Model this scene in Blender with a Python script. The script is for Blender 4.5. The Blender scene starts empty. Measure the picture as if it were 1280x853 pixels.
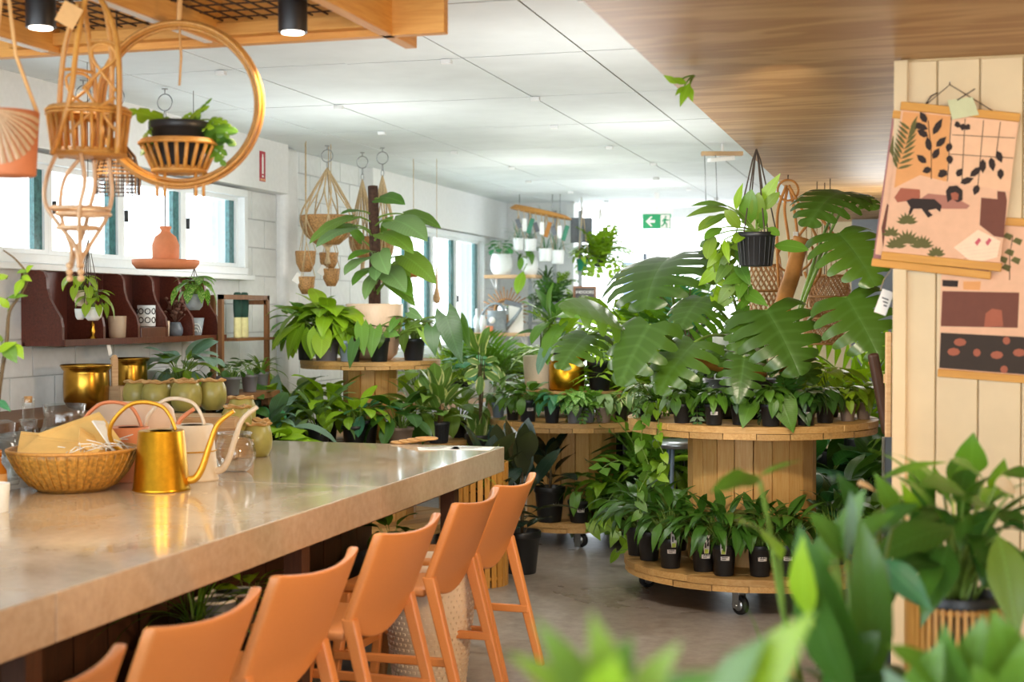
import bpy, math, random
from mathutils import Vector, Matrix, Euler, noise as mnoise
random.seed(7)
SC = bpy.context.scene
COL = SC.collection

# ------------------------------------------------------------------ camera
EYE = 1.6
F = 1784.0                     # focal length in pixels of the 1280x853 frame
YAW, PITCH = math.radians(15.95), math.radians(-1.17)
cam = bpy.data.cameras.new('camera')
cam.sensor_width = 36.0
cam.lens = 36.0 * F / 1280.0
cam.clip_start = 0.05
cam.dof.use_dof = True
cam.dof.focus_distance = 7.3
cam.dof.aperture_fstop = 2.7
cam_ob = bpy.data.objects.new('camera', cam)
COL.objects.link(cam_ob)
cam_ob.location = (0, 0, EYE)
cam_ob.rotation_euler = (math.pi / 2 + PITCH, 0, YAW)
SC.camera = cam_ob

# ------------------------------------------------------------------ daylight, exposure
SC.view_settings.view_transform = 'Standard'
SC.view_settings.look = 'None'
SC.view_settings.gamma = 1.0
SC.view_settings.exposure = 1.12
SC.cycles.max_bounces = 7
SC.cycles.diffuse_bounces = 4
SC.cycles.glossy_bounces = 3
SC.cycles.transmission_bounces = 6
SC.cycles.transparent_max_bounces = 12
SC.cycles.caustics_reflective = False
SC.cycles.caustics_refractive = False
W = bpy.data.worlds.new('overcast_sky')
SC.world = W
W.use_nodes = True
bg = W.node_tree.nodes['Background']
bg.inputs[0].default_value = (0.86, 0.94, 1.0, 1)
bg.inputs[1].default_value = 3.6

def lamp(name, kind, loc, energy, color, aim=None, size=0.2, spot=None, blend=0.5):
    l = bpy.data.lights.new(name, kind)
    l.energy = energy
    l.color = color
    if kind == 'AREA':
        l.shape = 'DISK'
        l.size = size
    if kind in ('SPOT', 'POINT'):
        l.shadow_soft_size = size
    if kind == 'SPOT':
        l.spot_size = math.radians(spot)
        l.spot_blend = blend
    o = bpy.data.objects.new(name, l)
    COL.objects.link(o)
    o.location = loc
    if aim is not None:
        o.rotation_euler = (Vector(aim) - Vector(loc)).to_track_quat('-Z', 'Y').to_euler()
    return o
WARM = (1.0, 0.60, 0.28)
# warm shop downlights, plus one added counter lamp, on the camera's side of the room
lamp('downlight_pillar', 'SPOT', (0.9, 2.3, 2.42), 52, WARM, (0.75, 5.0, 1.3), 0.12, 75, 0.8)
lamp('added_counter_lamp', 'SPOT', (0.6, 3.7, 1.85), 85, (1.0, 0.66, 0.36), (-2.0, 4.4, 0.75), 0.12, 100, 0.8)  # added lamp out of view, placed low to warm the counter's front
lamp('downlight_aisle', 'SPOT', (-0.45, 5.0, 2.42), 130, (1.0, 0.86, 0.66), (-1.1, 7.8, 0.7), 0.15, 95, 0.8)
lamp('downlight_front', 'SPOT', (0.3, 0.9, 2.42), 22, (1.0, 0.84, 0.62), (0.4, 2.9, 0.8), 0.15, 95, 0.8)
# added fill lights with no fixture, lifting ceiling and plants, neutral white
for x, y in ((-1.5, 6.3), (-3.2, 8.0), (-1.75, 9.2), (-3.0, 11.2), (-2.6, 13.4), (-0.2, 10.2)):
    lamp('added_fill_light', 'POINT', (x, y, 1.95), 14, (1.0, 0.97, 0.92), None, 0.3)
# hazy sun from high behind the camera's left, through the open shop front
# ------------------------------------------------------------------ pixel <-> world (1280x853 frame)
_f = Vector((-math.sin(YAW) * math.cos(PITCH), math.cos(YAW) * math.cos(PITCH), math.sin(PITCH)))
_r = Vector((math.cos(YAW), math.sin(YAW), 0))
_u = _r.cross(_f)
CAM = Vector((0, 0, EYE))
def ray(u, v):
    return _f + _r * ((u - 640) / F) + _u * ((426.5 - v) / F)
def P(u, v, d):
    return CAM + ray(u, v) * d
def at_z(u, v, z):
    r = ray(u, v)
    return CAM + r * ((z - EYE) / r.z)
def at_y(u, v, y):
    r = ray(u, v)
    return CAM + r * (y / r.y)
def at_x(u, v, x):
    r = ray(u, v)
    return CAM + r * (x / r.x)
def on_ring(cx, cy, rad, u, far=False):
    r = ray(u, 390)
    d = Vector((r.x, r.y)).normalized()
    c = Vector((cx, cy))
    b = d.dot(c)
    h = b * b - c.length_squared + rad * rad
    t = b + (math.sqrt(max(h, 0)) * (1 if far else -1))
    return d.x * t, d.y * t

# ------------------------------------------------------------------ materials
def hexc(h):
    h = h.lstrip('#')
    def lin(c):
        c /= 255.0
        return c / 12.92 if c <= 0.04045 else ((c + 0.055) / 1.055) ** 2.4
    return tuple(lin(int(h[i:i + 2], 16)) for i in (0, 2, 4)) + (1.0,)

class NT:
    def __init__(s, name):
        s.m = bpy.data.materials.new(name)
        s.m.use_nodes = True
        s.t = s.m.node_tree
        s.b = s.t.nodes['Principled BSDF']
        s.out = s.t.nodes['Material Output']
    def n(s, typ, **kw):
        nd = s.t.nodes.new(typ)
        for k, v in kw.items():
            if k.startswith('_'):
                setattr(nd, k[1:], v)
            else:
                nd.inputs[k.replace('__', ' ')].default_value = v
        return nd
    def l(s, a, b):
        s.t.links.new(a, b)
    def mix(s, fac, a, b, blend='MIX'):
        m = s.t.nodes.new('ShaderNodeMix')
        m.data_type = 'RGBA'
        m.blend_type = blend
        for sock, val in ((m.inputs[0], fac), (m.inputs[6], a), (m.inputs[7], b)):
            if hasattr(val, 'links'):
                s.l(val, sock)
            else:
                sock.default_value = val
        return m.outputs[2]
    def coords(s, kind='Object', scale=(1, 1, 1), rot=(0, 0, 0)):
        tc = s.n('ShaderNodeTexCoord')
        mp = s.n('ShaderNodeMapping')
        mp.inputs['Scale'].default_value = scale
        mp.inputs['Rotation'].default_value = rot
        s.l(tc.outputs[kind], mp.inputs['Vector'])
        return mp.outputs['Vector']
    def world(s, scale=(1, 1, 1)):
        g = s.n('ShaderNodeNewGeometry')
        mp = s.n('ShaderNodeMapping')
        mp.inputs['Scale'].default_value = scale
        s.l(g.outputs['Position'], mp.inputs['Vector'])
        return mp.outputs['Vector']
    def noise(s, vec, scale, detail=3.0, rough=0.55, dist=0.0):
        n = s.n('ShaderNodeTexNoise')
        n.inputs['Scale'].default_value = scale
        n.inputs['Detail'].default_value = detail
        n.inputs['Roughness'].default_value = rough
        n.inputs['Distortion'].default_value = dist
        s.l(vec, n.inputs['Vector'])
        return n.outputs['Fac']
    def ramp(s, fac, stops):
        r = s.n('ShaderNodeValToRGB')
        e = r.color_ramp.elements
        while len(e) < len(stops):
            e.new(0.5)
        for i, (p, c) in enumerate(stops):
            e[i].position = p
            e[i].color = c
        s.l(fac, r.inputs['Fac'])
        return r.outputs['Color']
    def bump(s, fac, strength=0.2, dist=0.01):
        b = s.n('ShaderNodeBump')
        b.inputs['Strength'].default_value = strength
        b.inputs['Distance'].default_value = dist
        s.l(fac, b.inputs['Height'])
        s.l(b.outputs['Normal'], s.b.inputs['Normal'])
    def rnd(s):
        return s.n('ShaderNodeObjectInfo').outputs['Random']
G4 = lambda g: (g, g, g, 1)

def plain(name, col, rough=0.5, metal=0.0, var=0.12, scale=30.0, bump=0.0, spec=0.5, world=False):
    t = NT(name)
    c = hexc(col)
    n = t.noise(t.world() if world else t.coords(), scale)
    lo = tuple(x * (1 - var) for x in c[:3]) + (1,)
    hi = tuple(min(1, x * (1 + var)) for x in c[:3]) + (1,)
    t.l(t.ramp(n, [(0.3, lo), (0.7, hi)]), t.b.inputs['Base Color'])
    t.b.inputs['Roughness'].default_value = rough
    t.b.inputs['Metallic'].default_value = metal
    t.b.inputs['Specular IOR Level'].default_value = spec
    if bump:
        t.bump(n, bump)
    return t.m

def wood(name, a, b, axis='X', scale=6.0, rough=0.55, rand=0.25, stretch=14.0, spots=True):
    t = NT(name)
    sc = {'X': (1, stretch, stretch), 'Y': (stretch, 1, stretch), 'Z': (stretch, stretch, 1)}[axis]
    vec = t.coords(scale=sc)
    add = t.n('ShaderNodeVectorMath', _operation='ADD')
    t.l(vec, add.inputs[0])
    rn = t.rnd()
    mul = t.n('ShaderNodeMath', _operation='MULTIPLY')
    t.l(rn, mul.inputs[0]); mul.inputs[1].default_value = 37.0
    t.l(mul.outputs[0], add.inputs[1])
    n = t.noise(add.outputs[0], scale, 4, 0.6, 0.6)
    c = t.ramp(n, [(0.25, hexc(a)), (0.75, hexc(b))])
    r2 = t.ramp(rn, [(0.0, G4(1 - rand)), (1.0, G4(1.0))])
    c = t.mix(1.0, c, r2, 'MULTIPLY')
    if spots:
        n2 = t.noise(t.coords(scale=(3, 3, 3)), 5.0, 2)
        c = t.mix(t.ramp(n2, [(0.66, G4(0)), (0.78, G4(0.4))]), c, tuple(x * 0.35 for x in hexc(a)[:3]) + (1,))
    t.l(c, t.b.inputs['Base Color'])
    t.b.inputs['Roughness'].default_value = rough
    t.bump(n, 0.12, 0.004)
    return t.m

def leafm(name, col, col2=None, rough=0.38, veins=0.35, edge=None, blotch=None, back=None, nv=16.0):
    """leaf: colour by object random, pale midrib and side veins from the leaf's own uv, a little light passing through"""
    t = NT(name)
    a, b = hexc(col), hexc(col2 or col)
    c = t.mix(t.rnd(), a, b)
    uv = t.n('ShaderNodeUVMap')
    sep = t.n('ShaderNodeSeparateXYZ')
    t.l(uv.outputs[0], sep.inputs[0])
    s0 = t.n('ShaderNodeMath', _operation='SUBTRACT'); t.l(sep.outputs['X'], s0.inputs[0]); s0.inputs[1].default_value = 0.5
    sa = t.n('ShaderNodeMath', _operation='ABSOLUTE'); t.l(s0.outputs[0], sa.inputs[0])
    rib = t.ramp(sa.outputs[0], [(0.012, G4(1)), (0.05, G4(0))])
    # side veins
    k = t.n('ShaderNodeMath', _operation='MULTIPLY_ADD'); t.l(sa.outputs[0], k.inputs[0]); k.inputs[1].default_value = -0.45
    t.l(sep.outputs['Y'], k.inputs[2])
    k2 = t.n('ShaderNodeMath', _operation='MULTIPLY'); t.l(k.outputs[0], k2.inputs[0]); k2.inputs[1].default_value = nv * 6.283
    k3 = t.n('ShaderNodeMath', _operation='SINE'); t.l(k2.outputs[0], k3.inputs[0])
    vein = t.ramp(k3.outputs[0], [(0.35, G4(0)), (1.0, G4(0.7))])
    pale = tuple(min(1, x * 1.9 + 0.03) for x in b[:3]) + (1,)
    m1 = t.mix(1.0, rib, vein, 'ADD')
    sc_ = t.mix(1.0, m1, G4(veins), 'MULTIPLY')
    if blotch:
        n = t.noise(t.coords('UV', (6, 4, 1)), 2.2, 3, 0.6, 0.5)
        c = t.mix(t.ramp(n, [(0.52, G4(0)), (0.6, G4(0.9))]), c, hexc(blotch))
    if edge:
        n = t.noise(t.coords('UV', (5, 5, 1)), 2.0, 2)
        ad = t.n('ShaderNodeMath', _operation='MULTIPLY_ADD'); t.l(n, ad.inputs[0]); ad.inputs[1].default_value = 0.25; t.l(sa.outputs[0], ad.inputs[2])
        c = t.mix(t.ramp(ad.outputs[0], [(0.44, G4(0)), (0.5, G4(1))]), c, hexc(edge))
    c = t.mix(sc_, c, pale)
    if back:
        g = t.n('ShaderNodeNewGeometry')
        c = t.mix(g.outputs['Backfacing'], c, hexc(back))
    t.l(c, t.b.inputs['Base Color'])
    t.b.inputs['Roughness'].default_value = rough
    t.b.inputs['Specular IOR Level'].default_value = 0.55
    tr = t.n('ShaderNodeBsdfTranslucent')
    t.l(t.mix(1.0, c, (1.0, 1.0, 0.35, 1), 'MULTIPLY'), tr.inputs['Color'])
    ms = t.n('ShaderNodeMixShader')
    ms.inputs[0].default_value = 0.3
    t.l(t.b.outputs[0], ms.inputs[1]); t.l(tr.outputs[0], ms.inputs[2])
    t.l(ms.outputs[0], t.out.inputs['Surface'])
    t.bump(m1, 0.12, 0.004)
    return t.m

def glassm(name, col=(0.97, 0.99, 0.98), mixf=0.82):
    """thin clear glass: mostly see-through with a glossy skin"""
    t = NT(name)
    tr = t.n('ShaderNodeBsdfTransparent'); tr.inputs[0].default_value = (*col, 1)
    gl = t.n('ShaderNodeBsdfGlossy'); gl.inputs['Roughness'].default_value = 0.04
    fr = t.n('ShaderNodeLayerWeight'); fr.inputs['Blend'].default_value = 0.35
    rp = t.ramp(fr.outputs['Facing'], [(0.0, G4(1 - mixf - 0.08)), (0.6, G4(0.28)), (1.0, G4(0.85))])
    ms = t.n('ShaderNodeMixShader')
    t.l(rp, ms.inputs[0]); t.l(tr.outputs[0], ms.inputs[1]); t.l(gl.outputs[0], ms.inputs[2])
    t.l(ms.outputs[0], t.out.inputs['Surface'])
    return t.m

def emit(name, col, s):
    t = NT(name)
    t.b.inputs['Base Color'].default_value = hexc(col)
    t.b.inputs['Emission Color'].default_value = hexc(col)
    t.b.inputs['Emission Strength'].default_value = s
    return t.m

M = {}
# floor: sealed brown-grey concrete
t = NT('polished_concrete_floor')
v = t.world()
n1 = t.noise(v, 0.9, 5, 0.6, 0.4); n2 = t.noise(v, 14, 4, 0.7)
c = t.ramp(n1, [(0.3, hexc('#6f5f52')), (0.5, hexc('#8f8378')), (0.72, hexc('#aba39a'))])
c = t.mix(0.35, c, t.ramp(n2, [(0.3, hexc('#5d5045')), (0.7, hexc('#b9b0a6'))]))
t.l(c, t.b.inputs['Base Color'])
t.l(t.ramp(n1, [(0.3, G4(0.22)), (0.7, G4(0.5))]), t.b.inputs['Roughness'])
t.bump(n2, 0.05, 0.005)
M['floor'] = t.m
# counter: waxed cast concrete
t = NT('waxed_concrete_counter')
v = t.world()
n1 = t.noise(v, 2.2, 5, 0.6, 0.8); n2 = t.noise(v, 30, 3, 0.7); n3 = t.noise(t.world((1, 0.25, 1)), 9, 3)
c = t.ramp(n1, [(0.28, hexc('#b3a088')), (0.5, hexc('#bfac94')), (0.75, hexc('#cab9a2'))])
c = t.mix(0.16, c, t.ramp(n2, [(0.35, hexc('#8c7a68')), (0.65, hexc('#d8cab6'))]))
t.l(c, t.b.inputs['Base Color'])
t.l(t.ramp(n1, [(0.3, G4(0.14)), (0.7, G4(0.26))]), t.b.inputs['Roughness'])
t.bump(n2, 0.03, 0.003)
t.b.inputs['Coat Weight'].default_value = 0.55
t.b.inputs['Coat Roughness'].default_value = 0.07
M['counter'] = t.m
# plywood soffit
t = NT('plywood')
v = t.world((0.55, 3.4, 1))
n1 = t.noise(v, 1.0, 3, 0.5, 1.2)
n2 = t.noise(t.world((2, 60, 1)), 2.0, 3, 0.6)
wv = t.n('ShaderNodeMath', _operation='MULTIPLY'); t.l(n1, wv.inputs[0]); wv.inputs[1].default_value = 30.0
sn = t.n('ShaderNodeMath', _operation='SINE'); t.l(wv.outputs[0], sn.inputs[0])
c = t.ramp(sn.outputs[0], [(0.0, hexc('#a87846')), (0.35, hexc('#bf935c')), (1.0, hexc('#d0a670'))])
c = t.mix(0.4, c, t.ramp(n2, [(0.35, hexc('#8f6438')), (0.65, hexc('#d2ab76'))]))
t.l(c, t.b.inputs['Base Color'])
t.b.inputs['Roughness'].default_value = 0.5
M['ply'] = t.m

M['block'] = plain('painted_block', '#dfe3e4', 0.6, var=0.04, scale=20, bump=0.1)
M['mortar'] = plain('painted_mortar', '#c5c9ca', 0.75, var=0.05)
M['white'] = plain('white_paint', '#e6e8e8', 0.5, var=0.03)
M['ceil'] = plain('ceiling_sheet', '#dfe6e8', 0.7, var=0.05, scale=3, world=True)
M['ceilgap'] = plain('ceiling_joint', '#5d5a55', 0.8)
M['frame_w'] = plain('white_aluminium', '#e9eef0', 0.35, var=0.02)
M['cream_board'] = plain('cream_painted_board', '#d3bd94', 0.5, var=0.04, scale=8, world=True)
M['groove'] = plain('board_groove', '#c4ad80', 0.7)
M['teal_glass'] = plain('green_glass_edge', '#3f7072', 0.15, var=0.3, scale=40)
M['pane'] = glassm('window_glass')
M['glass'] = glassm('clear_glass', (0.985, 0.995, 0.99), 0.88)
M['ash'] = plain('opal_white', '#f2f3f2', 0.4, var=0.02)
M['stool'] = plain('orange_plastic', '#d6894a', 0.42, var=0.04, scale=200, bump=0.03)
M['pine'] = wood('pine_spool_board', '#c08a46', '#e0b472', 'X', rand=0.35)
M['pinez'] = wood('pine_spool_stave', '#d6984a', '#eabd76', 'Z', rand=0.22)
M['beam'] = wood('timber_beam', '#cd8c3c', '#e6ab58', 'Y', rand=0.08, spots=False)
M['darkwood'] = wood('dark_stained_wood', '#4a2219', '#6e382a', 'Z', rough=0.3, rand=0.15, spots=False)
M['brownwood'] = wood('brown_wood', '#6a4428', '#8d6038', 'Z', rand=0.2, spots=False)
M['basewood'] = wood('counter_base_wood', '#3a2214', '#57351f', 'Z', rand=0.3, spots=False)
M['shelfw'] = wood('pale_shelf_wood', '#c09468', '#d9b68a', 'X', rand=0.1)
M['rattan'] = wood('golden_cane', '#b8772a', '#daa352', 'Z', scale=12, rand=0.2, spots=False, rough=0.4)
M['rattan_p'] = wood('pale_cane', '#c49a72', '#e0bf98', 'Z', scale=12, rand=0.2, spots=False, rough=0.45)
M['wicker'] = plain('wicker_weave', '#b28450', 0.6, var=0.45, scale=90, bump=0.4)
M['bowlw'] = plain('woven_bamboo', '#b98536', 0.42, var=0.45, scale=70, bump=0.35)
M['jute'] = plain('jute_cord', '#cdb48c', 0.85, var=0.25, scale=150, bump=0.3)
M['terra'] = plain('terracotta', '#d48358', 0.75, var=0.08, scale=14)
M['terra_p'] = plain('peach_terracotta', '#e0a47e', 0.75, var=0.08, scale=14)
M['black'] = plain('black_plastic', '#1d1e20', 0.42, var=0.15, scale=60)
M['navy'] = plain('charcoal_plastic', '#272b31', 0.4, var=0.15, scale=60)
M['grey'] = plain('grey_plastic', '#6d6c72', 0.5, var=0.1, scale=40)
M['brownpot'] = plain('brown_grey_plastic', '#8a7769', 0.55, var=0.1, scale=40)
M['bluepot'] = plain('blue_grey_plastic', '#8394a6', 0.5, var=0.1, scale=40)
M['cream'] = plain('cream_ceramic', '#e2cdb2', 0.45, var=0.04, scale=12)
M['peach'] = plain('peach_ceramic', '#e9c9ac', 0.45, var=0.04, scale=12)
M['whitepot'] = plain('white_ceramic', '#e8eceb', 0.35, var=0.04, scale=12)
M['greyceram'] = plain('grey_ceramic', '#8f989d', 0.4, var=0.15, scale=25)
M['slate'] = plain('slate_ceramic', '#5d656e', 0.35, var=0.2, scale=25)
M['greenpot'] = plain('green_plastic', '#1f7c5e', 0.4, var=0.1)
M['gourd'] = plain('olive_glaze', '#a89f55', 0.32, var=0.22, scale=9)
M['gourdrim'] = plain('raw_clay_rim', '#c69a60', 0.7, var=0.12, scale=20)
M['hollow'] = plain('dark_hollow', '#4b331c', 0.8)
M['brass'] = plain('aged_brass', '#b98b34', 0.26, 1.0, var=0.3, scale=9)
M['gold'] = plain('brushed_gold', '#cf9a28', 0.33, 1.0, var=0.08, scale=50)
M['goldpaint'] = plain('gold_paint', '#d9a02e', 0.4, 0.6, var=0.05)
M['coral'] = plain('coral_enamel', '#e58d5c', 0.4, var=0.04)
M['creamenamel'] = plain('cream_enamel', '#ecd9bd', 0.4, var=0.03)
M['steel'] = plain('zinc_steel', '#a9adb0', 0.32, 0.9, var=0.1, scale=40)
M['rubber'] = plain('black_rubber', '#161617', 0.6)
M['soil'] = plain('potting_soil', '#33261c', 0.95, var=0.5, scale=60, bump=0.6)
M['stem'] = plain('green_stem', '#6d8a35', 0.5, var=0.15)
M['stemd'] = plain('brown_stem', '#5a4a30', 0.7, var=0.25)
M['pole'] = plain('mossy_pole', '#4b3226', 0.95, var=0.4, scale=40, bump=0.6)
M['log'] = plain('tan_branch', '#b57a3a', 0.75, var=0.22, scale=12, bump=0.3)
M['sticker'] = plain('paper_label', '#d9cfc8', 0.7, var=0.03)
M['paper'] = plain('white_paper', '#f2f0ea', 0.7, var=0.02)
M['kraft'] = plain('kraft_paper', '#d5a468', 0.75, var=0.06)
M['seedpaper'] = plain('honey_paper', '#ecc274', 0.6, var=0.08, scale=10)
M['ink'] = plain('black_ink', '#1d1a18', 0.6)
M['lime'] = plain('lime_print', '#b9c445', 0.6)
M['red'] = plain('sign_red', '#b4283a', 0.4, var=0.03)
M['green'] = plain('exit_green', '#1fa066', 0.4, var=0.02)
M['blackmetal'] = plain('black_powder_coat', '#1b1a1c', 0.4, var=0.1)
M['wire'] = plain('rusty_wire', '#4a3020', 0.55, 0.4)
M['cord'] = plain('dark_cord', '#4c4038', 0.8)
M['bluedoor'] = plain('pale_blue_paint', '#9fb0c8', 0.5, var=0.03)
M['panel_grey'] = plain('dark_grey_panel', '#4d545c', 0.4, var=0.05)
M['zinc'] = plain('corrugated_zinc', '#70777d', 0.4, 0.5, var=0.1)
M['cork'] = plain('cork', '#c89a64', 0.85, var=0.2, scale=60)
M['copper'] = plain('cane_spoke', '#b78550', 0.55, var=0.15)
M['gloveg'] = plain('dark_green_fabric', '#1f4338', 0.85, var=0.15)
M['glovey'] = plain('pale_yellow_fabric', '#ddd9a0', 0.85, var=0.08)
M['lampglow'] = emit('lamp_lens', '#fff1de', 9.0)
M['flower'] = plain('cream_flower', '#f0dcb6', 0.5, var=0.04)
M['drytan'] = plain('dried_flower', '#6a4a3c', 0.8, var=0.3)
M['amber'] = plain('amber_glass', '#b06a1c', 0.15, var=0.1)
M['greypanel'] = plain('grey_wall_panel', '#8e97a2', 0.6, var=0.05)
M['tealthing'] = plain('teal_plastic', '#64a0a0', 0.35, var=0.1)
# leaves
L = {}
L['bright'] = leafm('leaf_bright_green', '#94bb24', '#74991f')
L['mid'] = leafm('leaf_mid_green', '#66902a', '#4c7722')
L['dark'] = leafm('leaf_dark_green', '#406a24', '#30561c', rough=0.3)
L['monstera'] = leafm('leaf_monstera_green', '#547624', '#3a5a1c', rough=0.3, veins=0.4, back='#7f9426', nv=6)
L['peace'] = leafm('leaf_peace_lily', '#507c28', '#3a6420', rough=0.3, veins=0.25, nv=12)
L['olive'] = leafm('leaf_olive_green', '#7a9632', '#5c7f2b', rough=0.42)
L['sage'] = leafm('leaf_sage_green', '#7d9a5e', '#5f824a', rough=0.45)
L['rubber'] = leafm('leaf_rubber_plant', '#2a4034', '#1d2c25', rough=0.18, veins=0.3, back='#3d4430')
L['silver'] = leafm('leaf_silver_green', '#86a28c', '#5f8472', rough=0.3)
L['varieg'] = leafm('leaf_cream_edged', '#5c8236', '#6f9145', edge='#d8dc9c')
L['marble'] = leafm('leaf_marbled', '#4a8a2a', '#5d9a30', blotch='#c9d98a')
L['teal'] = leafm('leaf_teal_green', '#37755a', '#4a8a58', rough=0.3)
L['yellowg'] = leafm('leaf_yellow_green', '#9ab826', '#7ea01e')
# ------------------------------------------------------------------ mesh building
class MB:
    """collects shapes; mesh() turns them into one mesh"""
    def __init__(s):
        s.v, s.f, s.mi, s.sm, s.uv = [], [], [], [], {}
        s.xf = None
    def add(s, verts, faces, mi=0, smooth=True):
        b = len(s.v)
        if s.xf is not None:
            verts = [s.xf @ Vector(p) for p in verts]
        s.v.extend(tuple(p) for p in verts)
        for f in faces:
            s.f.append(tuple(i + b for i in f)); s.mi.append(mi); s.sm.append(smooth)
        return b
    def box(s, c, d, mi=0, rot=None):
        hx, hy, hz = d[0] / 2, d[1] / 2, d[2] / 2
        vs = [Vector((x, y, z)) for z in (-hz, hz) for x, y in ((-hx, -hy), (hx, -hy), (hx, hy), (-hx, hy))]
        if rot is not None:
            m = rot if isinstance(rot, Matrix) else Euler(rot).to_matrix()
            vs = [m @ p for p in vs]
        vs = [p + Vector(c) for p in vs]
        s.add(vs, [(3, 2, 1, 0), (4, 5, 6, 7), (0, 1, 5, 4), (1, 2, 6, 5), (2, 3, 7, 6), (3, 0, 4, 7)], mi, False)
        return s
    def prism(s, pts, z0, z1, mi=0, smooth=False):
        """polygon in xy extruded from z0 to z1 (counter-clockwise)"""
        n = len(pts)
        vs = [(p[0], p[1], z0) for p in pts] + [(p[0], p[1], z1) for p in pts]
        s.add(vs, [tuple(range(n - 1, -1, -1)), tuple(range(n, 2 * n))], mi, False)
        b = len(s.v) - 2 * n
        for i in range(n):
            j = (i + 1) % n
            s.f.append((b + i, b + j, b + n + j, b + n + i)); s.mi.append(mi); s.sm.append(smooth)
        return s
    def lathe(s, prof, n=24, c=(0, 0, 0), mi=0, wob=0.0):
        vs, fs = [], []
        for k, (r, z) in enumerate(prof):
            for i in range(n):
                a = 2 * math.pi * i / n
                rr = r * (1 + wob * math.sin(a * 5 + k))
                vs.append((c[0] + rr * math.cos(a), c[1] + rr * math.sin(a), c[2] + z))
        for k in range(len(prof) - 1):
            for i in range(n):
                j = (i + 1) % n
                fs.append((k * n + i, k * n + j, (k + 1) * n + j, (k + 1) * n + i))
        s.add(vs, fs, mi, True)
        b = len(s.v) - len(vs)
        for k, rev in ((0, True), (len(prof) - 1, False)):
            if prof[k][0] > 1e-5:
                idx = [b + k * n + i for i in range(n)]
                s.f.append(tuple(reversed(idx)) if rev else tuple(idx)); s.mi.append(mi); s.sm.append(False)
        return s
    def tube(s, pts, r, n=6, closed=False, mi=0, cap=True, flat=None):
        pts = [Vector(p) for p in pts]
        m = len(pts)
        rs = r if isinstance(r, (list, tuple)) else [r] * m
        vs, fs = [], []
        prev = None
        for i, p in enumerate(pts):
            a = pts[(i - 1) % m] if (closed or i > 0) else p
            b = pts[(i + 1) % m] if (closed or i < m - 1) else p
            t = (b - a)
            t = t.normalized() if t.length > 1e-9 else Vector((0, 0, 1))
            if prev is None:
                ref = Vector((0, 0, 1)) if abs(t.z) < 0.9 else Vector((1, 0, 0))
                x = (ref - t * ref.dot(t)).normalized()
            else:
                x = prev - t * prev.dot(t)
                x = x.normalized() if x.length > 1e-6 else t.orthogonal().normalized()
            prev = x
            y = t.cross(x)
            for k in range(n):
                an = 2 * math.pi * k / n
                vs.append(p + x * (math.cos(an) * rs[i]) + y * (math.sin(an) * rs[i] * (flat or 1)))
        seg = m if closed else m - 1
        for i in range(seg):
            j = (i + 1) % m
            for k in range(n):
                l = (k + 1) % n
                fs.append((i * n + k, i * n + l, j * n + l, j * n + k))
        s.add(vs, fs, mi, True)
        if cap and not closed:
            b0 = len(s.v) - len(vs)
            s.f.append(tuple(b0 + k for k in reversed(range(n)))); s.mi.append(mi); s.sm.append(False)
            s.f.append(tuple(b0 + (m - 1) * n + k for k in range(n))); s.mi.append(mi); s.sm.append(False)
        return s
    def grid(s, rows, mi=0, uvs=None, smooth=True):
        """rows of equal length -> quads"""
        m = len(rows[0])
        b = s.add([p for r in rows for p in r], [(i * m + j, i * m + j + 1, (i + 1) * m + j + 1, (i + 1) * m + j)
                  for i in range(len(rows) - 1) for j in range(m - 1)], mi, smooth)
        if uvs:
            for i, r in enumerate(uvs):
                for j, q in enumerate(r):
                    s.uv[b + i * m + j] = q
        return s
    def mesh(s, name, mats):
        me = bpy.data.meshes.new(name)
        me.from_pydata(s.v, [], s.f)
        for mt in (mats if isinstance(mats, (list, tuple)) else [mats]):
            me.materials.append(mt)
        me.polygons.foreach_set('material_index', s.mi)
        me.polygons.foreach_set('use_smooth', s.sm)
        if s.uv:
            ul = me.uv_layers.new(name='UVMap')
            li = [0] * len(me.loops)
            me.loops.foreach_get('vertex_index', li)
            flat = []
            for i in li:
                flat.extend(s.uv.get(i, (0.0, 0.0)))
            ul.data.foreach_set('uv', flat)
        me.update()
        return me

def link(name, data, parent=None, loc=None, rot=None, scale=None, mat=None):
    o = bpy.data.objects.new(name, data)
    COL.objects.link(o)
    if parent is not None:
        o.parent = parent
    if loc is not None: o.location = loc
    if rot is not None: o.rotation_euler = rot
    if scale is not None: o.scale = (scale,) * 3 if isinstance(scale, (int, float)) else scale
    if mat is not None: o.matrix_basis = mat
    return o
def obj(name, mb, mats, parent=None, loc=None, rot=None, bevel=0, seg=2, sharp=None, scale=None):
    me = mb if isinstance(mb, bpy.types.Mesh) else mb.mesh(name, mats)
    if sharp:
        for p in me.polygons: p.use_smooth = True
        me.set_sharp_from_angle(angle=math.radians(sharp))
    o = link(name, me, parent, loc, rot, scale)
    if bevel:
        m = o.modifiers.new('bevel', 'BEVEL'); m.width = bevel; m.segments = seg; m.limit_method = 'ANGLE'; m.angle_limit = math.radians(40)
    return o
def tag(o, label=None, cat=None, group=None, kind=None):
    if label: o['label'] = label
    if cat: o['category'] = cat
    if group: o['group'] = group
    if kind: o['kind'] = kind
    return o
def thing(name, label, cat, loc=(0, 0, 0), rz=0.0, group=None):
    o = link(name, None, None, loc, (0, 0, rz))
    o.empty_display_size = 0.05
    return tag(o, label, cat, group)
def struct(o):
    o['kind'] = 'structure'
    return o
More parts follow.
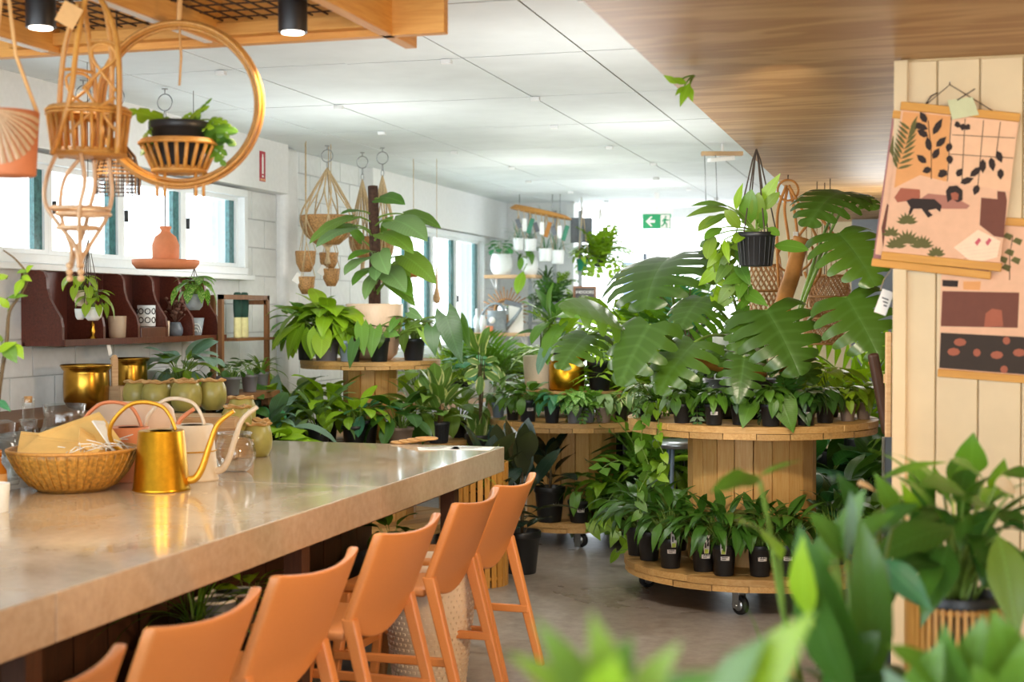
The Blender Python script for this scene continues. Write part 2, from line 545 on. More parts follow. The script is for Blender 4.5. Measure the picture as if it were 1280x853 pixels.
def dup(root, loc, rz=None, label=None, parent=None):
    def cp(o, par):
        c = o.copy(); COL.objects.link(c)
        if par is not None: c.parent = par
        for ch in kids.get(o.name, ()): cp(ch, c)
        return c
    kids = {}
    for o in root.children_recursive:
        kids.setdefault(o.parent.name, []).append(o)
    r = cp(root, parent)
    r.location = loc
    if rz is not None: r.rotation_euler = (0, 0, rz)
    if label: r['label'] = label
    return r
def bez(p0, p1, p2, n=8):
    p0, p1, p2 = Vector(p0), Vector(p1), Vector(p2)
    return [p0 * (1 - t) ** 2 + p1 * 2 * t * (1 - t) + p2 * t * t for t in (i / n for i in range(n + 1))]
def catmull(pts, n=5):
    pts = [Vector(p) for p in pts]
    out = []
    for i in range(len(pts) - 1):
        a = pts[max(i - 1, 0)]; b = pts[i]; c = pts[i + 1]; d = pts[min(i + 2, len(pts) - 1)]
        for k in range(n):
            t = k / n
            out.append(0.5 * ((2 * b) + (c - a) * t + (2 * a - 5 * b + 4 * c - d) * t * t + (3 * b - a - 3 * c + d) * t ** 3))
    out.append(pts[-1])
    return out
def circle(r, z=0, n=28, c=(0, 0), ph=0.0):
    return [(c[0] + r * math.cos(2 * math.pi * i / n + ph), c[1] + r * math.sin(2 * math.pi * i / n + ph), z) for i in range(n)]

# ------------------------------------------------------------------ leaves
SHAPE = {  # (t, half width) and how far the base lobes reach back
    'heart': ([(0, .55), (.08, .85), (.22, 1), (.42, .88), (.62, .62), (.82, .3), (1, 0)], .24),
    'lance': ([(0, .05), (.12, .55), (.3, .96), (.45, 1), (.65, .74), (.85, .33), (1, 0)], 0),
    'oval': ([(0, .08), (.12, .55), (.32, .95), (.55, 1), (.76, .78), (.92, .36), (1, 0)], 0),
    'strap': ([(0, .5), (.2, .85), (.45, 1), (.7, .85), (.88, .45), (1, 0)], 0),
    'paddle': ([(0, .45), (.08, .8), (.25, 1), (.5, .92), (.72, .68), (.9, .3), (1, 0)], .16),
    'arrow': ([(0, .5), (.08, .8), (.2, 1), (.4, .86), (.62, .6), (.85, .26), (1, 0)], .34),
}
def prof(tab, t):
    for (a, wa), (b, wb) in zip(tab, tab[1:]):
        if t <= b:
            k = (t - a) / (b - a)
            return wa + (wb - wa) * k
    return tab[-1][1]
def spine(p, ang, droop, length, n, curve=1.0):
    """points in the r-z plane starting at p with angle ang (degrees) bending by droop"""
    pts, tans = [Vector((p[0], 0, p[1]))], []
    for i in range(n):
        a = math.radians(ang + droop * ((i + 0.5) / n) ** curve)
        tans.append(a)
        pts.append(pts[-1] + Vector((math.cos(a), 0, math.sin(a))) * (length / n))
    tans.append(tans[-1])
    return pts, tans
def blade(mb, p, ang, droop, length, width, shape='oval', fold=18, n=7, wave=0.0, curve=1.0, mi=0, rows=2, side=0.0, seed=0):
    tab, lobe = SHAPE[shape]
    pts, tans = spine(p, ang, droop, length, n, curve)
    R, U = [], []
    fr = math.radians(fold)
    ss = [1, .5, 0, -.5, -1] if rows == 2 else [1, 0, -1]
    for i in range(n + 1):
        t = i / n
        w = max(prof(tab, t), 0.012) * width / 2
        a = tans[i]
        tx = Vector((math.cos(a), 0, math.sin(a))); nz = Vector((-math.sin(a), 0, math.cos(a)))
        row, uv = [], []
        for s in ss:
            y = s * w * math.cos(fr)
            h = abs(s) * w * math.sin(fr) - (abs(s) ** 2) * w * 0.18
            if wave:
                h += wave * width * abs(s) * math.sin(t * 17 + seed + (2.0 if s > 0 else 0))
            back = -lobe * length * (abs(s) ** 1.3) * (1 - t) ** 3
            q = pts[i] + tx * back + nz * h + Vector((0, y + side * length * t * t, 0))
            row.append(q); uv.append((0.5 + s * 0.5 * prof(tab, t) if rows else 0.5, t))
        R.append(row); U.append(uv)
    mb.grid(R, mi, U)
    return pts
def monstera_blade(mb, p, ang, droop, length, width, lobes=6, depth=0.62, mi=0, fold=14, hole=True):
    """cut leaf: lobes joined near the midrib, slots between them"""
    tab = [(0, .62), (.1, .92), (.28, 1), (.5, .92), (.7, .68), (.86, .4), (1, .08)]
    n = lobes * 3
    pts, tans = spine(p, ang, droop, length, 24, 1.0)
    fr = math.radians(fold)
    def place(t, s, sgn):
        tt = min(max(t, 0), 1)
        i = tt * 24; k = min(int(i), 23); fz = i - k
        q0 = pts[k].lerp(pts[k + 1], fz); a = tans[k]
        tx = Vector((math.cos(a), 0, math.sin(a))); nz = Vector((-math.sin(a), 0, math.cos(a)))
        w = prof(tab, tt) * width / 2 * s
        back = -0.26 * length * (s ** 1.2) * (1 - tt) ** 3 + 0.05 * length * s
        return q0 + tx * back + nz * (w * math.sin(fr) - s * s * w * 0.45) + Vector((0, sgn * w * math.cos(fr), 0))
    for sgn in (1, -1):
        for i in range(lobes):
            t0, t1 = i / lobes, (i + 1) / lobes
            tc = (t0 + t1) / 2
            rows, uvs = [], []
            for s in (0, 1 - depth, 0.72, 0.92, 1.0):
                k = 1.0 if s <= 1 - depth + 1e-6 else (0.74 if s < 0.8 else (0.54 if s < 0.95 else 0.2))
                if i == 0 and s > 1 - depth: k = max(k, .75)
                row, uv = [], []
                for q in (0, .5, 1):
                    t = tc + ((t0 + (t1 - t0) * q) - tc) * k
                    row.append(place(t, s, sgn)); uv.append((0.5 + sgn * 0.5 * s * prof(tab, min(t, 1)), t))
                rows.append(row if sgn > 0 else row[::-1]); uvs.append(uv if sgn > 0 else uv[::-1])
            mb.grid(rows, mi, uvs)
def frond(mb, p, ang, droop, length, pairs=9, ll=0.28, lw=0.055, vee=25, mi=0, smi=1, tip=True, sweep=40):
    pts, tans = spine(p, ang, droop, length, 12)
    mb.tube(pts, [0.008 * length + 0.004 * length * (1 - i / 12) for i in range(13)], 3, mi=smi, cap=False)
    for k in range(pairs):
        t = 0.12 + 0.86 * k / (pairs - 1)
        i = min(int(t * 12), 11)
        q = pts[i].lerp(pts[i + 1], t * 12 - i)
        a = tans[i]
        tx = Vector((math.cos(a), 0, math.sin(a))); nz = Vector((-math.sin(a), 0, math.cos(a)))
        le = ll * length * (0.55 + 0.9 * math.sin(math.pi * (0.15 + 0.75 * t)))
        for sg in (1, -1):
            sw = math.radians(sweep)
            d = (tx * math.sin(sw) + Vector((0, sg, 0)) * math.cos(sw) + nz * math.sin(math.radians(vee)) * 0.5).normalized()
            w = d.cross(nz).normalized() * (lw * length)
            m = q + d * le * 0.45
            e = q + d * le - nz * le * 0.22
            b = mb.add([q, m + w * .5 + nz * .004, e, m - w * .5 + nz * .004], [(0, 1, 2, 3)], mi, True)
            for z, uvv in zip(range(4), ((.5, 0), (.9, .5), (.5, 1), (.1, .5))): mb.uv[b + z] = uvv

STEMM = {}
SPEC = {
    # blade shape, blade length, blade width, petiole, rings of (e0, e1, pitch, droop), material, extras
    'pothos': dict(sh='heart', bl=.46, bw=.36, pet=.55, rings=[(85, 65, 10, -60), (75, 35, -25, -50), (55, -5, -60, -30)]),
    'philo': dict(sh='heart', bl=.55, bw=.30, pet=.5, rings=[(85, 65, 20, -50), (75, 40, -10, -60), (60, 10, -50, -40)]),
    'peace': dict(sh='lance', bl=.55, bw=.165, pet=.5, rings=[(88, 78, 60, -60), (80, 60, 30, -80), (65, 35, -5, -70)], wave=.02),
    'long': dict(sh='lance', bl=.72, bw=.2, pet=.3, rings=[(86, 75, 62, -50), (72, 55, 35, -75), (55, 30, 5, -80)], wave=.015),
    'strap': dict(sh='strap', bl=.95, bw=.10, pet=.02, rings=[(85, 80, 80, -70), (65, 60, 62, -110), (45, 40, 45, -110)], fold=30),
    'grass': dict(sh='strap', bl=1.0, bw=.028, pet=.02, rings=[(85, 80, 80, -40), (65, 60, 66, -80), (45, 45, 50, -100)], fold=30),
    'broad': dict(sh='oval', bl=.6, bw=.34, pet=.4, rings=[(85, 68, 45, -55), (72, 45, 10, -60), (55, 15, -40, -40)]),
    'dieff': dict(sh='oval', bl=.62, bw=.28, pet=.38, rings=[(88, 75, 60, -60), (76, 55, 25, -75), (60, 30, -15, -60)], wave=.015),
    'oval': dict(sh='oval', bl=.8, bw=.44, pet=.14, rings=[(84, 80, 78, -22), (70, 64, 60, -32), (48, 38, 28, -45)], stem=True),
    'round': dict(sh='oval', bl=.34, bw=.32, pet=.6, rings=[(85, 70, 15, -30), (72, 45, 0, -30), (50, 10, -40, -30)]),
    'arrow': dict(sh='arrow', bl=.5, bw=.34, pet=.55, rings=[(88, 75, -10, -40), (76, 55, -30, -30), (62, 30, -55, -20)]),
    'fern': dict(frond=True, rings=[(85, 0, 0, -70), (60, 0, 0, -90), (38, 0, 0, -95)], pairs=12, ll=.2, lw=.05),
    'palm': dict(frond=True, rings=[(82, 0, 0, -60), (62, 0, 0, -75), (40, 0, 0, -70)], pairs=8, ll=.42, lw=.075, sweep=45),
    'sprig': dict(frond=True, rings=[(80, 0, 0, -40), (55, 0, 0, -90), (25, 0, 0, -120)], pairs=6, ll=.26, lw=.17, sweep=30),
    'anthur': dict(sh='heart', bl=.5, bw=.24, pet=.55, rings=[(88, 80, -30, -40), (78, 60, -45, -30), (60, 35, -70, -20)]),
}
VAR = {}
def leaf_variants(sp, mat, stem=None):
    key = (sp, mat)
    if key in VAR: return VAR[key]
    S = SPEC[sp]
    out = []
    rnd = random.Random(sp)
    for ri, (e0, e1, pitch, droop) in enumerate(S['rings']):
        vs = []
        for k in range(3):
            j = lambda a: rnd.uniform(-a, a)
            mb = MB()
            if S.get('frond'):
                frond(mb, (0, 0), e0 + j(8), droop + j(15), 1.0, S['pairs'], S['ll'], S['lw'], sweep=S.get('sweep', 40))
            else:
                n = 5
                pts = [Vector((0, 0, 0))]
                for i in range(n):
                    a = math.radians(e0 + j(4) + (e1 - e0) * (i / (n - 1)))
                    pts.append(pts[-1] + Vector((math.cos(a), 0, math.sin(a))) * (S['pet'] / n))
                if S['pet'] > 0.05:
                    mb.tube(pts, [0.012 - 0.006 * i / n for i in range(n + 1)], 4, mi=1, cap=False)
                q = pts[-1]
                blade(mb, (q.x, q.z), pitch + j(14), droop + j(15), S['bl'], S['bw'] * (1 + j(.1)), S['sh'], S.get('fold', 16) + j(6), 7,
                      S.get('wave', 0.008), side=j(.12), seed=j(3))
            vs.append(mb.mesh('leaf', [L[mat], stem or M['stem']]))
        out.append(vs)
    VAR[key] = out
    return out

def unit_pot(kind, mat):
    key = ('pot', kind, mat)
    if key in VAR: return VAR[key]
    mb = MB()
    if kind == 'nursery':
        mb.lathe([(0.0, 0.0), (.72, 0), (.74, .02), (.92, .84), (.94, .84), (1.0, .85), (1.0, .985), (.98, 1.0), (.93, 1.0), (.92, .90), (.0, .88)], 28)
    elif kind == 'ribbed':
        pr = [(0.0, 0.0), (.76, 0), (.78, .02), (.93, .86), (1.0, .87), (1.0, 1.0), (.94, 1.0), (.92, .9), (0, .88)]
        mb.lathe(pr, 28)
        for i in range(20):
            a = i * math.pi / 10
            mb.tube([(.79 * math.cos(a), .79 * math.sin(a), .03), (.935 * math.cos(a), .935 * math.sin(a), .85)], .03, 4, cap=False)
    elif kind == 'straight':
        mb.lathe([(0, 0), (.84, 0), (.88, .03), (1, .96), (1, .99), (.985, 1), (.94, 1), (.93, .93), (0, .92)], 32)
    elif kind == 'round':
        mb.lathe([(0, 0), (.6, 0), (.72, .04), (.92, .25), (1, .5), (.95, .75), (.84, .96), (.84, 1), (.78, 1), (.78, .93), (0, .9)], 32)
    elif kind == 'cup':
        mb.lathe([(0, 0), (.55, 0), (.78, .1), (.95, .4), (1, .97), (.98, 1), (.93, 1), (.9, .9), (0, .86)], 28)
    VAR[key] = mb.mesh('pot', M[mat])
    return VAR[key]
_disc = MB().lathe([(0, 0), (.5, .03), (1, 0)], 16)
SOIL = _disc.mesh('soil', M['soil'])

def add_leaf(root, mesh, loc, yaw, scale, tilt=0.0, roll=0.0):
    m = Matrix.Translation(loc) @ Matrix.Rotation(yaw, 4, 'Z') @ Matrix.Rotation(tilt, 4, 'Y') @ Matrix.Rotation(roll, 4, 'X') @ Matrix.Scale(scale, 4)
    return link('leaf', mesh, root, mat=m)

def crown(root, sp, mat, n, size, z0, seed, rad=0.25, stem=None, arc=None, rings=(0.3, 0.4, 0.3), stem_h=0.0, squash=1.0):
    rnd = random.Random(seed)
    vs = leaf_variants(sp, mat, stem)
    gold = rnd.uniform(0, 6.28)
    for i in range(n):
        f = (i + 0.5) / n
        ring = 0 if f < rings[0] else (1 if f < rings[0] + rings[1] else 2)
        yaw = gold + i * 2.39996 + rnd.uniform(-.35, .35)
        if arc: yaw = arc[0] + (arc[1] - arc[0]) * rnd.random()
        r = rad * size * rnd.random() * 0.5
        z = z0 + (stem_h * (1 - f) if stem_h else 0)
        add_leaf(root, rnd.choice(vs[ring]), (r * math.cos(yaw), r * math.sin(yaw), z), yaw,
                 size * rnd.uniform(.78, 1.15), rnd.uniform(-.12, .12), rnd.uniform(-.25, .25))
    if stem_h:
        mb = MB()
        mb.tube([(0, 0, z0 - .02), (.01, 0, z0 + stem_h * .5), (0, .005, z0 + stem_h * 1.02)], [.012, .01, .005], 6)
        obj('stem', mb, M['stemd'], root)

def pot_part(root, pot):
    kind, mat, r, h = pot[:4]
    link('pot', unit_pot(kind, mat), root, scale=(r, r, h))
    link('soil', SOIL, root, (0, 0, h * .885), scale=(r * .93, r * .93, .3 * r))
    return h * 0.88
def sticker(root, pot, ang, w=.045, hh=.025, zf=.55, mat='sticker', name='price_label', off=0.0):
    kind, _, r, h = pot[:4]
    rr = r * (.74 + .18 * zf) if kind in ('nursery', 'ribbed') else r * (.88 + .12 * zf)
    rr += .0015
    rows = []
    for z in (h * zf - hh / 2, h * zf + hh / 2):
        k = .18 * r / h * (z - h * zf) if kind != 'straight' else .12 * r / h * (z - h * zf)
        rows.append([((rr + k) * math.cos(ang + a * w / rr), (rr + k) * math.sin(ang + a * w / rr), z) for a in (-.5, -.25, 0, .25, .5)])
    mb = MB(); mb.grid(rows)
    o = obj(name, mb, M[mat], root)
    m = MB()
    rr += .001
    for row, (a0, a1) in enumerate(((-.35, .3), (-.35, .1))):
        z = h * zf + (.15 - .4 * row) * hh
        m.grid([[(rr * math.cos(ang + a * w / rr), rr * math.sin(ang + a * w / rr), z + dz) for a in (a0, (a0 + a1) / 2, a1)] for dz in (0, hh * .16)])
    obj('label_print', m, M['ink'], o)
    return o
def face_cam(loc):
    """the angle that points from loc to where shoppers stand (the aisle)"""
    return math.atan2(-loc[1], -loc[0])

def plant(name, label, loc, sp, mat, n, size, pot=None, seed=1, group=None, cat='plant', stk=None, stem_h=0.0, rings=(.3, .4, .3), stem=None, rad=.25, extra=None):
    root = thing(name, label, cat, loc, 0, group)
    z0 = 0.0
    if pot: z0 = pot_part(root, pot)
    crown(root, sp, mat, n, size, z0, seed, rad, stem, rings=rings, stem_h=stem_h)
    if extra:
        for (sp2, mat2, n2, s2) in extra: crown(root, sp2, mat2, n2, s2, z0, seed + 5, rad, stem, rings=rings)
    if stk is not None:
        sticker(root, pot, face_cam(loc) + stk, w=min(.05, pot[2] * .7), hh=.024 * (pot[2] / .075), zf=.58)
    return root

def frame(d, nrm):
    x = d.normalized(); z = (nrm - x * nrm.dot(x)).normalized(); y = z.cross(x)
    return Matrix((x, y, z)).transposed()
UB = {}
def unit_blade(shape, mat, wr=.6, droop=-35, fold=14, seed=0, wave=.012, lobes=6, depth=.6):
    key = (shape, mat, wr, droop, fold, seed, lobes, depth)
    if key not in UB:
        mb = MB()
        if shape == 'monstera': monstera_blade(mb, (0, 0), -droop / 2, droop, 1.0, wr, lobes, depth, fold=fold)
        else: blade(mb, (0, 0), -droop / 2, droop, 1.0, wr, shape, fold, 9, wave, seed=seed)
        UB[key] = mb.mesh('leaf', [L[mat]])
    return UB[key]
def leaf_at(root, a, b, mesh, nrm=None, stalk=None, sr=.005, sag=0.0, stem=None):
    """a blade from world point a (its base) to b (its tip), its face turned to nrm, and a stalk from world point stalk"""
    a, b = Vector(a), Vector(b)
    o = root.matrix_world.translation if False else Vector(root.location)
    if nrm is None: nrm = Vector((-a.x * .6, -a.y * .6, 2.2 + 0))
    d = b - a
    m = frame(d, Vector(nrm))
    lf = link('leaf', mesh, root, mat=Matrix.Translation(a - o) @ m.to_4x4() @ Matrix.Scale(d.length, 4))
    if stalk is not None:
        s = Vector(stalk)
        mid = (s + a) / 2 + Vector((0, 0, (a - s).length * .18 - sag))
        mb = MB(); mb.tube([p - o for p in bez(s, mid, a, 8)], [sr * 1.3 - sr * .5 * i / 8 for i in range(9)], 6)
        obj('stalk', mb, stem or M['stem'], root)
    return lf
def vine(root, pts, mat, nl, size, seed=0, shape='heart', wr=.75, r=.003, stem=None):
    """trailing stem with heart leaves hanging along it (world points)"""
    rnd = random.Random(seed)
    o = Vector(root.location)
    cp = catmull(pts, 5)
    mb = MB(); mb.tube([p - o for p in cp], r, 4)
    obj('vine', mb, stem or M['stem'], root)
    for i in range(nl):
        p = cp[int((i + .7) / nl * (len(cp) - 1))]
        a = rnd.uniform(0, 6.28)
        d = Vector((math.cos(a) * .7, math.sin(a) * .7, rnd.uniform(-1.1, -.2)))
        leaf_at(root, p + d * .01, p + d.normalized() * size * rnd.uniform(.75, 1.2), unit_blade(shape, mat, wr, -30, 12, 0),
                Vector((-p.x + rnd.uniform(-2, 2), -p.y, 2.5)))
# ================================================================== THE ROOM
XW, CEIL, YB = -4.55, 2.82, 15.4
mb = MB(); mb.box((0.5, 7.5, -0.05), (12.5, 23, 0.1)); struct(obj('floor', mb, M['floor']))
# pale paint marks on the floor
fl = bpy.data.objects['floor']
# ---- ceiling with its sheets
mb = MB(); mb.box((-1.0, 6.8, CEIL + .06), (9.4, 19.6, .1)); ceil = struct(obj('ceiling', mb, M['ceilgap']))
ys = [2.1, 3.2, 4.3, 5.39, 6.55, 7.83, 9.05, 10.3, 11.55, 12.8, 14.05, 15.3, 16.6]
xs = [-4.69, -3.92, -3.32, -2.72, -2.12, -1.52, -.62]
for j in range(len(ys) - 1):
    for i in range(len(xs) - 1):
        off = .3 if (j % 2 and 0 < i) else 0
        sx = xs[i + 1] - xs[i]; sy = ys[j + 1] - ys[j]
        m = MB(); m.box((0, 0, 0), (sx - .006, sy - .016, .005))
        obj('ceiling_sheet', m, M['ceil'], ceil, ((xs[i] + xs[i + 1]) / 2, (ys[j] + ys[j + 1]) / 2, CEIL + .001 + .002 * ((i * 7 + j * 3) % 3)))
for j in range(3, len(ys) - 1):     # little cleats that hold the sheet edges
    for x in (-3.5, -2.3, -1.25):
        m = MB(); m.box((0, 0, 0), (.05, .03, .02)); obj('sheet_cleat', m, M['white'], ceil, (x + .1 * (j % 3), ys[j], CEIL - .014))
# ---- left wall: backing with two window openings, blocks laid in front
W1 = (5.3, 9.0, 1.855, 2.44); W2 = (11.7, 14.6, 1.2, 2.40)
mb = MB()
def wallbox(y0, y1, z0, z1): mb.box((XW - .1, (y0 + y1) / 2, (z0 + z1) / 2), (.2, y1 - y0, z1 - z0))
wallbox(2.0, 5.3, 0, CEIL + .1); wallbox(5.3, 9.0, 0, W1[2]); wallbox(5.3, 9.0, W1[3], CEIL + .1); wallbox(9.0, 11.7, 0, CEIL + .1)
wallbox(11.7, 14.6, 0, W2[2]); wallbox(11.7, 14.6, W2[3], CEIL + .1); wallbox(14.6, YB + .2, 0, CEIL + .1)
wl = struct(obj('wall_left', mb, M['mortar']))
blk = {}
def block(ln, hz):
    k = (round(ln, 3), round(hz, 3))
    if k not in blk:
        m = MB(); m.box((0, 0, 0), (.02, ln - .009, hz - .009)); blk[k] = m.mesh('concrete_block', M['block'])
    return blk[k]
for r in range(2, 14):
    z0 = .055 + r * .2
    z1 = min(z0 + .2, CEIL)
    y = 5.0 + (.2 if r % 2 else 0)
    while y < YB - .01:
        y1 = min(y + .4, YB)
        segs = [(y, y1)]
        for w in (W1, W2):
            if z1 > w[2] + .01 and z0 < w[3] - .01:
                ns = []
                for a, b in segs:
                    if b <= w[0] or a >= w[1]: ns.append((a, b))
                    else:
                        if a < w[0] - .03: ns.append((a, w[0]))
                        if b > w[1] + .03: ns.append((w[1], b))
                segs = ns
        for a, b in segs:
            if z1 > 2.46 and (a < 9.6 or a > 11.3): continue      # behind the boxed headers
            link('concrete_block', block(b - a, z1 - z0), wl, (XW, (a + b) / 2, (z0 + z1) / 2))
        y += .4
# headers above the windows and the pier between the two bays
mb = MB(); mb.box((XW + .04, 5.8, 2.645), (.14, 7.6, .37)); obj('header', mb, M['white'], wl, bevel=.006)
mb = MB(); mb.box((XW + .04, 13.35, 2.62), (.12, 4.1, .42)); obj('header', mb, M['white'], wl, bevel=.006)
mb = MB(); mb.box((XW + .03, 9.72, 1.4), (.12, .24, 2.83)); obj('pier', mb, M['white'], wl, bevel=.05, seg=4)

def window(name, y0, y1, z0, z1, cuts, edges):
    m = MB(); x = XW + .03; fw = .05
    m.box((x, (y0 + y1) / 2, z0 + fw / 2), (.10, y1 - y0, fw)); m.box((x, (y0 + y1) / 2, z1 - fw / 2), (.10, y1 - y0, fw))
    m.box((x, y0 + fw / 2, (z0 + z1) / 2), (.10, fw, z1 - z0 - 2 * fw)); m.box((x, y1 - fw / 2, (z0 + z1) / 2), (.10, fw, z1 - z0 - 2 * fw))
    w = struct(obj(name, m, M['frame_w'], bevel=.004))
    m = MB(); m.box((XW + .045, (y0 + y1) / 2, z0 - .02), (.15, y1 - y0 + .06, .035)); obj('window_sill', m, M['frame_w'], w, bevel=.005)
    cs = [y0 + fw] + list(cuts) + [y1 - fw]
    for a, b in zip(cs, cs[1:]):
        m = MB(); m.box((XW - .03, (a + b) / 2, (z0 + z1) / 2), (.005, b - a - .03, z1 - z0 - 2 * fw)); obj('pane', m, M['pane'], w)
        m = MB()
        for s, yy in ((1, a + .018), (-1, b - .018)): m.box((XW + .005, yy, (z0 + z1) / 2), (.05, .034, z1 - z0 - 2 * fw))
        for zz in (z0 + fw + .014, z1 - fw - .014): m.box((XW + .005, (a + b) / 2, zz), (.05, b - a - .07, .028))
        obj('sash', m, M['frame_w'], w)
        m = MB(); m.box((XW + .0, b - .035 - edges / 2, (z0 + z1) / 2), (.03, edges, z1 - z0 - 2 * fw - .05)); obj('louvre_edge', m, M['teal_glass'], w)
        m = MB(); m.box((XW + .035, a + .05, z0 + .36 * (z1 - z0) + .1), (.02, .012, .07)); obj('window_latch', m, M['blackmetal'], w)
    return w
window('window_1', *W1, (5.3 + .75, 6.72, 7.45, 8.19), .07)
window('window_2', *W2, (12.4, 13.02, 13.75), .09)

# ---- back wall stub, opening and what stands outside
mb = MB(); mb.box((-4.17, YB + .1, 1.46), (.98, .2, 2.92)); wb = struct(obj('wall_back', mb, M['white']))
mb = MB(); mb.box((.75, 16.3, 1.46), (5.2, .2, 2.92)); struct(obj('wall_back_right', mb, M['cream_board']))
mb = MB(); mb.box((-3.72, YB - .02, 1.4), (.09, .09, 2.8)); struct(obj('trim_2', mb, M['white'], bevel=.004))
mb = MB(); mb.box((-2.75, 16.66, 2.76), (1.9, .12, .12)); struct(obj('trim_3', mb, M['white']))
# pale blue timber door leaf standing open in the back opening
d = struct(thing('door_1', None, None, (-3.32, 16.9, 0)))
mb = MB(); mb.box((0, 0, 1.1), (.24, .05, 2.2)); obj('door_leaf', mb, M['bluedoor'], d, bevel=.004)
mb = MB(); mb.box((.15, 0, 1.15), (.035, .06, 2.3)); obj('door_frame', mb, M['panel_grey'], d)
mb = MB(); mb.box((.3, 1.0, 1.35), (.14, .14, 2.75)); struct(obj('trim_4', mb, M['white'], loc=(-2.85, 16.4, 0)))
# corrugated awning outside
aw = thing('corrugated_awning', 'small grey corrugated metal awning with a white fascia outside the back opening', 'awning', (-3.72, 17.4, 2.25))
rows = []
for j in range(2):
    rows.append([(-.75 + i * .025, 0 + j * .9, .42 - .5 * j * 0 - (i * .0085) + .012 * math.sin(i * 1.9) - (0 if j else .0)) for i in range(61)])
mb = MB(); mb.grid(rows); mb.grid([[(p[0], p[1], p[2] - .03) for p in r] for r in rows]); obj('metal_sheet', mb, M['zinc'], aw)
mb = MB(); mb.box((0, -.03, .17), (1.56, .04, .1), rot=(0, .325, 0)); obj('fascia', mb, M['white'], aw)
for k, x in enumerate((-.5, .45)):
    mb = MB(); mb.box((x, .5, -1.1 - .1 * k), (.05, .05, 2.3)); obj('awning_post', mb, M['white'], aw)
mb = MB(); mb.box((-2.2, 20.5, 1.6), (3.4, .2, 3.2)); struct(obj('wall_outside', mb, M['white']))

# ---- plywood soffit and the boarded wall on the right
mb = MB(); mb.box((1.35, 5.4, 2.635), (4.48, 16.8, .37)); struct(obj('trim_1', mb, M['ply']))
for k in range(5):      # sheet joints
    pass
YR = 5.0
mb = MB(); mb.box((1.46, YR + .075, 1.225), (3.05, .13, 2.45)); wr = struct(obj('wall_right', mb, M['groove']))
x = -.068
k = 0
edges = [-.062, .052, .188]
while edges[-1] < 2.9: edges.append(edges[-1] + .136)
for a, b in zip(edges, edges[1:]):
    m = MB(); m.box((0, 0, 0), (b - a - .003, .02, 2.44)); obj('wall_board', m, M['cream_board'], wr, ((a + b) / 2, YR + .006, 1.222), bevel=.004)
mb = MB(); mb.box((-.066, YR - .002, 1.222), (.045, .05, 2.444)); obj('corner_bead', mb, M['cream_board'], wr, bevel=.004)
# far dark side of the shop under the soffit
mb = MB(); mb.box((3.5, 5.4, 1.22), (.12, 16.8, 2.44)); struct(obj('wall_far_right', mb, M['cream_board']))
mb = MB(); mb.box((1.2, 13.4, 1.22), (3.6, .12, 2.44)); struct(obj('wall_inner', mb, M['greypanel']))

# ---- timber frame hanging over the counter
ZB = 2.55
fr = thing('hanging_timber_frame', 'pale timber beam frame with a dark wire grid hung above the counter', 'frame', (-2.4, 4.64, ZB))
def beam(name, c, dim, mt='beam'):
    m = MB(); m.box((0, 0, 0), dim); return obj(name, m, M[mt], fr, Vector(c) - Vector((-2.4, 4.64, ZB)), bevel=.003)
M['beamx'] = wood('timber_beam_cross', '#cd8c3c', '#e6ab58', 'X', rand=0.08, spots=False)
beam('cross_beam', (-2.51, 4.64, ZB + .095), (1.9, .045, .19), 'beamx')
beam('ledger', (-2.51, 4.59, ZB + .045), (1.45, .05, .045), 'beamx')
for xx in (-1.77, -2.41, -3.07):
    beam('long_beam', (xx, 3.55 if xx > -2 else 3.4, ZB + .095), (.045, 2.64 if xx > -2 else 2.42, .19))
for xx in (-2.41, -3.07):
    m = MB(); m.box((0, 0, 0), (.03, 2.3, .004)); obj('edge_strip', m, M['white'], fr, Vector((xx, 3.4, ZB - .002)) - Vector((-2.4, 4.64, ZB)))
m = MB()
for i in range(26):
    m.box((-3.22 + i * .057, 3.42, ZB + .075), (.005, 2.3, .005))
for j in range(24):
    m.box((-2.5, 2.28 + j * .0985, ZB + .08), (1.5, .005, .005))
o = obj('wire_grid', m, M['wire'], fr, -Vector((-2.4, 4.64, ZB))); o['kind'] = 'stuff'
for xx in (-1.9, -3.0):
    m = MB(); m.tube([(0, 0, 0), (0, 0, .1)], .006); obj('hanger_rod', m, M['steel'], fr, (xx + 2.4, -.02, .18))

def spotlight(u, v, label):
    p = at_z(u, v, 2.50)
    s = thing('spotlight', label, 'lamp', p, 0, 'cylinder spotlights')
    m = MB(); m.lathe([(.034, .003), (.046, 0), (.047, .004), (.047, .16), (.04, .17), (0, .17)], 24); obj('lamp_body', m, M['blackmetal'], s)
    m = MB(); m.lathe([(0, -.002), (.036, -.002), (.036, .001), (0, .001)], 20); obj('lamp_lens', m, M['lampglow'], s)
    m = MB(); m.tube([(0, 0, .165), (0, 0, .265)], .012, 8); obj('lamp_stem', m, M['blackmetal'], s)
    lamp('spotlight_beam', 'SPOT', (p.x, p.y, p.z - .02), 25, (1, .8, .55), (p.x, p.y, 0), .03, 95, .6)
spotlight(51, 35, 'black cylinder spotlight at the left end of the timber frame')
spotlight(366, 41, 'black cylinder spotlight beside the right-hand long beam')

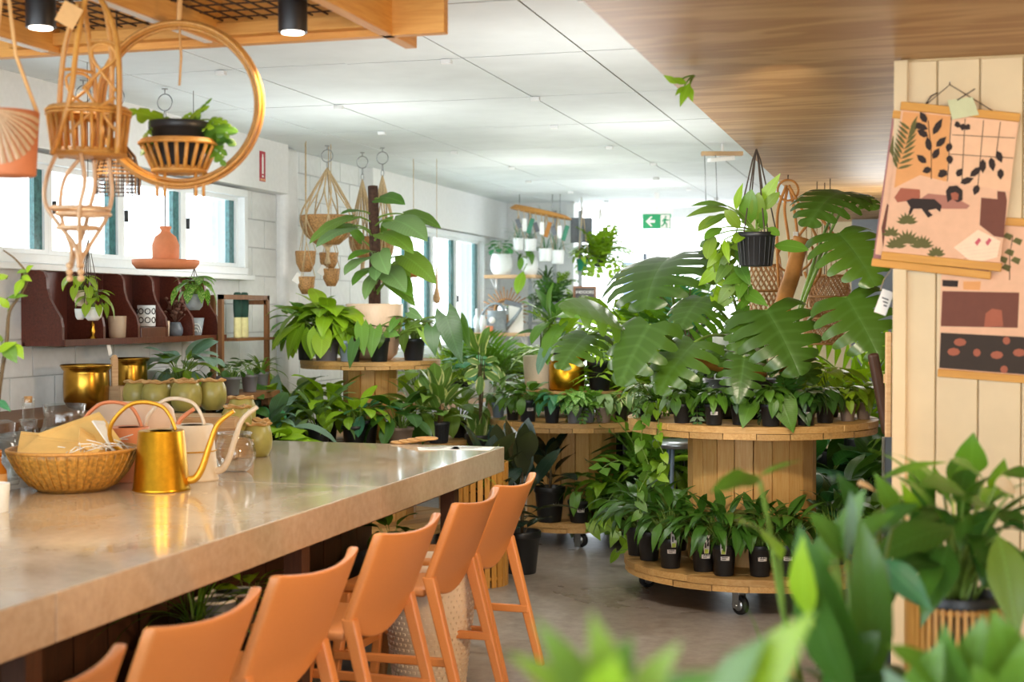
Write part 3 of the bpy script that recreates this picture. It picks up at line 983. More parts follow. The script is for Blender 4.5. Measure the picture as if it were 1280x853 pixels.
# ================================================================== COUNTER
XC, YC, ZC = -2.07, 7.1, .9
ct = thing('bar_counter', 'long waxed concrete bar counter with a dark timber base', 'counter', (-2.75, 4.5, 0))
seams = [-.4, 1.6, 3.35, 5.43, YC]
ysl = [1.2, 3.1, 5.33, YC]
for a, b in zip(ysl, ysl[1:]):
    m = MB(); m.box((0, 0, 0), (1.37, b - a - .003, .128)); obj('counter_slab', m, M['counter'], ct, (XC - .685 + 2.75, (a + b) / 2 - 4.5, ZC - .064), bevel=.004)
m = MB(); m.box((0, 0, 0), (1.1, 5.5, .05)); obj('sub_top', m, M['basewood'], ct, (-.0, -.25, ZC - .156))
nb = 26
for i in range(nb):
    y = 1.4 + i * (5.2 / nb)
    m = MB(); m.box((0, 0, 0), (.024, 5.2 / nb - .008, .70)); obj('base_board', m, M['basewood'], ct, (-2.62 + 2.75, y - 4.5 + .1, .37))
m = MB(); m.box((0, 0, 0), (.6, 5.2, .72)); obj('base_carcass', m, M['darkwood'], ct, (-2.95 + 2.75, 4.0 - 4.5, .37))
m = MB(); m.box((0, 0, 0), (.5, 5.2, .03)); obj('low_shelf', m, M['basewood'], ct, (-2.37 + 2.75, 4.0 - 4.5, .42))
for y in (1.5, 3.1, 4.75, 6.5):
    m = MB(); m.box((0, 0, 0), (.07, .07, .745)); obj('leg', m, M['basewood'], ct, (-2.17 + 2.75, y - 4.5, .3725))

# ================================================================== STOOLS
def make_stool():
    root = thing('bar_stool', '', 'stool', (0, 0, 0))
    # backrest: a bowed shell that leans away from the counter, its two side edges thick and rounded
    W2_, zt = .262, .876
    nx, nz, th = 12, 8, .030
    def pt(i, k, side):
        y = -W2_ + 2 * W2_ * i / nx
        q = y / W2_
        zb = .478 + .085 * q * q
        z = zb + (zt - .022 * (1 - q * q) - zb) * k / nz
        x = -.125 * min(1.0, (zt - z) / .33) + .055 * (1 - q * q) * (.35 + .65 * (z - .55) / .33)
        t = th * (.75 + .5 * abs(q) ** 3)
        return Vector((x + (t / 2 if side else -t / 2), y, z))
    m = MB()
    for side in (1, 0):
        rows = [[pt(i, k, side) for i in range(nx + 1)] for k in range(nz + 1)]
        if not side: rows = [r[::-1] for r in rows]
        m.grid(rows)
    def strip(a, b):
        m.grid([a, b])
    strip([pt(i, nz, 1) for i in range(nx + 1)], [pt(i, nz, 0) for i in range(nx + 1)])
    strip([pt(i, 0, 0) for i in range(nx + 1)], [pt(i, 0, 1) for i in range(nx + 1)])
    strip([pt(0, k, 1) for k in range(nz + 1)], [pt(0, k, 0) for k in range(nz + 1)])
    strip([pt(nx, k, 0) for k in range(nz + 1)], [pt(nx, k, 1) for k in range(nz + 1)])
    me = m.mesh('backrest', M['stool'])
    o = obj('backrest', me, None, root)
    w = o.modifiers.new('weld', 'WELD'); w.merge_threshold = .0005
    b = o.modifiers.new('bevel', 'BEVEL'); b.width = .011; b.segments = 3; b.limit_method = 'ANGLE'; b.angle_limit = math.radians(50)
    # seat
    m = MB()
    for a, b in (((.0, -.5), (.0, .5)),): pass
    rows = []
    for i in range(7):
        x = -.135 - .37 * i / 6
        wy = .235 - .02 * (i / 6) ** 3
        rows.append([(x, wy * (j / 6 * 2 - 1), .500 - .012 * math.cos((j / 6 * 2 - 1) * 1.5) * math.sin(math.pi * i / 6)) for j in range(7)])
    m.grid(rows)
    o = obj('seat', m, M['stool'], root)
    s = o.modifiers.new('solid', 'SOLIDIFY'); s.thickness = .032; s.offset = 1
    b = o.modifiers.new('bevel', 'BEVEL'); b.width = .01; b.segments = 3; b.limit_method = 'ANGLE'; b.angle_limit = math.radians(50)
    def leg(p0, p1, a, b):
        m = MB()
        d0 = Vector(p0); d1 = Vector(p1)
        vs = []
        for p, (sx, sy) in ((d0, a), (d1, b)):
            vs += [p + Vector((x * sx / 2, y * sy / 2, 0)) for x, y in ((-1, -1), (1, -1), (1, 1), (-1, 1))]
        m.add(vs, [(3, 2, 1, 0), (4, 5, 6, 7), (0, 1, 5, 4), (1, 2, 6, 5), (2, 3, 7, 6), (3, 0, 4, 7)], 0, False)
        return obj('leg', m, M['stool'], root, bevel=.007)
    for s in (1, -1):
        leg((.04, s * .25, 0), (-.112, s * .243, .585), (.036, .036), (.05, .04))
        leg((-.54, s * .225, 0), (-.47, s * .21, .50), (.034, .034), (.048, .042))
        m = MB(); m.box((0, 0, 0), (.50, .022, .034)); obj('side_rail', m, M['stool'], root, (-.262, s * .236, .255), bevel=.005)
    m = MB(); m.box((0, 0, 0), (.024, .43, .036)); obj('foot_rail', m, M['stool'], root, (-.512, 0, .235), bevel=.005)
    return root
st0 = make_stool()
spots = [(5.97, 'orange plastic bar stool at the far end of the counter'),
         (5.40, 'second orange bar stool from the far end of the counter'),
         (4.62, 'third orange bar stool from the far end of the counter'),
         (3.84, 'fourth orange bar stool from the far end of the counter'),
         (3.17, 'fifth orange bar stool from the far end of the counter'),
         (2.50, 'nearest orange bar stool, only its backrest tip showing at the bottom left')]
for i, (y, lab) in enumerate(spots):
    o = st0 if i == 0 else dup(st0, (0, 0, 0))
    o.location = (-1.69, y, 0); o['label'] = lab; o['group'] = 'bar stools along the counter'
    o.rotation_euler.z = (-.03, -.01, -.05, -.04, -.03, -.04)[i]

# ================================================================== CABLE SPOOL TABLES
def disc_planks(root, r, z, th, n, rot, mats, part):
    """a round top sawn out of parallel boards: each board a piece of its own"""
    w = 2 * r / n
    for i in range(n):
        a, b = -r + i * w, -r + (i + 1) * w
        pts_t, pts_b = [], []
        g = .0022
        k = 10
        def xx(y): return math.sqrt(max(r * r - y * y, 0.0))
        ys_ = [a + g + (b - a - 2 * g) * j / k for j in range(k + 1)]
        poly = [(xx(y), y) for y in ys_] + [(-xx(y), y) for y in reversed(ys_)]
        poly = [p for q, p in enumerate(poly) if q == 0 or (Vector(p) - Vector(poly[q - 1])).length > 1e-4]
        if (Vector(poly[0]) - Vector(poly[-1])).length < 1e-4: poly.pop()
        m = MB(); m.prism(poly, 0, th)
        obj(part, m, mats, root, (0, 0, z + .0012 * ((i * 5) % 3)), (0, 0, rot))
def caster(root, x, y, ztop, ang):
    c = obj('caster', MB().box((0, 0, ztop - .004), (.10, .085, .008)).box((0, .027, ztop - .05), (.045, .005, .10)).box((0, -.027, ztop - .05), (.045, .005, .10))
            .tube([(.01, -.04, .052), (.01, .04, .052)], .006, 8), M['steel'], root, (x, y, 0), (0, 0, ang))
    m = MB(); m.xf = Matrix.Translation((.01, 0, .052)) @ Matrix.Rotation(math.pi / 2, 4, 'X')
    m.lathe([(0, -.018), (.036, -.018), (.05, -.014), (.052, 0), (.05, .014), (.036, .018), (0, .018)], 20); obj('wheel', m, M['rubber'], c)
    m = MB(); m.xf = Matrix.Translation((.01, 0, .052)) @ Matrix.Rotation(math.pi / 2, 4, 'X')
    m.lathe([(.006, -.021), (.03, -.020), (.03, .020), (.006, .021)], 16); obj('hub', m, M['steel'], c)
def spool(name, label, cx, cy, r_top, z_top, r_low, z_low, r_col, th, nst=20, wheels=True, rot=0.0, zbase=None, n=8):
    root = thing(name, label, 'table', (cx, cy, 0), 0, 'cable spool plant tables')
    z0 = 0
    disc_planks(root, r_top, z_top - th / 2, th / 2, n, rot, M['pine'], 'top_plank')
    disc_planks(root, r_top * .995, z_top - th, th / 2 - .003, n, rot + math.pi / 2, M['pine'], 'under_plank')
    if r_low:
        disc_planks(root, r_low, z_low - th / 2, th / 2, n, rot + .2, M['pine'], 'deck_plank')
        disc_planks(root, r_low * .995, z_low - th, th / 2 - .003, n, rot + .2 + math.pi / 2, M['pine'], 'deck_under_plank')
    zc0 = z_low if r_low else zbase
    for i in range(nst):
        a = 2 * math.pi * (i + .5) / nst
        w = 2 * r_col * math.tan(math.pi / nst) - .003
        m = MB(); m.box((0, 0, 0), (.026, w, z_top - th - zc0)); obj('stave', m, M['pinez'], root, (r_col * math.cos(a), r_col * math.sin(a), (z_top - th + zc0) / 2), (0, 0, a))
    if wheels:
        for k in range(4):
            a = math.radians((-98, -8, 82, 172)[k]) + rot
            caster(root, r_low * .84 * math.cos(a), r_low * .84 * math.sin(a), z_low - th, a + .9 + k)
    return root
RX, RY = -.917, 8.16
MX, MY = -2.37, 9.83
LX, LY = -3.70, 9.34
spool('spool_table', 'large pine cable spool table on casters, nearest the boarded wall', RX, RY, .70, 1.0, .72, .205, .345, .07, 22, rot=.15)
spool('spool_table', 'middle pine cable spool table on casters, beyond the end of the counter', MX, MY, .58, .85, .52, .17, .30, .065, 20, rot=.5)
spool('spool_table', 'small high pine spool stand under the big cream planter', LX, LY, .49, 1.264, 0, 0, .175, .055, 12, False, .3, zbase=.72, n=6)
spool('spool_table', 'wide low pine spool deck below the cream planter stand', LX, LY, .70, .715, .62, .16, .3, .06, 20, True, .8)
# ================================================================== THINGS ON THE COUNTER
def cpos(u, v, z=ZC): return at_z(u, v, z)
IMG = math.atan2(_r.y, _r.x)        # the angle along the picture's right

# woven bowl with paper packets
bp = cpos(92, 612)
b = thing('woven_bowl', 'wide shallow woven bamboo bowl of paper packets at the near end of the counter', 'bowl', bp)
m = MB(); m.lathe([(0, .001), (.13, 0), (.165, .02), (.21, .075), (.24, .13), (.25, .16), (.245, .163), (.232, .13), (.2, .08), (.15, .03), (0, .02)], 40)
obj('bowl_body', m, M['bowlw'], b)
for k in range(40):
    a = 2 * math.pi * k / 40
    m = MB(); m.tube([(r_ * math.cos(a), r_ * math.sin(a), z_) for r_, z_ in ((.165, .021), (.212, .076), (.242, .131), (.251, .158))], .0035, 4); obj('bowl_rib', m, M['bowlw'], b)
m = MB(); m.tube(circle(.25, .16, 40), .007, 6, closed=True); obj('bowl_rim', m, M['rattan'], b)
pk = [(-.08, .02, .17, .27, .20, (.35, .12, .3), 'seedpaper', 'honey paper packet lying lowest on the left in the woven bowl'),
      (.01, .05, .20, .26, .20, (.6, -.3, .6), 'seedpaper', 'honey paper packet leaning up in the middle of the woven bowl'),
      (-.02, -.07, .165, .28, .17, (.3, .1, -.1), 'seedpaper', 'tan paper packet at the front of the woven bowl'),
      (.09, .0, .17, .16, .16, (.4, .6, .5), 'seedpaper', 'honey paper packet on the right side of the woven bowl'),
      (.12, .07, .20, .10, .16, (.9, .1, 1.4), 'paper', 'white card standing at the right rear of the woven bowl'),
      (.04, .10, .19, .18, .13, (.75, -.2, .4), 'paper', 'white card behind the leaning packets in the woven bowl')]
for dx, dy, dz, sx, sy, rot, mt, lab in pk:
    m = MB(); m.box((0, 0, 0), (sx, sy, .006)); m.box((0, sy * .44, .0042), (sx * .98, .02, .002))
    e = Euler(rot).to_matrix(); rz = Matrix.Rotation(IMG, 3, 'Z')
    o = obj('paper_packet', m, M[mt], None, bp + rz @ Vector((dx, dy, dz)), (rz @ e).to_euler(), bevel=.001)
    tag(o, lab, 'packet', 'packets in the woven bowl')
# raffia shreds filling the bowl's right side
m = MB(); rr = random.Random(3)
for k in range(120):
    a, r_ = rr.uniform(-1.2, 2.6), rr.uniform(.02, .2)
    p = Vector((r_ * math.cos(a), r_ * math.sin(a), .09 + .22 * r_ + rr.uniform(0, .05)))
    q = Vector((rr.uniform(-.06, .06), rr.uniform(-.06, .06), rr.uniform(-.01, .03)))
    m.tube([p - q, p + Vector((0, 0, .01)), p + q], .0022, 3)
o = obj('paper_shred', m, M['paper'], None, bp + Vector((0, 0, .01))); tag(o, 'white paper shred filling the woven bamboo bowl', 'filling', kind='stuff')

def watering_can(label, u, v, mat, scale, trim, tilt=0.0, band=False):
    p = cpos(u, v)
    w = thing('watering_can', label, 'watering can', p, IMG + tilt, 'watering cans on the counter')
    s = scale
    m = MB(); m.lathe([(0, 0), (.112, 0), (.114, .006), (.11, .012), (.089, .232), (.086, .236), (.05, .232), (.048, .226), (.05, .222), (0, .2)], 36)
    m2 = obj('can_body', m, M[mat], w, scale=s)
    m = MB(); m.lathe([(0, .2345), (.044, .2345)], 24); obj('can_opening', m, M['hollow'], w, scale=s)
    h = catmull([(-.04, .092, .11), (-.12, .10, .12), (-.195, .04, .17), (-.2, 0, .25), (-.14, 0, .325), (-.075, 0, .346), (0, 0, .33), (.036, 0, .288), (.056, 0, .234)], 5)
    m = MB(); m.tube(h, .0095, 8, flat=.8); obj('can_handle', m, M[trim], w, scale=s)
    sp = catmull([(.088, 0, .04), (.13, 0, .045), (.16, 0, .09), (.19, 0, .18), (.222, 0, .26), (.285, 0, .312)], 6)
    m = MB(); m.tube(sp, [.017 - .008 * i / (len(sp) - 1) for i in range(len(sp))], 10); obj('can_spout', m, M[trim], w, scale=s)
    if band:
        m = MB(); m.tube(circle(.1015, .125, 36), .003, 6, closed=True); obj('can_band', m, M['goldpaint'], w, scale=s)
    return w
watering_can('brushed gold watering can beside the woven bowl', 202, 613, 'gold', 1.0, 'goldpaint')
watering_can('coral watering can half hidden behind the gold one', 161, 600, 'coral', .94, 'coral', .18)
watering_can('cream watering can with a gold band behind the gold one', 240, 600, 'creamenamel', .98, 'creamenamel', -.1, True)

# glassware
p = cpos(293, 590)
g = thing('glass_fishbowl', 'round clear glass bowl next to the cream watering can spout', 'bowl', p)
m = MB(); m.lathe([(0, 0), (.05, 0), (.075, .02), (.092, .06), (.094, .09), (.085, .125), (.072, .15), (.074, .165), (.078, .17), (.074, .172), (.069, .165), (.068, .15), (.08, .124), (.088, .09), (.087, .06), (.07, .025), (0, .012)], 32); obj('bowl_glass', m, M['glass'], g)
m = MB(); m.tube(circle(.076, .17, 32), .0035, 6, closed=True); obj('bowl_rim', m, M['glass'], g)
p = cpos(81, 597)
g = thing('glass_terrarium', 'clear bell-shaped glass terrarium holding moss behind the woven bowl', 'terrarium', p)
m = MB(); m.lathe([(0, 0), (.11, 0), (.128, .03), (.13, .08), (.115, .16), (.088, .22), (.082, .26), (.09, .31), (.087, .31), (.079, .26), (.084, .22), (.111, .16), (.126, .08), (.12, .02), (0, .008)], 36); obj('terrarium_glass', m, M['glass'], g)
m = MB(); m.lathe([(0, .01), (.118, .01), (.12, .05), (.09, .065), (0, .075)], 24); obj('soil', m, M['soil'], g)
crown(g, 'round', 'olive', 9, .11, .07, 5)
crown(g, 'sprig', 'mid', 6, .1, .07, 6)
p = cpos(36, 598)
g = thing('glass_bottle', 'clear shouldered glass bottle with a cork stopper', 'bottle', p)
m = MB(); m.lathe([(0, 0), (.07, 0), (.074, .01), (.07, .1), (.055, .17), (.04, .2), (.036, .24), (.04, .245), (.03, .25), (.028, .2), (.05, .15), (.065, .09), (.066, .015), (0, .012)], 28); obj('bottle_glass', m, M['glass'], g)
m = MB(); m.lathe([(0, .25), (.024, .25), (.026, .33), (.024, .338), (0, .338)], 20); obj('neck_tube', m, M['glass'], g)
m = MB(); m.lathe([(0, .318), (.016, .318), (.017, .345), (0, .345)], 16); obj('cork', m, M['cork'], g)
p = cpos(6, 606)
g = thing('glass_jar', 'clear glass jar with a ground lid at the left edge', 'jar', p)
m = MB(); m.lathe([(0, 0), (.055, 0), (.06, .02), (.06, .15), (.045, .17), (.045, .19), (.038, .19), (.038, .17), (.053, .148), (.052, .02), (0, .01)], 28); obj('jar_body', m, M['glass'], g)
m = MB(); m.lathe([(0, .19), (.05, .19), (.052, .2), (.04, .21), (.045, .25), (.02, .262), (0, .262)], 28); obj('jar_lid', m, M['glass'], g)
p = cpos(-4, 622)
g = thing('amber_bottle', 'amber brown bottle cut by the left edge beside the bowl', 'bottle', p)
m = MB(); m.lathe([(0, 0), (.035, 0), (.037, .01), (.037, .1), (.018, .13), (.018, .155), (0, .155)], 24); obj('bottle_body', m, M['amber'], g)
m = MB(); m.lathe([(.0375, .02), (.0378, .09)], 24); obj('bottle_label', m, M['kraft'], g)
m = MB(); m.lathe([(0, .155), (.02, .155), (.02, .18), (0, .18)], 16); obj('bottle_cap', m, M['amber'], g)

# broad cream planter behind the cans
p = cpos(166, 588)
g = thing('oval_planter', 'broad smooth cream planter behind the watering cans', 'planter', p, IMG)
m = MB(); m.lathe([(0, 0), (.15, 0), (.178, .03), (.196, .12), (.196, .2), (.18, .27), (.155, .296), (.14, .3), (.13, .296), (.12, .27), (0, .25)], 40); obj('planter_body', m, M['peach'], g, scale=(1, .6, 1))

# crates carrying the glazed pots
p = at_z(217, 521, 1.10)
cr = thing('display_crate', 'pale wooden display crate under the row of olive pots', 'crate', (p.x + .03, p.y + .1, ZC), IMG)
for zz in (.03, .1, .17):
    m = MB()
    m.box((0, 0, 0), (.50, .30, .05)); obj('crate_board', m, M['shelfw'], cr, (0, 0, zz), bevel=.003)
m = MB(); m.box((0, 0, 0), (.48, .28, .2)); obj('crate_core', m, M['shelfw'], cr, (0, 0, .1))
p2 = at_z(286, 549, .99)
c2 = thing('display_block', 'low pale wooden block under the tall olive pot', 'block', (p2.x, p2.y + .08, ZC), IMG)
m = MB(); m.box((0, 0, .045), (.2, .2, .09)); obj('block_body', m, M['shelfw'], c2, bevel=.004)
m = MB(); m.box((0, 0, .093), (.18, .18, .006)); obj('block_top', m, M['shelfw'], c2, bevel=.001)

def gourd(label, p, r, h, seed):
    g = thing('olive_pot', label, 'pot', p, seed * .7, 'olive glazed pots')
    m = MB(); m.lathe([(0, 0), (.55 * r, 0), (.7 * r, .02 * h), (.95 * r, .25 * h), (r, .5 * h), (.95 * r, .72 * h), (.8 * r, .88 * h), (.72 * r, .93 * h)], 32, wob=.006); obj('pot_body', m, M['gourd'], g)
    n = 40
    rows = []
    for rr_, zz in ((.70, .91), (.82, .945), (.9, .985), (.8, 1.0), (.62, .965), (.58, .9)):
        rows.append([(r * rr_ * (1 + .12 * math.cos(5 * 2 * math.pi * i / n) * (1 if zz > .93 else .2)) * math.cos(2 * math.pi * i / n), r * rr_ * (1 + .12 * math.cos(5 * 2 * math.pi * i / n) * (1 if zz > .93 else .2)) * math.sin(2 * math.pi * i / n),
                      h * (zz + .035 * math.cos(5 * 2 * math.pi * i / n + 2) * (zz > .93))) for i in range(n + 1)])
    m = MB(); m.grid(rows); obj('pot_rim', m, M['gourdrim'], g)
    m = MB(); m.lathe([(0, .86 * h), (.6 * r, .9 * h)], 20); obj('pot_hollow', m, M['hollow'], g)
    return g
Z1 = 1.10
def on1(u, v): q = at_z(u, v, Z1); return Vector((q.x, q.y, Z1))
q = on1(233, 514)
base = Vector((q.x, q.y, Z1)); ax = Vector((_r.x, _r.y, 0)); ay = Vector((-_r.y, _r.x, 0))
gourd('olive glazed pot, third along the front of the crate and fullest in view', base, .08, .155, 1)
gourd('olive glazed pot, second from the left on the crate', base - ax * .155 + ay * .03, .078, .15, 2)
gourd('olive glazed pot, leftmost on the crate, half behind its neighbour', base - ax * .27 + ay * .09, .074, .15, 3)
gourd('olive glazed pot, rightmost on the crate', base + ax * .115 + ay * .09, .07, .158, 4)
gourd('olive glazed pot at the back of the crate between two others', base - ax * .06 + ay * .15, .07, .155, 5)
gourd('tall olive glazed pot on the low block right of the crate', Vector((c2.location.x, c2.location.y, ZC + .096)), .075, .15, 6)
q = Vector((c2.location.x, c2.location.y, ZC)) + ay * .24 - ax * .02
c3 = thing('display_block', 'taller wooden block standing behind the low block', 'block', q, IMG)
m = MB(); m.box((0, 0, .06), (.2, .2, .12)); obj('block_body', m, M['shelfw'], c3, bevel=.004)
m = MB(); m.box((0, 0, .123), (.18, .18, .006)); obj('block_top', m, M['shelfw'], c3, bevel=.001)
gourd('olive glazed pot on the taller block at the back right', q + Vector((0, 0, .126)), .072, .15, 7)
gourd('olive glazed pot on the bare counter, nearest the far end', cpos(322, 571), .072, .165, 8)
gourd('olive glazed pot on the counter just behind the one nearest the far end', cpos(320, 571) + ay * .17 - ax * .02, .066, .17, 9)

# papers at the far end
for k, (u, v, rz, lab) in enumerate(((548, 561, .1, 'white price sheet lying at the far corner of the counter'), (590, 561, -.15, 'white price sheet beside the far corner edge'))):
    m = MB(); m.box((0, 0, .001), (.21, .15, .002)); 
    s = thing('price_sheet', lab, 'paper', cpos(u, v), IMG + rz)
    obj('sheet', m, M['paper'], s)
    for j in range(3):
        m = MB(); m.box((0, 0, 0), (.13 - .03 * j, .008, .0006)); obj('print_line', m, M['ink'], s, (-.02, .04 - .03 * j, .0024))
# a coiled tan hose end lying behind the counter edge
o = thing('coiled_rope', 'tan coiled rope lying on the far edge of the counter', 'rope', cpos(498, 555) + Vector((0, .02, .0)))
for k in range(4):
    m = MB(); m.tube([(x, y, z) for x, y, z in circle(.045 + .004 * k, .006 + .008 * k, 24)], .006, 6, closed=True); obj('rope_coil', m, M['kraft'], o, (.05 * k, .0, 0))

# things kept under the counter
for (u, v, lab, rr_) in ((292, 752, 'white rimmed dark bowl on the shelf under the counter', .085), (268, 762, 'smaller white rimmed dark bowl under the counter, in front of the other', .075)):
    p = at_x(u, v, -2.36); p.z = .436
    g = thing('dark_bowl', lab, 'bowl', p, 0, 'bowls under the counter')
    m = MB(); m.lathe([(0, 0), (.6 * rr_, 0), (.9 * rr_, .06), (rr_, .16), (.93 * rr_, .16), (.8 * rr_, .06), (0, .03)], 28); obj('bowl_body', m, M['slate'], g)
    m = MB(); m.tube(circle(.97 * rr_, .16, 28), .006, 6, closed=True); obj('bowl_rim', m, M['whitepot'], g)
p = Vector((-2.32, 2.95, .436))
for k, (dy, w, h, mt, lab) in enumerate(((0, .17, .27, 'sticker', 'pale blue boxed kit on the shelf under the near counter'), (-.2, .05, .24, 'terra', 'narrow coral box beside the pale blue box under the counter'))):
    g = thing('boxed_kit', lab, 'box', p + Vector((0, dy, 0)))
    m = MB(); m.box((0, 0, h / 2), (.12, w, h)); obj('box_body', m, M['bluedoor' if k == 0 else mt], g, bevel=.002)
    m = MB(); m.box((.061, 0, h * .7), (.002, w * .8, h * .3)); obj('box_label', m, M['paper'], g)
plant('grass_plant', 'spiky grass plant in a dark pot on the shelf under the counter', (-2.36, 4.35, .436), 'grass', 'mid', 40, .36, ('nursery', 'black', .07, .12), 31, cat='plant', stem=M['stem'])
plant('leafy_plant', 'broad leafy plant in a dark pot under the far end of the counter', (-2.34, 4.72, .436), 'broad', 'bright', 9, .2, ('nursery', 'black', .065, .12), 32)
plant('leafy_plant', 'small bright plant in a slatted pot under the counter corner', (-2.3, 6.05, .436), 'broad', 'mid', 12, .2, ('nursery', 'grey', .075, .13), 33)
# big textured cream planter on the floor between the stools
p = at_z(560, 838, 0)
g = thing('textured_planter', 'tall dotted cream planter on the floor between the stools and the counter', 'planter', (-2.0, 5.72, 0))
m = MB(); m.lathe([(0, 0), (.13, 0), (.15, .03), (.185, .3), (.195, .52), (.19, .55), (.17, .55), (.165, .5), (0, .48)], 36); obj('planter_body', m, M['cream'], g)
m = MB()
for j in range(22):
    for i in range(44):
        a = 2 * math.pi * (i + .5 * (j % 2)) / 44; z = .03 + j * .023; r_ = .15 + .035 * min(1, z / .3) * 1.0 + (max(0, z - .3) * .045)
        m.box((r_ * math.cos(a), r_ * math.sin(a), z), (.008, .012, .010), rot=(0, 0, a))
o = obj('raised_dots', m, M['cream'], g); o['kind'] = 'stuff'

# ================================================================== BENCH AND SHELF ALONG THE LEFT WALL
ZBN = 1.09
bn = thing('wall_bench', 'long timber display bench along the left wall under the windows', 'bench', (-4.27, 6.55, 0))
m = MB(); m.box((0, 0, 0), (.5, 4.0, .045)); obj('bench_top', m, M['brownwood'], bn, (0, 0, ZBN - .0225), bevel=.004)
for y in (-1.9, 0, 1.9):
    for x in (-.2, .2):
        m = MB(); m.box((0, 0, 0), (.05, .05, ZBN - .045)); obj('leg', m, M['brownwood'], bn, (x, y, (ZBN - .045) / 2))
def bpos(u, x=-4.25):
    q = at_x(u, 480, x); return Vector((q.x, q.y, ZBN))
def brass_pot(label, p, r, h):
    g = thing('brass_pot', label, 'pot', p, 0, 'aged brass pots')
    m = MB(); m.lathe([(0, 0), (.5 * r, 0), (.78 * r, .06 * h), (.94 * r, .2 * h), (.97 * r, .55 * h), (.95 * r, .82 * h), (.93 * r, .86 * h), (1.04 * r, .93 * h), (1.06 * r, .985 * h), (1.02 * r, h), (.96 * r, .97 * h), (.9 * r, .85 * h), (0, .8 * h)], 40); obj('pot_body', m, M['brass'], g)
    m = MB(); m.tube(circle(1.05 * r, .98 * h, 40), .006, 6, closed=True); obj('rolled_rim', m, M['brass'], g)
    return g
brass_pot('large hammered brass pot on the wall bench', bpos(108, -4.18), .122, .235)
brass_pot('smaller brass pot behind the large one on the wall bench', bpos(136, -4.3) + Vector((0, .22, 0)), .10, .25)
g = thing('wooden_caddy', 'small tan wooden caddy with a rounded upright handle board', 'caddy', bpos(147, -4.06), .0)
for (dx, dy, sx, sy) in ((.05, 0, .012, .13), (-.05, 0, .012, .13), (0, .06, .09, .012), (0, -.06, .09, .012)):
    m = MB(); m.box((0, 0, 0), (sx, sy, .12)); obj('caddy_side', m, M['shelfw'], g, (dx, dy, .06))
m = MB(); m.box((0, 0, 0), (.088, .108, .01)); obj('caddy_floor', m, M['shelfw'], g, (0, 0, .006))
m = MB(); pts = [(-.02, 0), (.02, 0), (.02, .14)] + [(.02 * math.cos(a), .14 + .03 * math.sin(a)) for a in (.4, .8, 1.2, 1.57, 1.9, 2.3, 2.7)] + [(-.02, .14)]
m.prism(pts, -.006, .006); obj('handle_board', m, M['shelfw'], g, (0, -.03, .115), (math.pi / 2, 0, math.pi / 2 - .3))
g = thing('patterned_vase', 'cream rectangular vase with gold marks on the wall bench', 'vase', bpos(196, -4.3))
m = MB(); m.box((0, 0, .085), (.1, .15, .17)); obj('vase_body', m, M['whitepot'], g, bevel=.012)
for i in range(3):
    for j in range(3):
        m = MB(); m.box((.0505, -.045 + .045 * i, .05 + .04 * j), (.002, .018, .022), rot=(.6 * ((i + j) % 2), 0, 0)); obj('gold_mark', m, M['goldpaint'], g)

# dark compartment shelf on the wall
sh = thing('compartment_shelf', 'dark stained wall shelf with curved dividers below the window', 'shelf', (XW + .01, 6.5, 1.42))
m = MB(); m.box((0, 0, 0), (.02, 1.80, .40)); obj('back_panel', m, M['darkwood'], sh, (.012, .9, .2))
m = MB(); m.box((0, 0, 0), (.24, 1.80, .02)); obj('bottom_board', m, M['darkwood'], sh, (.13, .9, .01))
m = MB(); m.box((0, 0, 0), (.018, 1.80, .035)); obj('front_lip', m, M['darkwood'], sh, (.255, .9, .0175))
prf = [(0, .02), (.235, .02), (.235, .1), (.225, .15), (.19, .2), (.16, .25), (.145, .3), (.14, .36), (.125, .39), (.1, .398), (0, .4)]
for k, y in enumerate((0.01, .40, .76, 1.08, 1.40, 1.72)):
    m = MB(); m.prism([(a, b_) for a, b_ in prf], -.011, .011); obj('divider', m, M['darkwood'], sh, (.012, y, 0), (math.pi / 2, 0, 0))
m = MB(); m.box((0, 0, 0), (.20, .28, .07)); obj('drawer', m, M['darkwood'], sh, (.15, .92, .056), bevel=.003)
ZSH = 1.442
def spos(u, x=-4.42, z=ZSH):
    q = at_x(u, 400, x); return Vector((q.x, q.y, z))
def simple_pot(name, label, p, prof_, mt, cat='pot', n=28, group=None, part='pot_body', deco=None):
    g = thing(name, label, cat, p, 0, group)
    m = MB(); m.lathe(prof_, n); obj(part, m, M[mt], g)
    if deco: deco(g)
    return g
def rim(r, z, mt): 
    def f(g):
        m = MB(); m.tube(circle(r, z, 28), .003, 6, closed=True); obj('pot_rim', m, M[mt], g)
    return f
simple_pot('cream_pot', 'plain cream pot in the second compartment of the dark shelf', spos(147), [(0, 0), (.035, 0), (.048, .015), (.055, .13), (.05, .132), (.045, .02), (0, .015)], 'cream', deco=rim(.0525, .132, 'cream'))
g = simple_pot('patterned_mug', 'white mug with black rings and a curly handle on the shelf drawer', spos(183, -4.40, 1.514), [(0, 0), (.05, 0), (.053, .005), (.053, .125), (.048, .125), (.046, .01), (0, .01)], 'whitepot', 'mug', part='mug_body')
for zz in (.038, .09):
    for aa in (-1.5, -.75, 0, .75):
        m = MB(); ca = aa - .9
        m.tube([((.0545) * math.cos(ca + .28 * math.cos(t_)), (.0545) * math.sin(ca + .28 * math.cos(t_)), zz + .016 * math.sin(t_)) for t_ in [2 * math.pi * i / 14 for i in range(14)]], .003, 4, closed=True)
        obj('ring_print', m, M['ink'], g)
m = MB(); m.tube(catmull([(.02, .05, .1), (.02, .085, .115), (.02, .095, .08), (.02, .075, .06), (.02, .09, .04), (.02, .08, .025), (.02, .05, .03)], 4), .006, 6); obj('mug_handle', m, M['whitepot'], g)
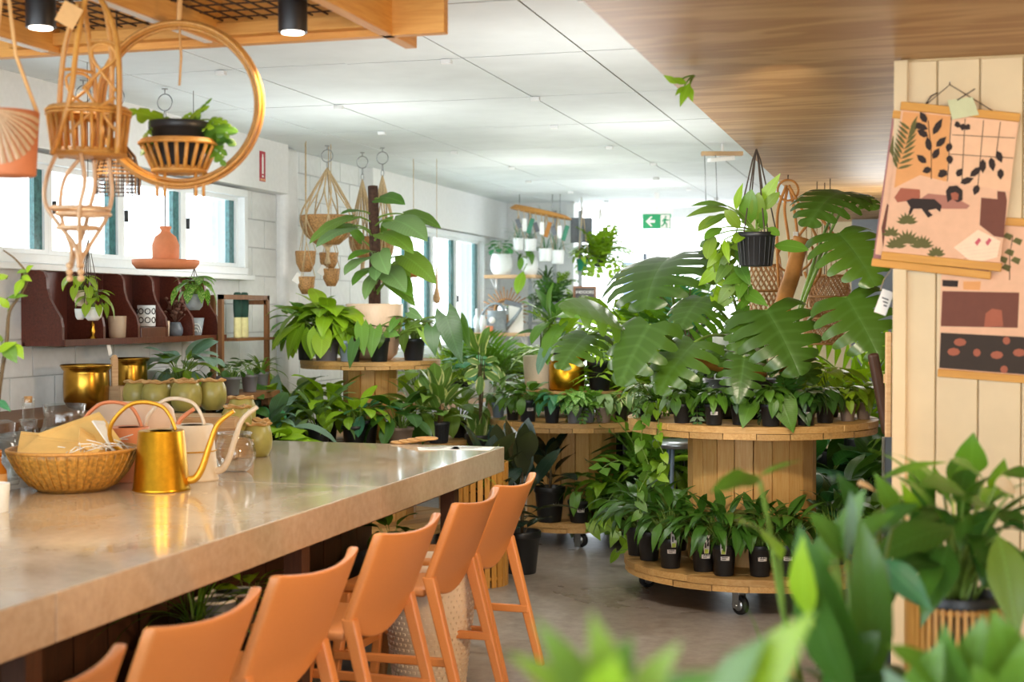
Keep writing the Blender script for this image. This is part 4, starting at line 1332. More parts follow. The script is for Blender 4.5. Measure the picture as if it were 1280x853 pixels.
simple_pot('beige_cup', 'small beige cup beside the slate vase on the dark shelf', spos(205, -4.4), [(0, 0), (.03, 0), (.034, .1), (.03, .1), (.028, .01), (0, .01)], 'cream', 'cup', deco=rim(.032, .1, 'cream'))
g = simple_pot('slate_vase', 'round slate grey vase of dried flowers on the dark shelf', spos(219, -4.38), [(0, 0), (.03, 0), (.045, .025), (.048, .055), (.035, .085), (.03, .095), (.026, .095), (0, .08)], 'slate', 'vase')
m = MB(); rr = random.Random(8)
for k in range(26):
    a = rr.uniform(0, 6.28); s_ = rr.uniform(.01, .09); z = rr.uniform(.13, .25)
    m.lathe([(0, -.012), (.014, -.004), (.016, .004), (0, .012)], 6, (s_ * math.cos(a), s_ * math.sin(a), z)); m.tube([(0, 0, .08), (s_ * math.cos(a), s_ * math.sin(a), z)], .0015, 3)
o = obj('dried_flower', m, M['drytan'], g); o['kind'] = 'stuff'
def arcs(g, r, z, mt='whitepot'):
    for k, s_ in enumerate((.2, .45, .7)):
        m = MB(); m.tube([(r * 1.01 * math.cos(-1.0 + s_ * math.cos(t_)), r * 1.01 * math.sin(-1.0 + s_ * math.cos(t_)), z + .055 * s_ / .7 * math.sin(t_)) for t_ in [math.pi * i / 10 for i in range(11)]], .003, 4); obj('arch_print', m, M[mt], g)
g = simple_pot('arch_cup', 'grey cup printed with white arches in the last compartment of the dark shelf', spos(244, -4.36), [(0, 0), (.03, 0), (.04, .02), (.055, .12), (.05, .12), (.04, .03), (0, .02)], 'greyceram', 'cup'); arcs(g, .05, .03)
g = thing('brass_figure', 'small brass figure with a white swing tag on the dark shelf', 'figurine', spos(116, -4.36))
m = MB(); m.lathe([(0, 0), (.035, 0), (.03, .012), (.012, .03), (.02, .055), (.012, .075), (.016, .09), (0, .11)], 16); obj('figure_body', m, M['brass'], g)
m = MB(); m.box((.07, .05, -.045), (.002, .035, .07), rot=(.35, 0, 0)); obj('swing_tag', m, M['paper'], g)
m = MB(); m.tube([(.012, 0, .05), (.06, .02, .02), (.07, .04, -.01)], .0015, 4); obj('tag_string', m, M['jute'], g)

# small wooden ladder stand with gardening gloves
q = at_x(262, 430, -4.33); y0 = q.y; y1 = at_x(320, 430, -4.33).y
ls = thing('ladder_stand', 'slim brown wooden frame stand on the bench beside the dark shelf', 'stand', (-4.33, y0, ZBN))
LW = y1 - y0
for yy in (0.0, LW * .36, LW):
    m = MB(); m.box((0, 0, .31), (.03, .03, .62)); obj('post', m, M['brownwood'], ls, (.08 if yy != LW * .36 else -.1, yy, 0))
m = MB(); m.box((0, 0, 0), (.03, LW + .03, .03)); obj('top_rail', m, M['brownwood'], ls, (.08, LW / 2, .605))
m = MB(); m.box((0, 0, 0), (.2, .03, .03)); obj('top_rail', m, M['brownwood'], ls, (-.02, LW, .575))
m = MB(); m.box((0, 0, 0), (.22, LW * .85, .018)); obj('stand_shelf', m, M['brownwood'], ls, (-.0, LW * .68, .33))
for k, (dy, lab) in enumerate(((.0, 'dark green gardening glove with a pale yellow cuff, left of the pair on the stand'), (.1, 'dark green gardening glove with a pale yellow cuff, right of the pair on the stand'))):
    g = thing('garden_glove', lab, 'glove', Vector((-4.34, y0 + LW * .62 + dy, ZBN + .339)), 0, 'gloves on the stand')
    m = MB(); m.lathe([(0, 0), (.04, 0), (.042, .01), (.04, .13), (.038, .135), (0, .13)], 16); obj('cuff', m, M['glovey'], g, scale=(.5, 1, 1))
    m = MB(); m.lathe([(.036, .12), (.042, .16), (.046, .22), (.044, .28), (.03, .30), (0, .30)], 16); obj('palm', m, M['gloveg'], g, scale=(.5, 1, 1))
    m = MB()
    for j in range(4): m.tube([(0, -.033 + .022 * j, .27), (0, -.036 + .024 * j, .305 - .008 * abs(j - 1.5))], .0105, 6)
    obj('finger_tips', m, M['gloveg'], g)
# red fire sign on the header, exit sign by the far opening
q = at_x(328, 222, XW + .112)
g = thing('fire_sign', 'upright red fire extinguisher sign on the white header', 'sign', (XW + .113, q.y, 2.515))
m = MB(); m.box((0, 0, .105), (.004, .085, .21)); obj('sign_plate', m, M['red'], g)
m = MB(); m.box((.003, -.002, .112), (.003, .024, .12)); m.box((.003, -.002, .182), (.003, .012, .018)); obj('extinguisher_symbol', m, M['paper'], g)
m = MB(); m.box((.003, 0, .012), (.003, .08, .014)); obj('sign_strip', m, M['terra_p'], g)
m = MB(); m.box((.003, -.002, .035), (.003, .02, .014)); obj('flame_symbol', m, M['paper'], g)

ex = P(821, 277, 14.6)
g = thing('exit_sign', 'green and white running man exit sign with a left arrow under the ceiling', 'sign', ex, IMG)
m = MB(); m.box((0, 0, 0), (.29, .03, .15)); obj('sign_box', m, M['green'], g, bevel=.004)
m = MB(); m.box((0, .0, .105), (.33, .05, .06)); m.box((0, 0, (CEIL - ex.z + .13) / 2), (.05, .03, CEIL - ex.z - .13)); obj('sign_mount', m, M['ash'], g)
m = MB(); m.xf = Matrix.Rotation(math.pi / 2, 4, 'X')
m.prism([(-.115, 0), (-.065, -.05), (-.045, -.05), (-.075, -.014), (-.02, -.014), (-.02, .014), (-.075, .014), (-.045, .05), (-.065, .05)], .0155, .018); obj('arrow', m, M['paper'], g)
m = MB(); m.box((.085, -.0165, 0), (.095, .002, .135)); obj('door_panel', m, M['paper'], g)
m = MB()
def limb(a, b_, r_): m.tube([(a[0], -.0195, a[1]), (b_[0], -.0195, b_[1])], r_, 6, flat=.3)
m.lathe([(0, -.012), (.012, 0), (0, .012)], 10, (.088, -.0195, .045))
limb((.085, .03), (.078, -.01), .011); limb((.078, -.01), (.1, -.03), .007); limb((.1, -.03), (.096, -.058), .006); limb((.078, -.01), (.066, -.035), .007); limb((.066, -.035), (.044, -.05), .006)
limb((.084, .028), (.106, .008), .0055); limb((.106, .008), (.12, .018), .005); limb((.084, .028), (.062, .015), .0055); limb((.062, .015), (.056, -.005), .005)
obj('running_figure', m, M['green'], g)
# ================================================================== POTTED PLANTS ON THE SPOOL TABLES
NP = lambda r, h, m='black', k='nursery': (k, m, r, h)
def ring_plant(cx, cy, R, u, z, name, label, sp, mat, n, size, pot, seed, **kw):
    far = kw.pop('far', False); back = kw.pop('back', 0.0)
    x, y = on_ring(cx, cy, R, u, far)
    return plant(name, label, (x, y + back, z), sp, mat, n, size, pot, seed, **kw)
def tag_stake(root, pot, ang, h=.10):
    """a tall printed plant tag hooked over the pot's rim"""
    r, ph = pot[2], pot[3]
    t = link('plant_tag', None, root, (r * 1.0 * math.cos(ang), r * 1.0 * math.sin(ang), ph - .045), (0, 0, ang + math.pi / 2))
    t.empty_display_size = .02
    m = MB(); m.prism([(-.012, 0), (.012, 0), (.016, .03), (.018, h), (-.018, h), (-.016, .03)], -.001, .001); m2 = m
    o = obj('tag_card', m2, M['sticker'], root, t.location, (math.pi / 2, 0, ang + math.pi / 2))
    bpy.data.objects.remove(t)
    for (x, z, w, hh, mt) in ((-.006, .045, .008, .03, 'ink'), (.007, .05, .008, .022, 'ink'), (-.002, .082, .016, .016, 'ink'), (.006, .072, .007, .02, 'ink'), (0, .012, .02, .022, 'lime')):
        m = MB(); m.box((x, z, .0016), (w, hh, .0008)); obj('tag_print', m, M[mt], o)

# --- large spool table, lower deck: peace lilies in black pots
PL = [(797, .60, 'leftmost and half behind its neighbour', 41), (812, .64, 'second from the left', 42), (839, .645, 'third from the left, with a paper tag', 43),
      (880, .60, 'behind the tagged one in the middle', 44), (906, .655, 'front and centre, with a white and lime tag', 45), (951, .63, 'right of the centre on the deck', 46), (985, .62, 'far right of the deck, behind the foreground leaves', 47)]
for i, (u, R, lab, sd) in enumerate(PL):
    pt_ = NP(.068, .165 if i not in (3,) else .15)
    r_ = ring_plant(RX, RY, R - .04, u, .207, 'peace_lily', 'peace lily on the large spool deck, ' + lab, 'peace', 'peace', 46, .34, pt_, sd, stk=(.25 if i % 2 else .1) if i > 1 else None, group='peace lilies on the large spool deck', rings=(.2, .4, .4))
    if i in (0, 2, 3, 4): tag_stake(r_, pt_, face_cam(r_.location) + (.25 if i != 4 else -.05))
for i, (dx, dy, sp, mt, s_, lab) in enumerate(((-.42, .12, 'pothos', 'mid', .3, 'green trailing plant at the left back of the low deck'), (.45, -.1, 'peace', 'dark', .36, 'dark lance-leaved plant at the right of the low deck by the pine drum'),
                                                (.35, .38, 'broad', 'teal', .42, 'bluish broad-leaved plant behind the pine drum at the right'), (-.5, .3, 'broad', 'mid', .3, 'mid green plant behind the left of the low deck'))):
    plant('leafy_plant', lab, (RX + dx * 1.05, RY + dy, .207), sp, mt, 20, s_, NP(.07, .15), 60 + i)

# --- large spool table, top: small pots round the rim
TOPR = [(806, 'pothos', 'varieg', NP(.05, .10, 'black'), 'marbled trailing pothos in a black pot at the left rim', 71, .20, .60),
        (818, 'sprig', 'mid', NP(.05, .10, 'black'), 'fine leaved plant in a black pot second from the left rim', 72, .17, .56),
        (853, 'pothos', 'mid', NP(.055, .105, 'black'), 'green pothos in a black pot left of the split monstera leaf', 73, .19, .62),
        (872, 'sprig', 'dark', NP(.05, .10, 'black'), 'dark small-leaved plant in a black pot set back left', 74, .17, .52),
        (893, 'philo', 'mid', NP(.055, .11, 'black'), 'green plant in a black price-labelled pot below the split leaf', 75, .19, .625),
        (925, 'pothos', 'dark', NP(.05, .10, 'black'), 'dark pothos in a black pot behind the split leaf', 76, .17, .56),
        (964, 'pothos', 'mid', NP(.058, .115, 'black'), 'pothos in a black pot at the front centre', 77, .2, .63),
        (986, 'sprig', 'dark', NP(.05, .11, 'black'), 'bushy dark plant in a black pot between the front pots', 78, .2, .56),
        (1008, 'philo', 'dark', NP(.055, .11, 'black'), 'dark plant in a labelled black pot right of centre', 79, .2, .615),
        (1032, 'pothos', 'dark', NP(.055, .11, 'black'), 'dark pothos in a black pot set back at the right', 80, .19, .53),
        (1060, 'pothos', 'yellowg', NP(.047, .095, 'brownpot'), 'yellow-green pothos in a brown pot at the right rim', 81, .21, .56),
        (1080, 'philo', 'yellowg', NP(.045, .10, 'brownpot'), 'yellow-green plant in a brown pot at the far right rim', 82, .23, .56)]
for i, (u, sp, mt, pt_, lab, sd, s_, R) in enumerate(TOPR):
    ring_plant(RX, RY, R, u, 1.002, 'small_plant', lab + ' of the large spool', sp, mt, 32 if sp != 'sprig' else 20, s_ * .88, pt_, sd, stk=.0 if i in (4, 8) else None, group='small pots on the large spool table')
for i, (dx, dy, sp, mt, s_, lab) in enumerate(((-.45, .15, 'philo', 'mid', .26, 'green philodendron at the left back of the large spool top'), (.42, .15, 'pothos', 'yellowg', .3, 'tall yellow-green pothos at the right back of the large spool top'), (.05, .45, 'broad', 'dark', .36, 'dark broad-leaved plant at the back of the large spool top'))):
    plant('leafy_plant', lab, (RX + dx, RY + dy, 1.002), sp, mt, 22, s_, NP(.07, .13), 90 + i)

# trailing vines over the rim of the large table
x, y = on_ring(RX, RY, .67, 815)
vr = thing('trailing_pothos', 'long pothos vine hanging over the left rim of the large spool table', 'plant', (x, y, 1.09))
x0, y0_ = x, y
q = lambda dx, dz, dy=0.0: Vector((x0 + dx, y0_ - .09 + dy, 1.002 + dz))
pot_part(vr, NP(.045, .09)); vr.location.z = 1.002
vine(vr, [q(0, .09, .09), q(0, .11, .0), q(-.02, .02, -.03), q(-.04, -.12), q(.0, -.25), q(-.06, -.4), q(-.04, -.5)], 'mid', 12, .085, 3)
vine(vr, [q(.03, .09, .09), q(.04, .11, .0), q(.06, .0, -.03), q(.05, -.1), q(.09, -.2), q(.05, -.3)], 'bright', 9, .075, 4)
x, y = on_ring(RX, RY, .69, 985)
x0, y0_ = x, y
vr = thing('trailing_pothos', 'pothos with a big heart leaf hanging at the front rim of the large spool table', 'plant', (x, y + .1, 1.002))
pot_part(vr, NP(.045, .09))
lf = unit_blade('heart', 'mid', .8, -25, 12)
leaf_at(vr, P(977, 500, 7.42), P(992, 542, 7.38), lf, Vector((.2, -1, .4)), (x, y + .1, 1.09))
leaf_at(vr, P(938, 506, 7.45), P(928, 536, 7.4), lf, Vector((-.2, -1, .5)), (x - .05, y + .1, 1.09))
leaf_at(vr, P(1003, 505, 7.5), P(1012, 535, 7.46), unit_blade('heart', 'dark', .7, -25, 12), Vector((.2, -1, .3)), (x, y + .1, 1.09))

# --- the big monstera in its white planter
mo = thing('monstera', 'huge monstera with split leaves in a white planter on the large spool table', 'plant', (RX - .06, RY - .02, 1.002))
m = MB(); m.lathe([(0, .0), (.17, 0), (.2, .03), (.215, .22), (.2, .22), (.19, .05), (0, .04)], 36); obj('saucer_tub', m, M['black'], mo)
link('pot', unit_pot('straight', 'whitepot'), mo, (0, 0, .05), scale=(.16, .16, .42)); link('soil', SOIL, mo, (0, 0, .43), scale=(.15, .15, .05))
crown_pt = Vector((RX - .06, RY - .02, 1.40))
m = MB(); m.tube([p - Vector(mo.location) for p in catmull([P(955, 468, 8.0), P(925, 466, 7.85), P(890, 458, 7.7), P(858, 447, 7.6), P(842, 449, 7.5)], 5)], .022, 8); obj('trunk', m, M['log'], mo)
MS = lambda w=.85, d=-30, s=0, lobes=6, dep=.62: unit_blade('monstera', 'monstera', w * 1.12, d, 12, s, lobes=lobes, depth=dep)
base0 = P(935, 440, 8.1)
ML = [  # base px, tip px, depth base, depth tip, normal, mesh
    ((868, 428), (823, 494), 7.5, 7.35, (-.35, -1, .55), MS(.95, -35)),          # grey-green split leaf in front
    ((812, 406), (775, 482), 7.45, 7.3, (-.3, -1, .45), MS(.95, -20, 1, 5, .4)),  # olive leaf at the left
    ((836, 322), (806, 388), 8.2, 7.8, (-.3, -.7, 1.0), MS(1.35, -40, 2, 7, .66)),     # umbrella leaf
    ((930, 447), (922, 505), 7.4, 7.3, (.1, -1, .35), MS(.92, -30, 3, 6, .62)),  # small split leaf front centre
    ((958, 388), (1000, 470), 7.5, 7.3, (.2, -1, .7), MS(1.1, -30, 4, 6, .66)),    # big dark slit leaf
    ((940, 395), (922, 452), 7.55, 7.4, (.1, -1, .6), MS(.8, -35, 9, 6, .66)),
    ((878, 372), (850, 412), 7.8, 7.6, (-.3, -1, .7), MS(1.0, -30, 5, 5, .4)),
    ((1054, 240), (1008, 284), 7.6, 7.3, (-.1, -.8, 1.0), MS(.9, -45, 6, 7, .72)),   # top right
    ((1062, 246), (1098, 262), 7.6, 7.4, (.3, -.8, .9), MS(.75, -35, 6, 5, .66)),
    ((1048, 292), (1094, 358), 7.4, 7.1, (.3, -1, .4), MS(.9, -30, 7, 6, .6)),      # right dark
    ((1058, 372), (1100, 450), 7.3, 7.1, (.2, -1, .3), MS(1.0, -25, 8, 6, .62)),
    ((772, 402), (700, 385), 7.6, 7.4, (-.1, -.8, .9), MS(1.0, -35, 10, 5, .34)),   # olive leaf reaching left
    ((735, 418), (700, 462), 7.7, 7.5, (-.2, -1, .4), MS(.95, -25, 11, 6, .62)),
    ((905, 345), (880, 300), 8.2, 8.1, (-.2, -1, .6), MS(.8, -35, 12, 6, .6)),
    ((985, 445), (1020, 480), 8.1, 7.9, (.2, -1, .7), MS(.9, -30, 12, 6, .6)),
    ((880, 440), (905, 470), 7.9, 7.7, (-.1, -1, .7), MS(.9, -30, 13, 6, .6)),
]
for i, (a, b_, da, db, nn, me) in enumerate(ML):
    src = base0 if i not in (7, 8, 9, 10) else P(985, 440, 8.0)
    if i in (11, 12): src = P(832, 427, 7.55)
    if i in (1,): src = P(850, 440, 7.6)
    if i == 2: src = P(846, 440, 7.9)
    leaf_at(mo, P(*a, da), P(*b_, db), me, Vector(nn), src, .0085)

# --- middle spool table: pots round the rim
TOPM = [(623, 'pothos', 'sage', NP(.05, .105, 'bluepot'), 'sage pothos in a blue-grey pot at the left rim', 101, .2, .50, 10),
        (641, 'philo', 'mid', NP(.05, .115, 'black'), 'green plant in a black pot second from the left', 102, .21, .49, 10),
        (660, 'broad', 'mid', NP(.066, .15, 'navy'), 'bushy green plant in a charcoal pot third from the left', 103, .27, .50, 12),
        (690, 'pothos', 'teal', NP(.058, .11, 'navy'), 'bluish pothos in a dark pot below the brass planter', 104, .22, .52, 12),
        (718, 'pothos', 'marble', NP(.058, .11, 'grey'), 'marbled pothos in a grey pot at the front centre', 105, .24, .53, 14),
        (736, 'sprig', 'mid', NP(.045, .10, 'grey'), 'fine-leaved plant in a grey pot right of the marbled pothos', 106, .2, .48, 10),
        (755, 'pothos', 'sage', NP(.058, .11, 'brownpot'), 'pale pothos in a brown-grey pot right of the front centre', 107, .22, .51, 12),
        (776, 'pothos', 'varieg', NP(.05, .10, 'black'), 'cream edged pothos in a black pot towards the right rim', 108, .22, .49, 12),
        (792, 'pothos', 'sage', NP(.05, .095, 'brownpot'), 'sage pothos in a brown pot at the right rim', 109, .2, .47, 12)]
for i, (u, sp, mt, pt_, lab, sd, s_, R, n) in enumerate(TOPM):
    ring_plant(MX, MY, R, u, .852, 'small_plant', lab + ' of the middle spool', sp, mt, n * 2 + 4, s_ * .8, pt_, sd, stk=.3 if i in (1, 2) else None, group='small pots on the middle spool table')
# brass planter, cream planter with the big-leaved plant, black tub with spiky plant
q = P(706, 482, 9.75); q.z = .852
g = thing('brass_planter', 'shiny brass planter with a collar on the riser of the middle spool table', 'planter', (MX - .02, MY - .06, .852 + .196))
m = MB(); m.lathe([(0, 0), (.11, 0), (.125, .01), (.128, .15), (.118, .155), (.118, .165), (.135, .175), (.138, .2), (.13, .21), (.12, .2), (0, .19)], 40); obj('planter_body', m, M['gold'], g, scale=(1, 1, 1.2))
link('pot', unit_pot('nursery', 'black'), g, (0, 0, .1), scale=(.1, .1, .17))
crown(g, 'palm', 'bright', 10, .34, .25, 111)
rs = thing('display_riser', 'low timber riser carrying the brass planter on the middle spool table', 'riser', (MX - .01, MY - .01, .852), IMG)
for k in range(3):
    m = MB(); m.box((0, 0, 0), (.72, .10, .02)); obj('riser_board', m, M['pine'], rs, (0, -.105 + .105 * k, .184), bevel=.002)
for x in (-.33, .33):
    m = MB(); m.box((0, 0, 0), (.03, .3, .172)); obj('riser_side', m, M['pine'], rs, (x, 0, .087), bevel=.002)
bl = thing('large_leaved_plant', 'glossy large-leaved philodendron in a cream planter on the middle spool table', 'plant', (MX - .23, MY + .02, .852 + .196))
link('pot', unit_pot('straight', 'cream'), bl, scale=(.13, .13, .24)); link('soil', SOIL, bl, (0, 0, .22), scale=(.118, .118, .05))
b0 = Vector((MX - .23, MY + .02, 1.26))
for i, (a, b_, d1, d2, nn, mt, wr_) in enumerate((((700, 408), (684, 458), 9.6, 9.3, (-.4, -1, .5), 'mid', .42), ((690, 400), (692, 352), 9.8, 9.6, (-.5, -1, .6), 'mid', .3), ((682, 398), (648, 377), 9.8, 9.6, (0, -.7, 1), 'mid', .4), ((696, 396), (725, 398), 9.7, 9.4, (.1, -.9, 1), 'mid', .5),
                               ((702, 412), (740, 378), 9.7, 9.6, (.3, -1, .7), 'bright', .4), ((684, 404), (664, 432), 9.7, 9.5, (-.4, -1, .6), 'mid', .45), ((698, 420), (672, 470), 9.5, 9.3, (-.5, -1, .3), 'silver', .4), ((690, 390), (668, 360), 9.9, 9.8, (-.2, -1, .8), 'dark', .35),
                               ((706, 420), (735, 440), 9.6, 9.4, (.3, -.9, .8), 'mid', .42), ((676, 416), (646, 418), 9.7, 9.6, (0, -.7, 1), 'dark', .3), ((690, 395), (720, 372), 10, 9.9, (0, -1, .6), 'mid', .45))):
    leaf_at(bl, P(*a, d1), P(*b_, d2), unit_blade('paddle', mt, wr_, -40, 16, i % 3, .02), Vector(nn), b0, .006)
g = plant('spiky_plant', 'spiky dry-leaved plant in a tall black tub beside the brass planter', (MX + .21, MY - .03, .852 + .196), 'strap', 'sage', 18, .26, NP(.092, .21), 112, stem=M['stemd'])
for i, (dx, dy, sp, mt, s_, lab) in enumerate(((-.4, .15, 'pothos', 'mid', .3, 'green pothos at the left back of the middle spool table'), (.3, .28, 'palm', 'bright', .5, 'feathery bright palm at the right back of the middle spool table'), (.0, .3, 'broad', 'mid', .4, 'mid green plant at the back of the middle spool table'), (-.22, .3, 'sprig', 'bright', .34, 'fine bright plant at the back left of the middle spool table'))):
    plant('leafy_plant', lab, (MX + dx, MY + dy, .852), sp, mt, 16, s_, NP(.065, .13), 115 + i)
# middle spool lower deck: rubber plants and trailing greens
q = on_ring(MX, MY, .44, 687)
r_ = plant('rubber_plant', 'dark burgundy rubber plant in a large black pot on the middle spool deck', (q[0], q[1], .172), 'oval', 'rubber', 15, .27, NP(.108, .24), 121, stk=.5, stem=M['stemd'], stem_h=.22)
q = on_ring(MX, MY, .44, 724)
plant('small_plant', 'small drooping green plant in a black pot beside the rubber plant', (q[0], q[1], .172), 'philo', 'mid', 12, .24, NP(.078, .15), 122, stk=.2)
for i, (u, R, sp, mt, s_, lab) in enumerate(((756, .44, 'philo', 'bright', .28, 'bright drooping plant at the right of the middle spool deck'), (768, .36, 'sprig', 'mid', .4, 'bushy fine plant at the right back of the middle spool deck'), (775, .45, 'pothos', 'mid', .26, 'green plant in a black pot at the right rim of the middle spool deck'))):
    x, y = on_ring(MX, MY, R, u)
    plant('leafy_plant', lab, (x, y, .172), sp, mt, 18, s_, NP(.085, .16), 125 + i)
vx, vy = on_ring(MX, MY, .48, 770)
vr = thing('trailing_pothos', 'bright pothos trailing off the right rim of the middle spool deck onto the floor', 'plant', (vx, vy, .172)); pot_part(vr, NP(.06, .11))
vine(vr, [P(765, 645, 9.4), P(758, 655, 9.2), P(775, 668, 9.0), P(790, 684, 8.9), P(768, 690, 8.8)], 'bright', 8, .12, 9, wr=.6)
vine(vr, [P(770, 640, 9.4), P(748, 650, 9.1), P(735, 654, 9.0)], 'bright', 4, .12, 10, wr=.6)
# rubber plants on the floor left of the middle spool
for i, (u, v, s_, lab) in enumerate(((628, 640, .34, 'dark rubber plant on the floor just beyond the counter corner'), (652, 628, .36, 'dark rubber plant between the counter corner and the middle spool'), (612, 622, .3, 'dark rubber plant farthest left behind the counter corner'))):
    q = P(u, 640, 9.0 - .25 * i); q = Vector((q.x, q.y, 0))
    plant('rubber_plant', lab, q, 'oval', 'rubber', 16, s_, NP(.12, .26), 131 + i, stem=M['stemd'], stem_h=.45, group='rubber plants by the counter corner')
q = P(598, 600, 8.4); g = thing('slatted_basket', 'slatted cane basket behind the far counter corner', 'basket', (q.x, q.y, 0))
for k in range(26):
    a = 2 * math.pi * k / 26
    m = MB(); m.box((0, 0, .36), (.012, .03, .72)); obj('slat', m, M['rattan'], g, (.17 * math.cos(a), .17 * math.sin(a), 0), (0, 0, a))
for z in (.05, .4, .7):
    m = MB(); m.tube(circle(.165, z, 28), .01, 6, closed=True); obj('hoop', m, M['rattan'], g)
crown(g, 'grass', 'yellowg', 20, .3, .55, 140)

# --- left stand: philodendron on a mossy pole in the big cream planter
ph = thing('climbing_philodendron', 'tall philodendron climbing a mossy pole in a big cream planter on the high stand', 'plant', (LX + .05, LY - .05, 1.266))
link('pot', unit_pot('cup', 'peach'), ph, scale=(.20, .20, .39)); link('soil', SOIL, ph, (0, 0, .34), scale=(.18, .18, .04))
top = P(466, 233, 10.0); bot = Vector((LX + .05, LY - .05, 1.6))
o_ = Vector(ph.location)
m = MB(); m.tube([bot - o_, (bot + top) / 2 - o_ + Vector((.01, 0, 0)), top - o_], [.044, .04, .036], 10); obj('moss_pole', m, M['pole'], ph)
for i, (a, b_, d1, d2, nn, mt, wr_) in enumerate((
        ((440, 272), (385, 306), 9.8, 9.6, (-.2, -.7, .9), 'olive', .42), ((446, 286), (394, 310), 9.7, 9.4, (-.3, -.9, .7), 'sage', .5), ((440, 282), (398, 300), 9.8, 9.6, (0, -.8, .9), 'olive', .4), ((450, 264), (425, 268), 9.9, 9.8, (-.1, -.7, 1), 'mid', .5),
        ((474, 248), (507, 256), 9.9, 9.7, (0, -.8, 1), 'mid', .55), ((505, 268), (552, 286), 9.9, 9.7, (0, -.7, 1), 'olive', .42), ((492, 276), (535, 302), 9.7, 9.4, (.2, -.8, .9), 'sage', .55), ((478, 292), (518, 318), 9.7, 9.4, (.2, -.7, 1), 'olive', .45),
        ((505, 320), (546, 356), 9.7, 9.5, (.4, -.9, .6), 'olive', .5), ((463, 314), (434, 326), 9.7, 9.5, (0, -.8, 1), 'mid', .42), ((474, 316), (486, 344), 9.6, 9.4, (0, -1, .4), 'sage', .6), ((462, 322), (430, 345), 9.7, 9.4, (-.2, -.8, .8), 'sage', .45),
        ((482, 338), (508, 366), 9.7, 9.4, (.3, -.9, .5), 'sage', .5), ((462, 336), (440, 358), 9.7, 9.5, (-.2, -1, .5), 'mid', .45), ((490, 330), (514, 346), 9.8, 9.6, (.2, -.9, .7), 'olive', .45), ((478, 290), (492, 270), 10, 9.9, (0, -1, .4), 'mid', .5),
        ((468, 345), (456, 376), 9.7, 9.5, (0, -1, .3), 'sage', .4), ((486, 350), (520, 384), 9.8, 9.6, (.3, -.9, .6), 'olive', .35), ((452, 300), (432, 282), 10, 9.9, (0, -1, .6), 'mid', .5), ((474, 330), (470, 352), 9.6, 9.4, (0, -1, .2), 'sage', .55), ((496, 345), (516, 372), 9.7, 9.5, (0.2, -1, .4), 'mid', .5))):
    s = bot.lerp(top, max(.05, min(.95, (362 - a[1]) / 129)))
    leaf_at(ph, P(*a, d1), P(*b_, d2), unit_blade('paddle', mt, wr_, -38, 12, i % 3, .02), Vector(nn), s, .006)
def st_plant(u, rad, name, lab, sp, mt, n, s_, pt_, sd, **kw):
    x, y = on_ring(LX, LY, rad, u); return plant(name, lab, (x, y, 1.266), sp, mt, n, s_, pt_, sd, **kw)
GS = 'pots on the high pine stand'
st_plant(382, .42, 'small_plant', 'spotted bright plant in a black pot at the left of the high stand', 'dieff', 'marble', 18, .40, NP(.065, .17), 151, group=GS)
st_plant(408, .38, 'bushy_plant', 'dense bright green plant in a wide grey pot on the high stand', 'pothos', 'bright', 52, .42, NP(.094, .145, 'grey'), 152, group=GS, extra=(('dieff', 'yellowg', 14, .48),))
st_plant(434, .40, 'small_plant', 'drooping plant in a blue-grey pot left of the big cream planter', 'philo', 'bright', 14, .2, NP(.06, .14, 'bluepot'), 153, group=GS)
st_plant(474, .44, 'small_plant', 'trailing heart-leaved plant in a black pot in front of the big cream planter', 'philo', 'mid', 8, .2, NP(.072, .16), 154, group=GS)
st_plant(517, .36, 'small_plant', 'olive drooping plant in a dark pot right of the big cream planter', 'philo', 'olive', 20, .3, NP(.085, .15, 'navy'), 155, group=GS)
hp = thing('heart_trailer', 'vine with long hanging heart leaves at the front of the high stand', 'plant', (LX + .06, LY - .44, 1.266))
pot_part(hp, NP(.04, .08)); s0 = Vector(hp.location) + Vector((0, 0, .08))
for i, (a, b_, mt, wr_, d1) in enumerate((((452, 408), (455, 446), 'mid', .42, 9.4), ((443, 428), (437, 462), 'dark', .36, 9.35), ((468, 412), (464, 448), 'mid', .5, 9.4), ((484, 415), (500, 420), 'mid', .6, 9.4), ((495, 400), (486, 416), 'mid', .5, 9.4),
                                         ((558, 395), (578, 456), 'dark', .42, 9.3), ((540, 410), (544, 446), 'dark', .5, 9.3), ((528, 415), (552, 450), 'bright', .22, 9.4), ((575, 400), (588, 438), 'mid', .35, 9.4), ((512, 390), (530, 400), 'sage', .5, 9.5))):
    leaf_at(hp, P(*a, d1), P(*b_, d1 - .06), unit_blade('heart', mt, wr_ * 1.2, -25, 12, i % 2), Vector((0.1, -1, .25)), s0 if i < 5 else Vector((LX + .3, LY - .3, 1.42)), .004)

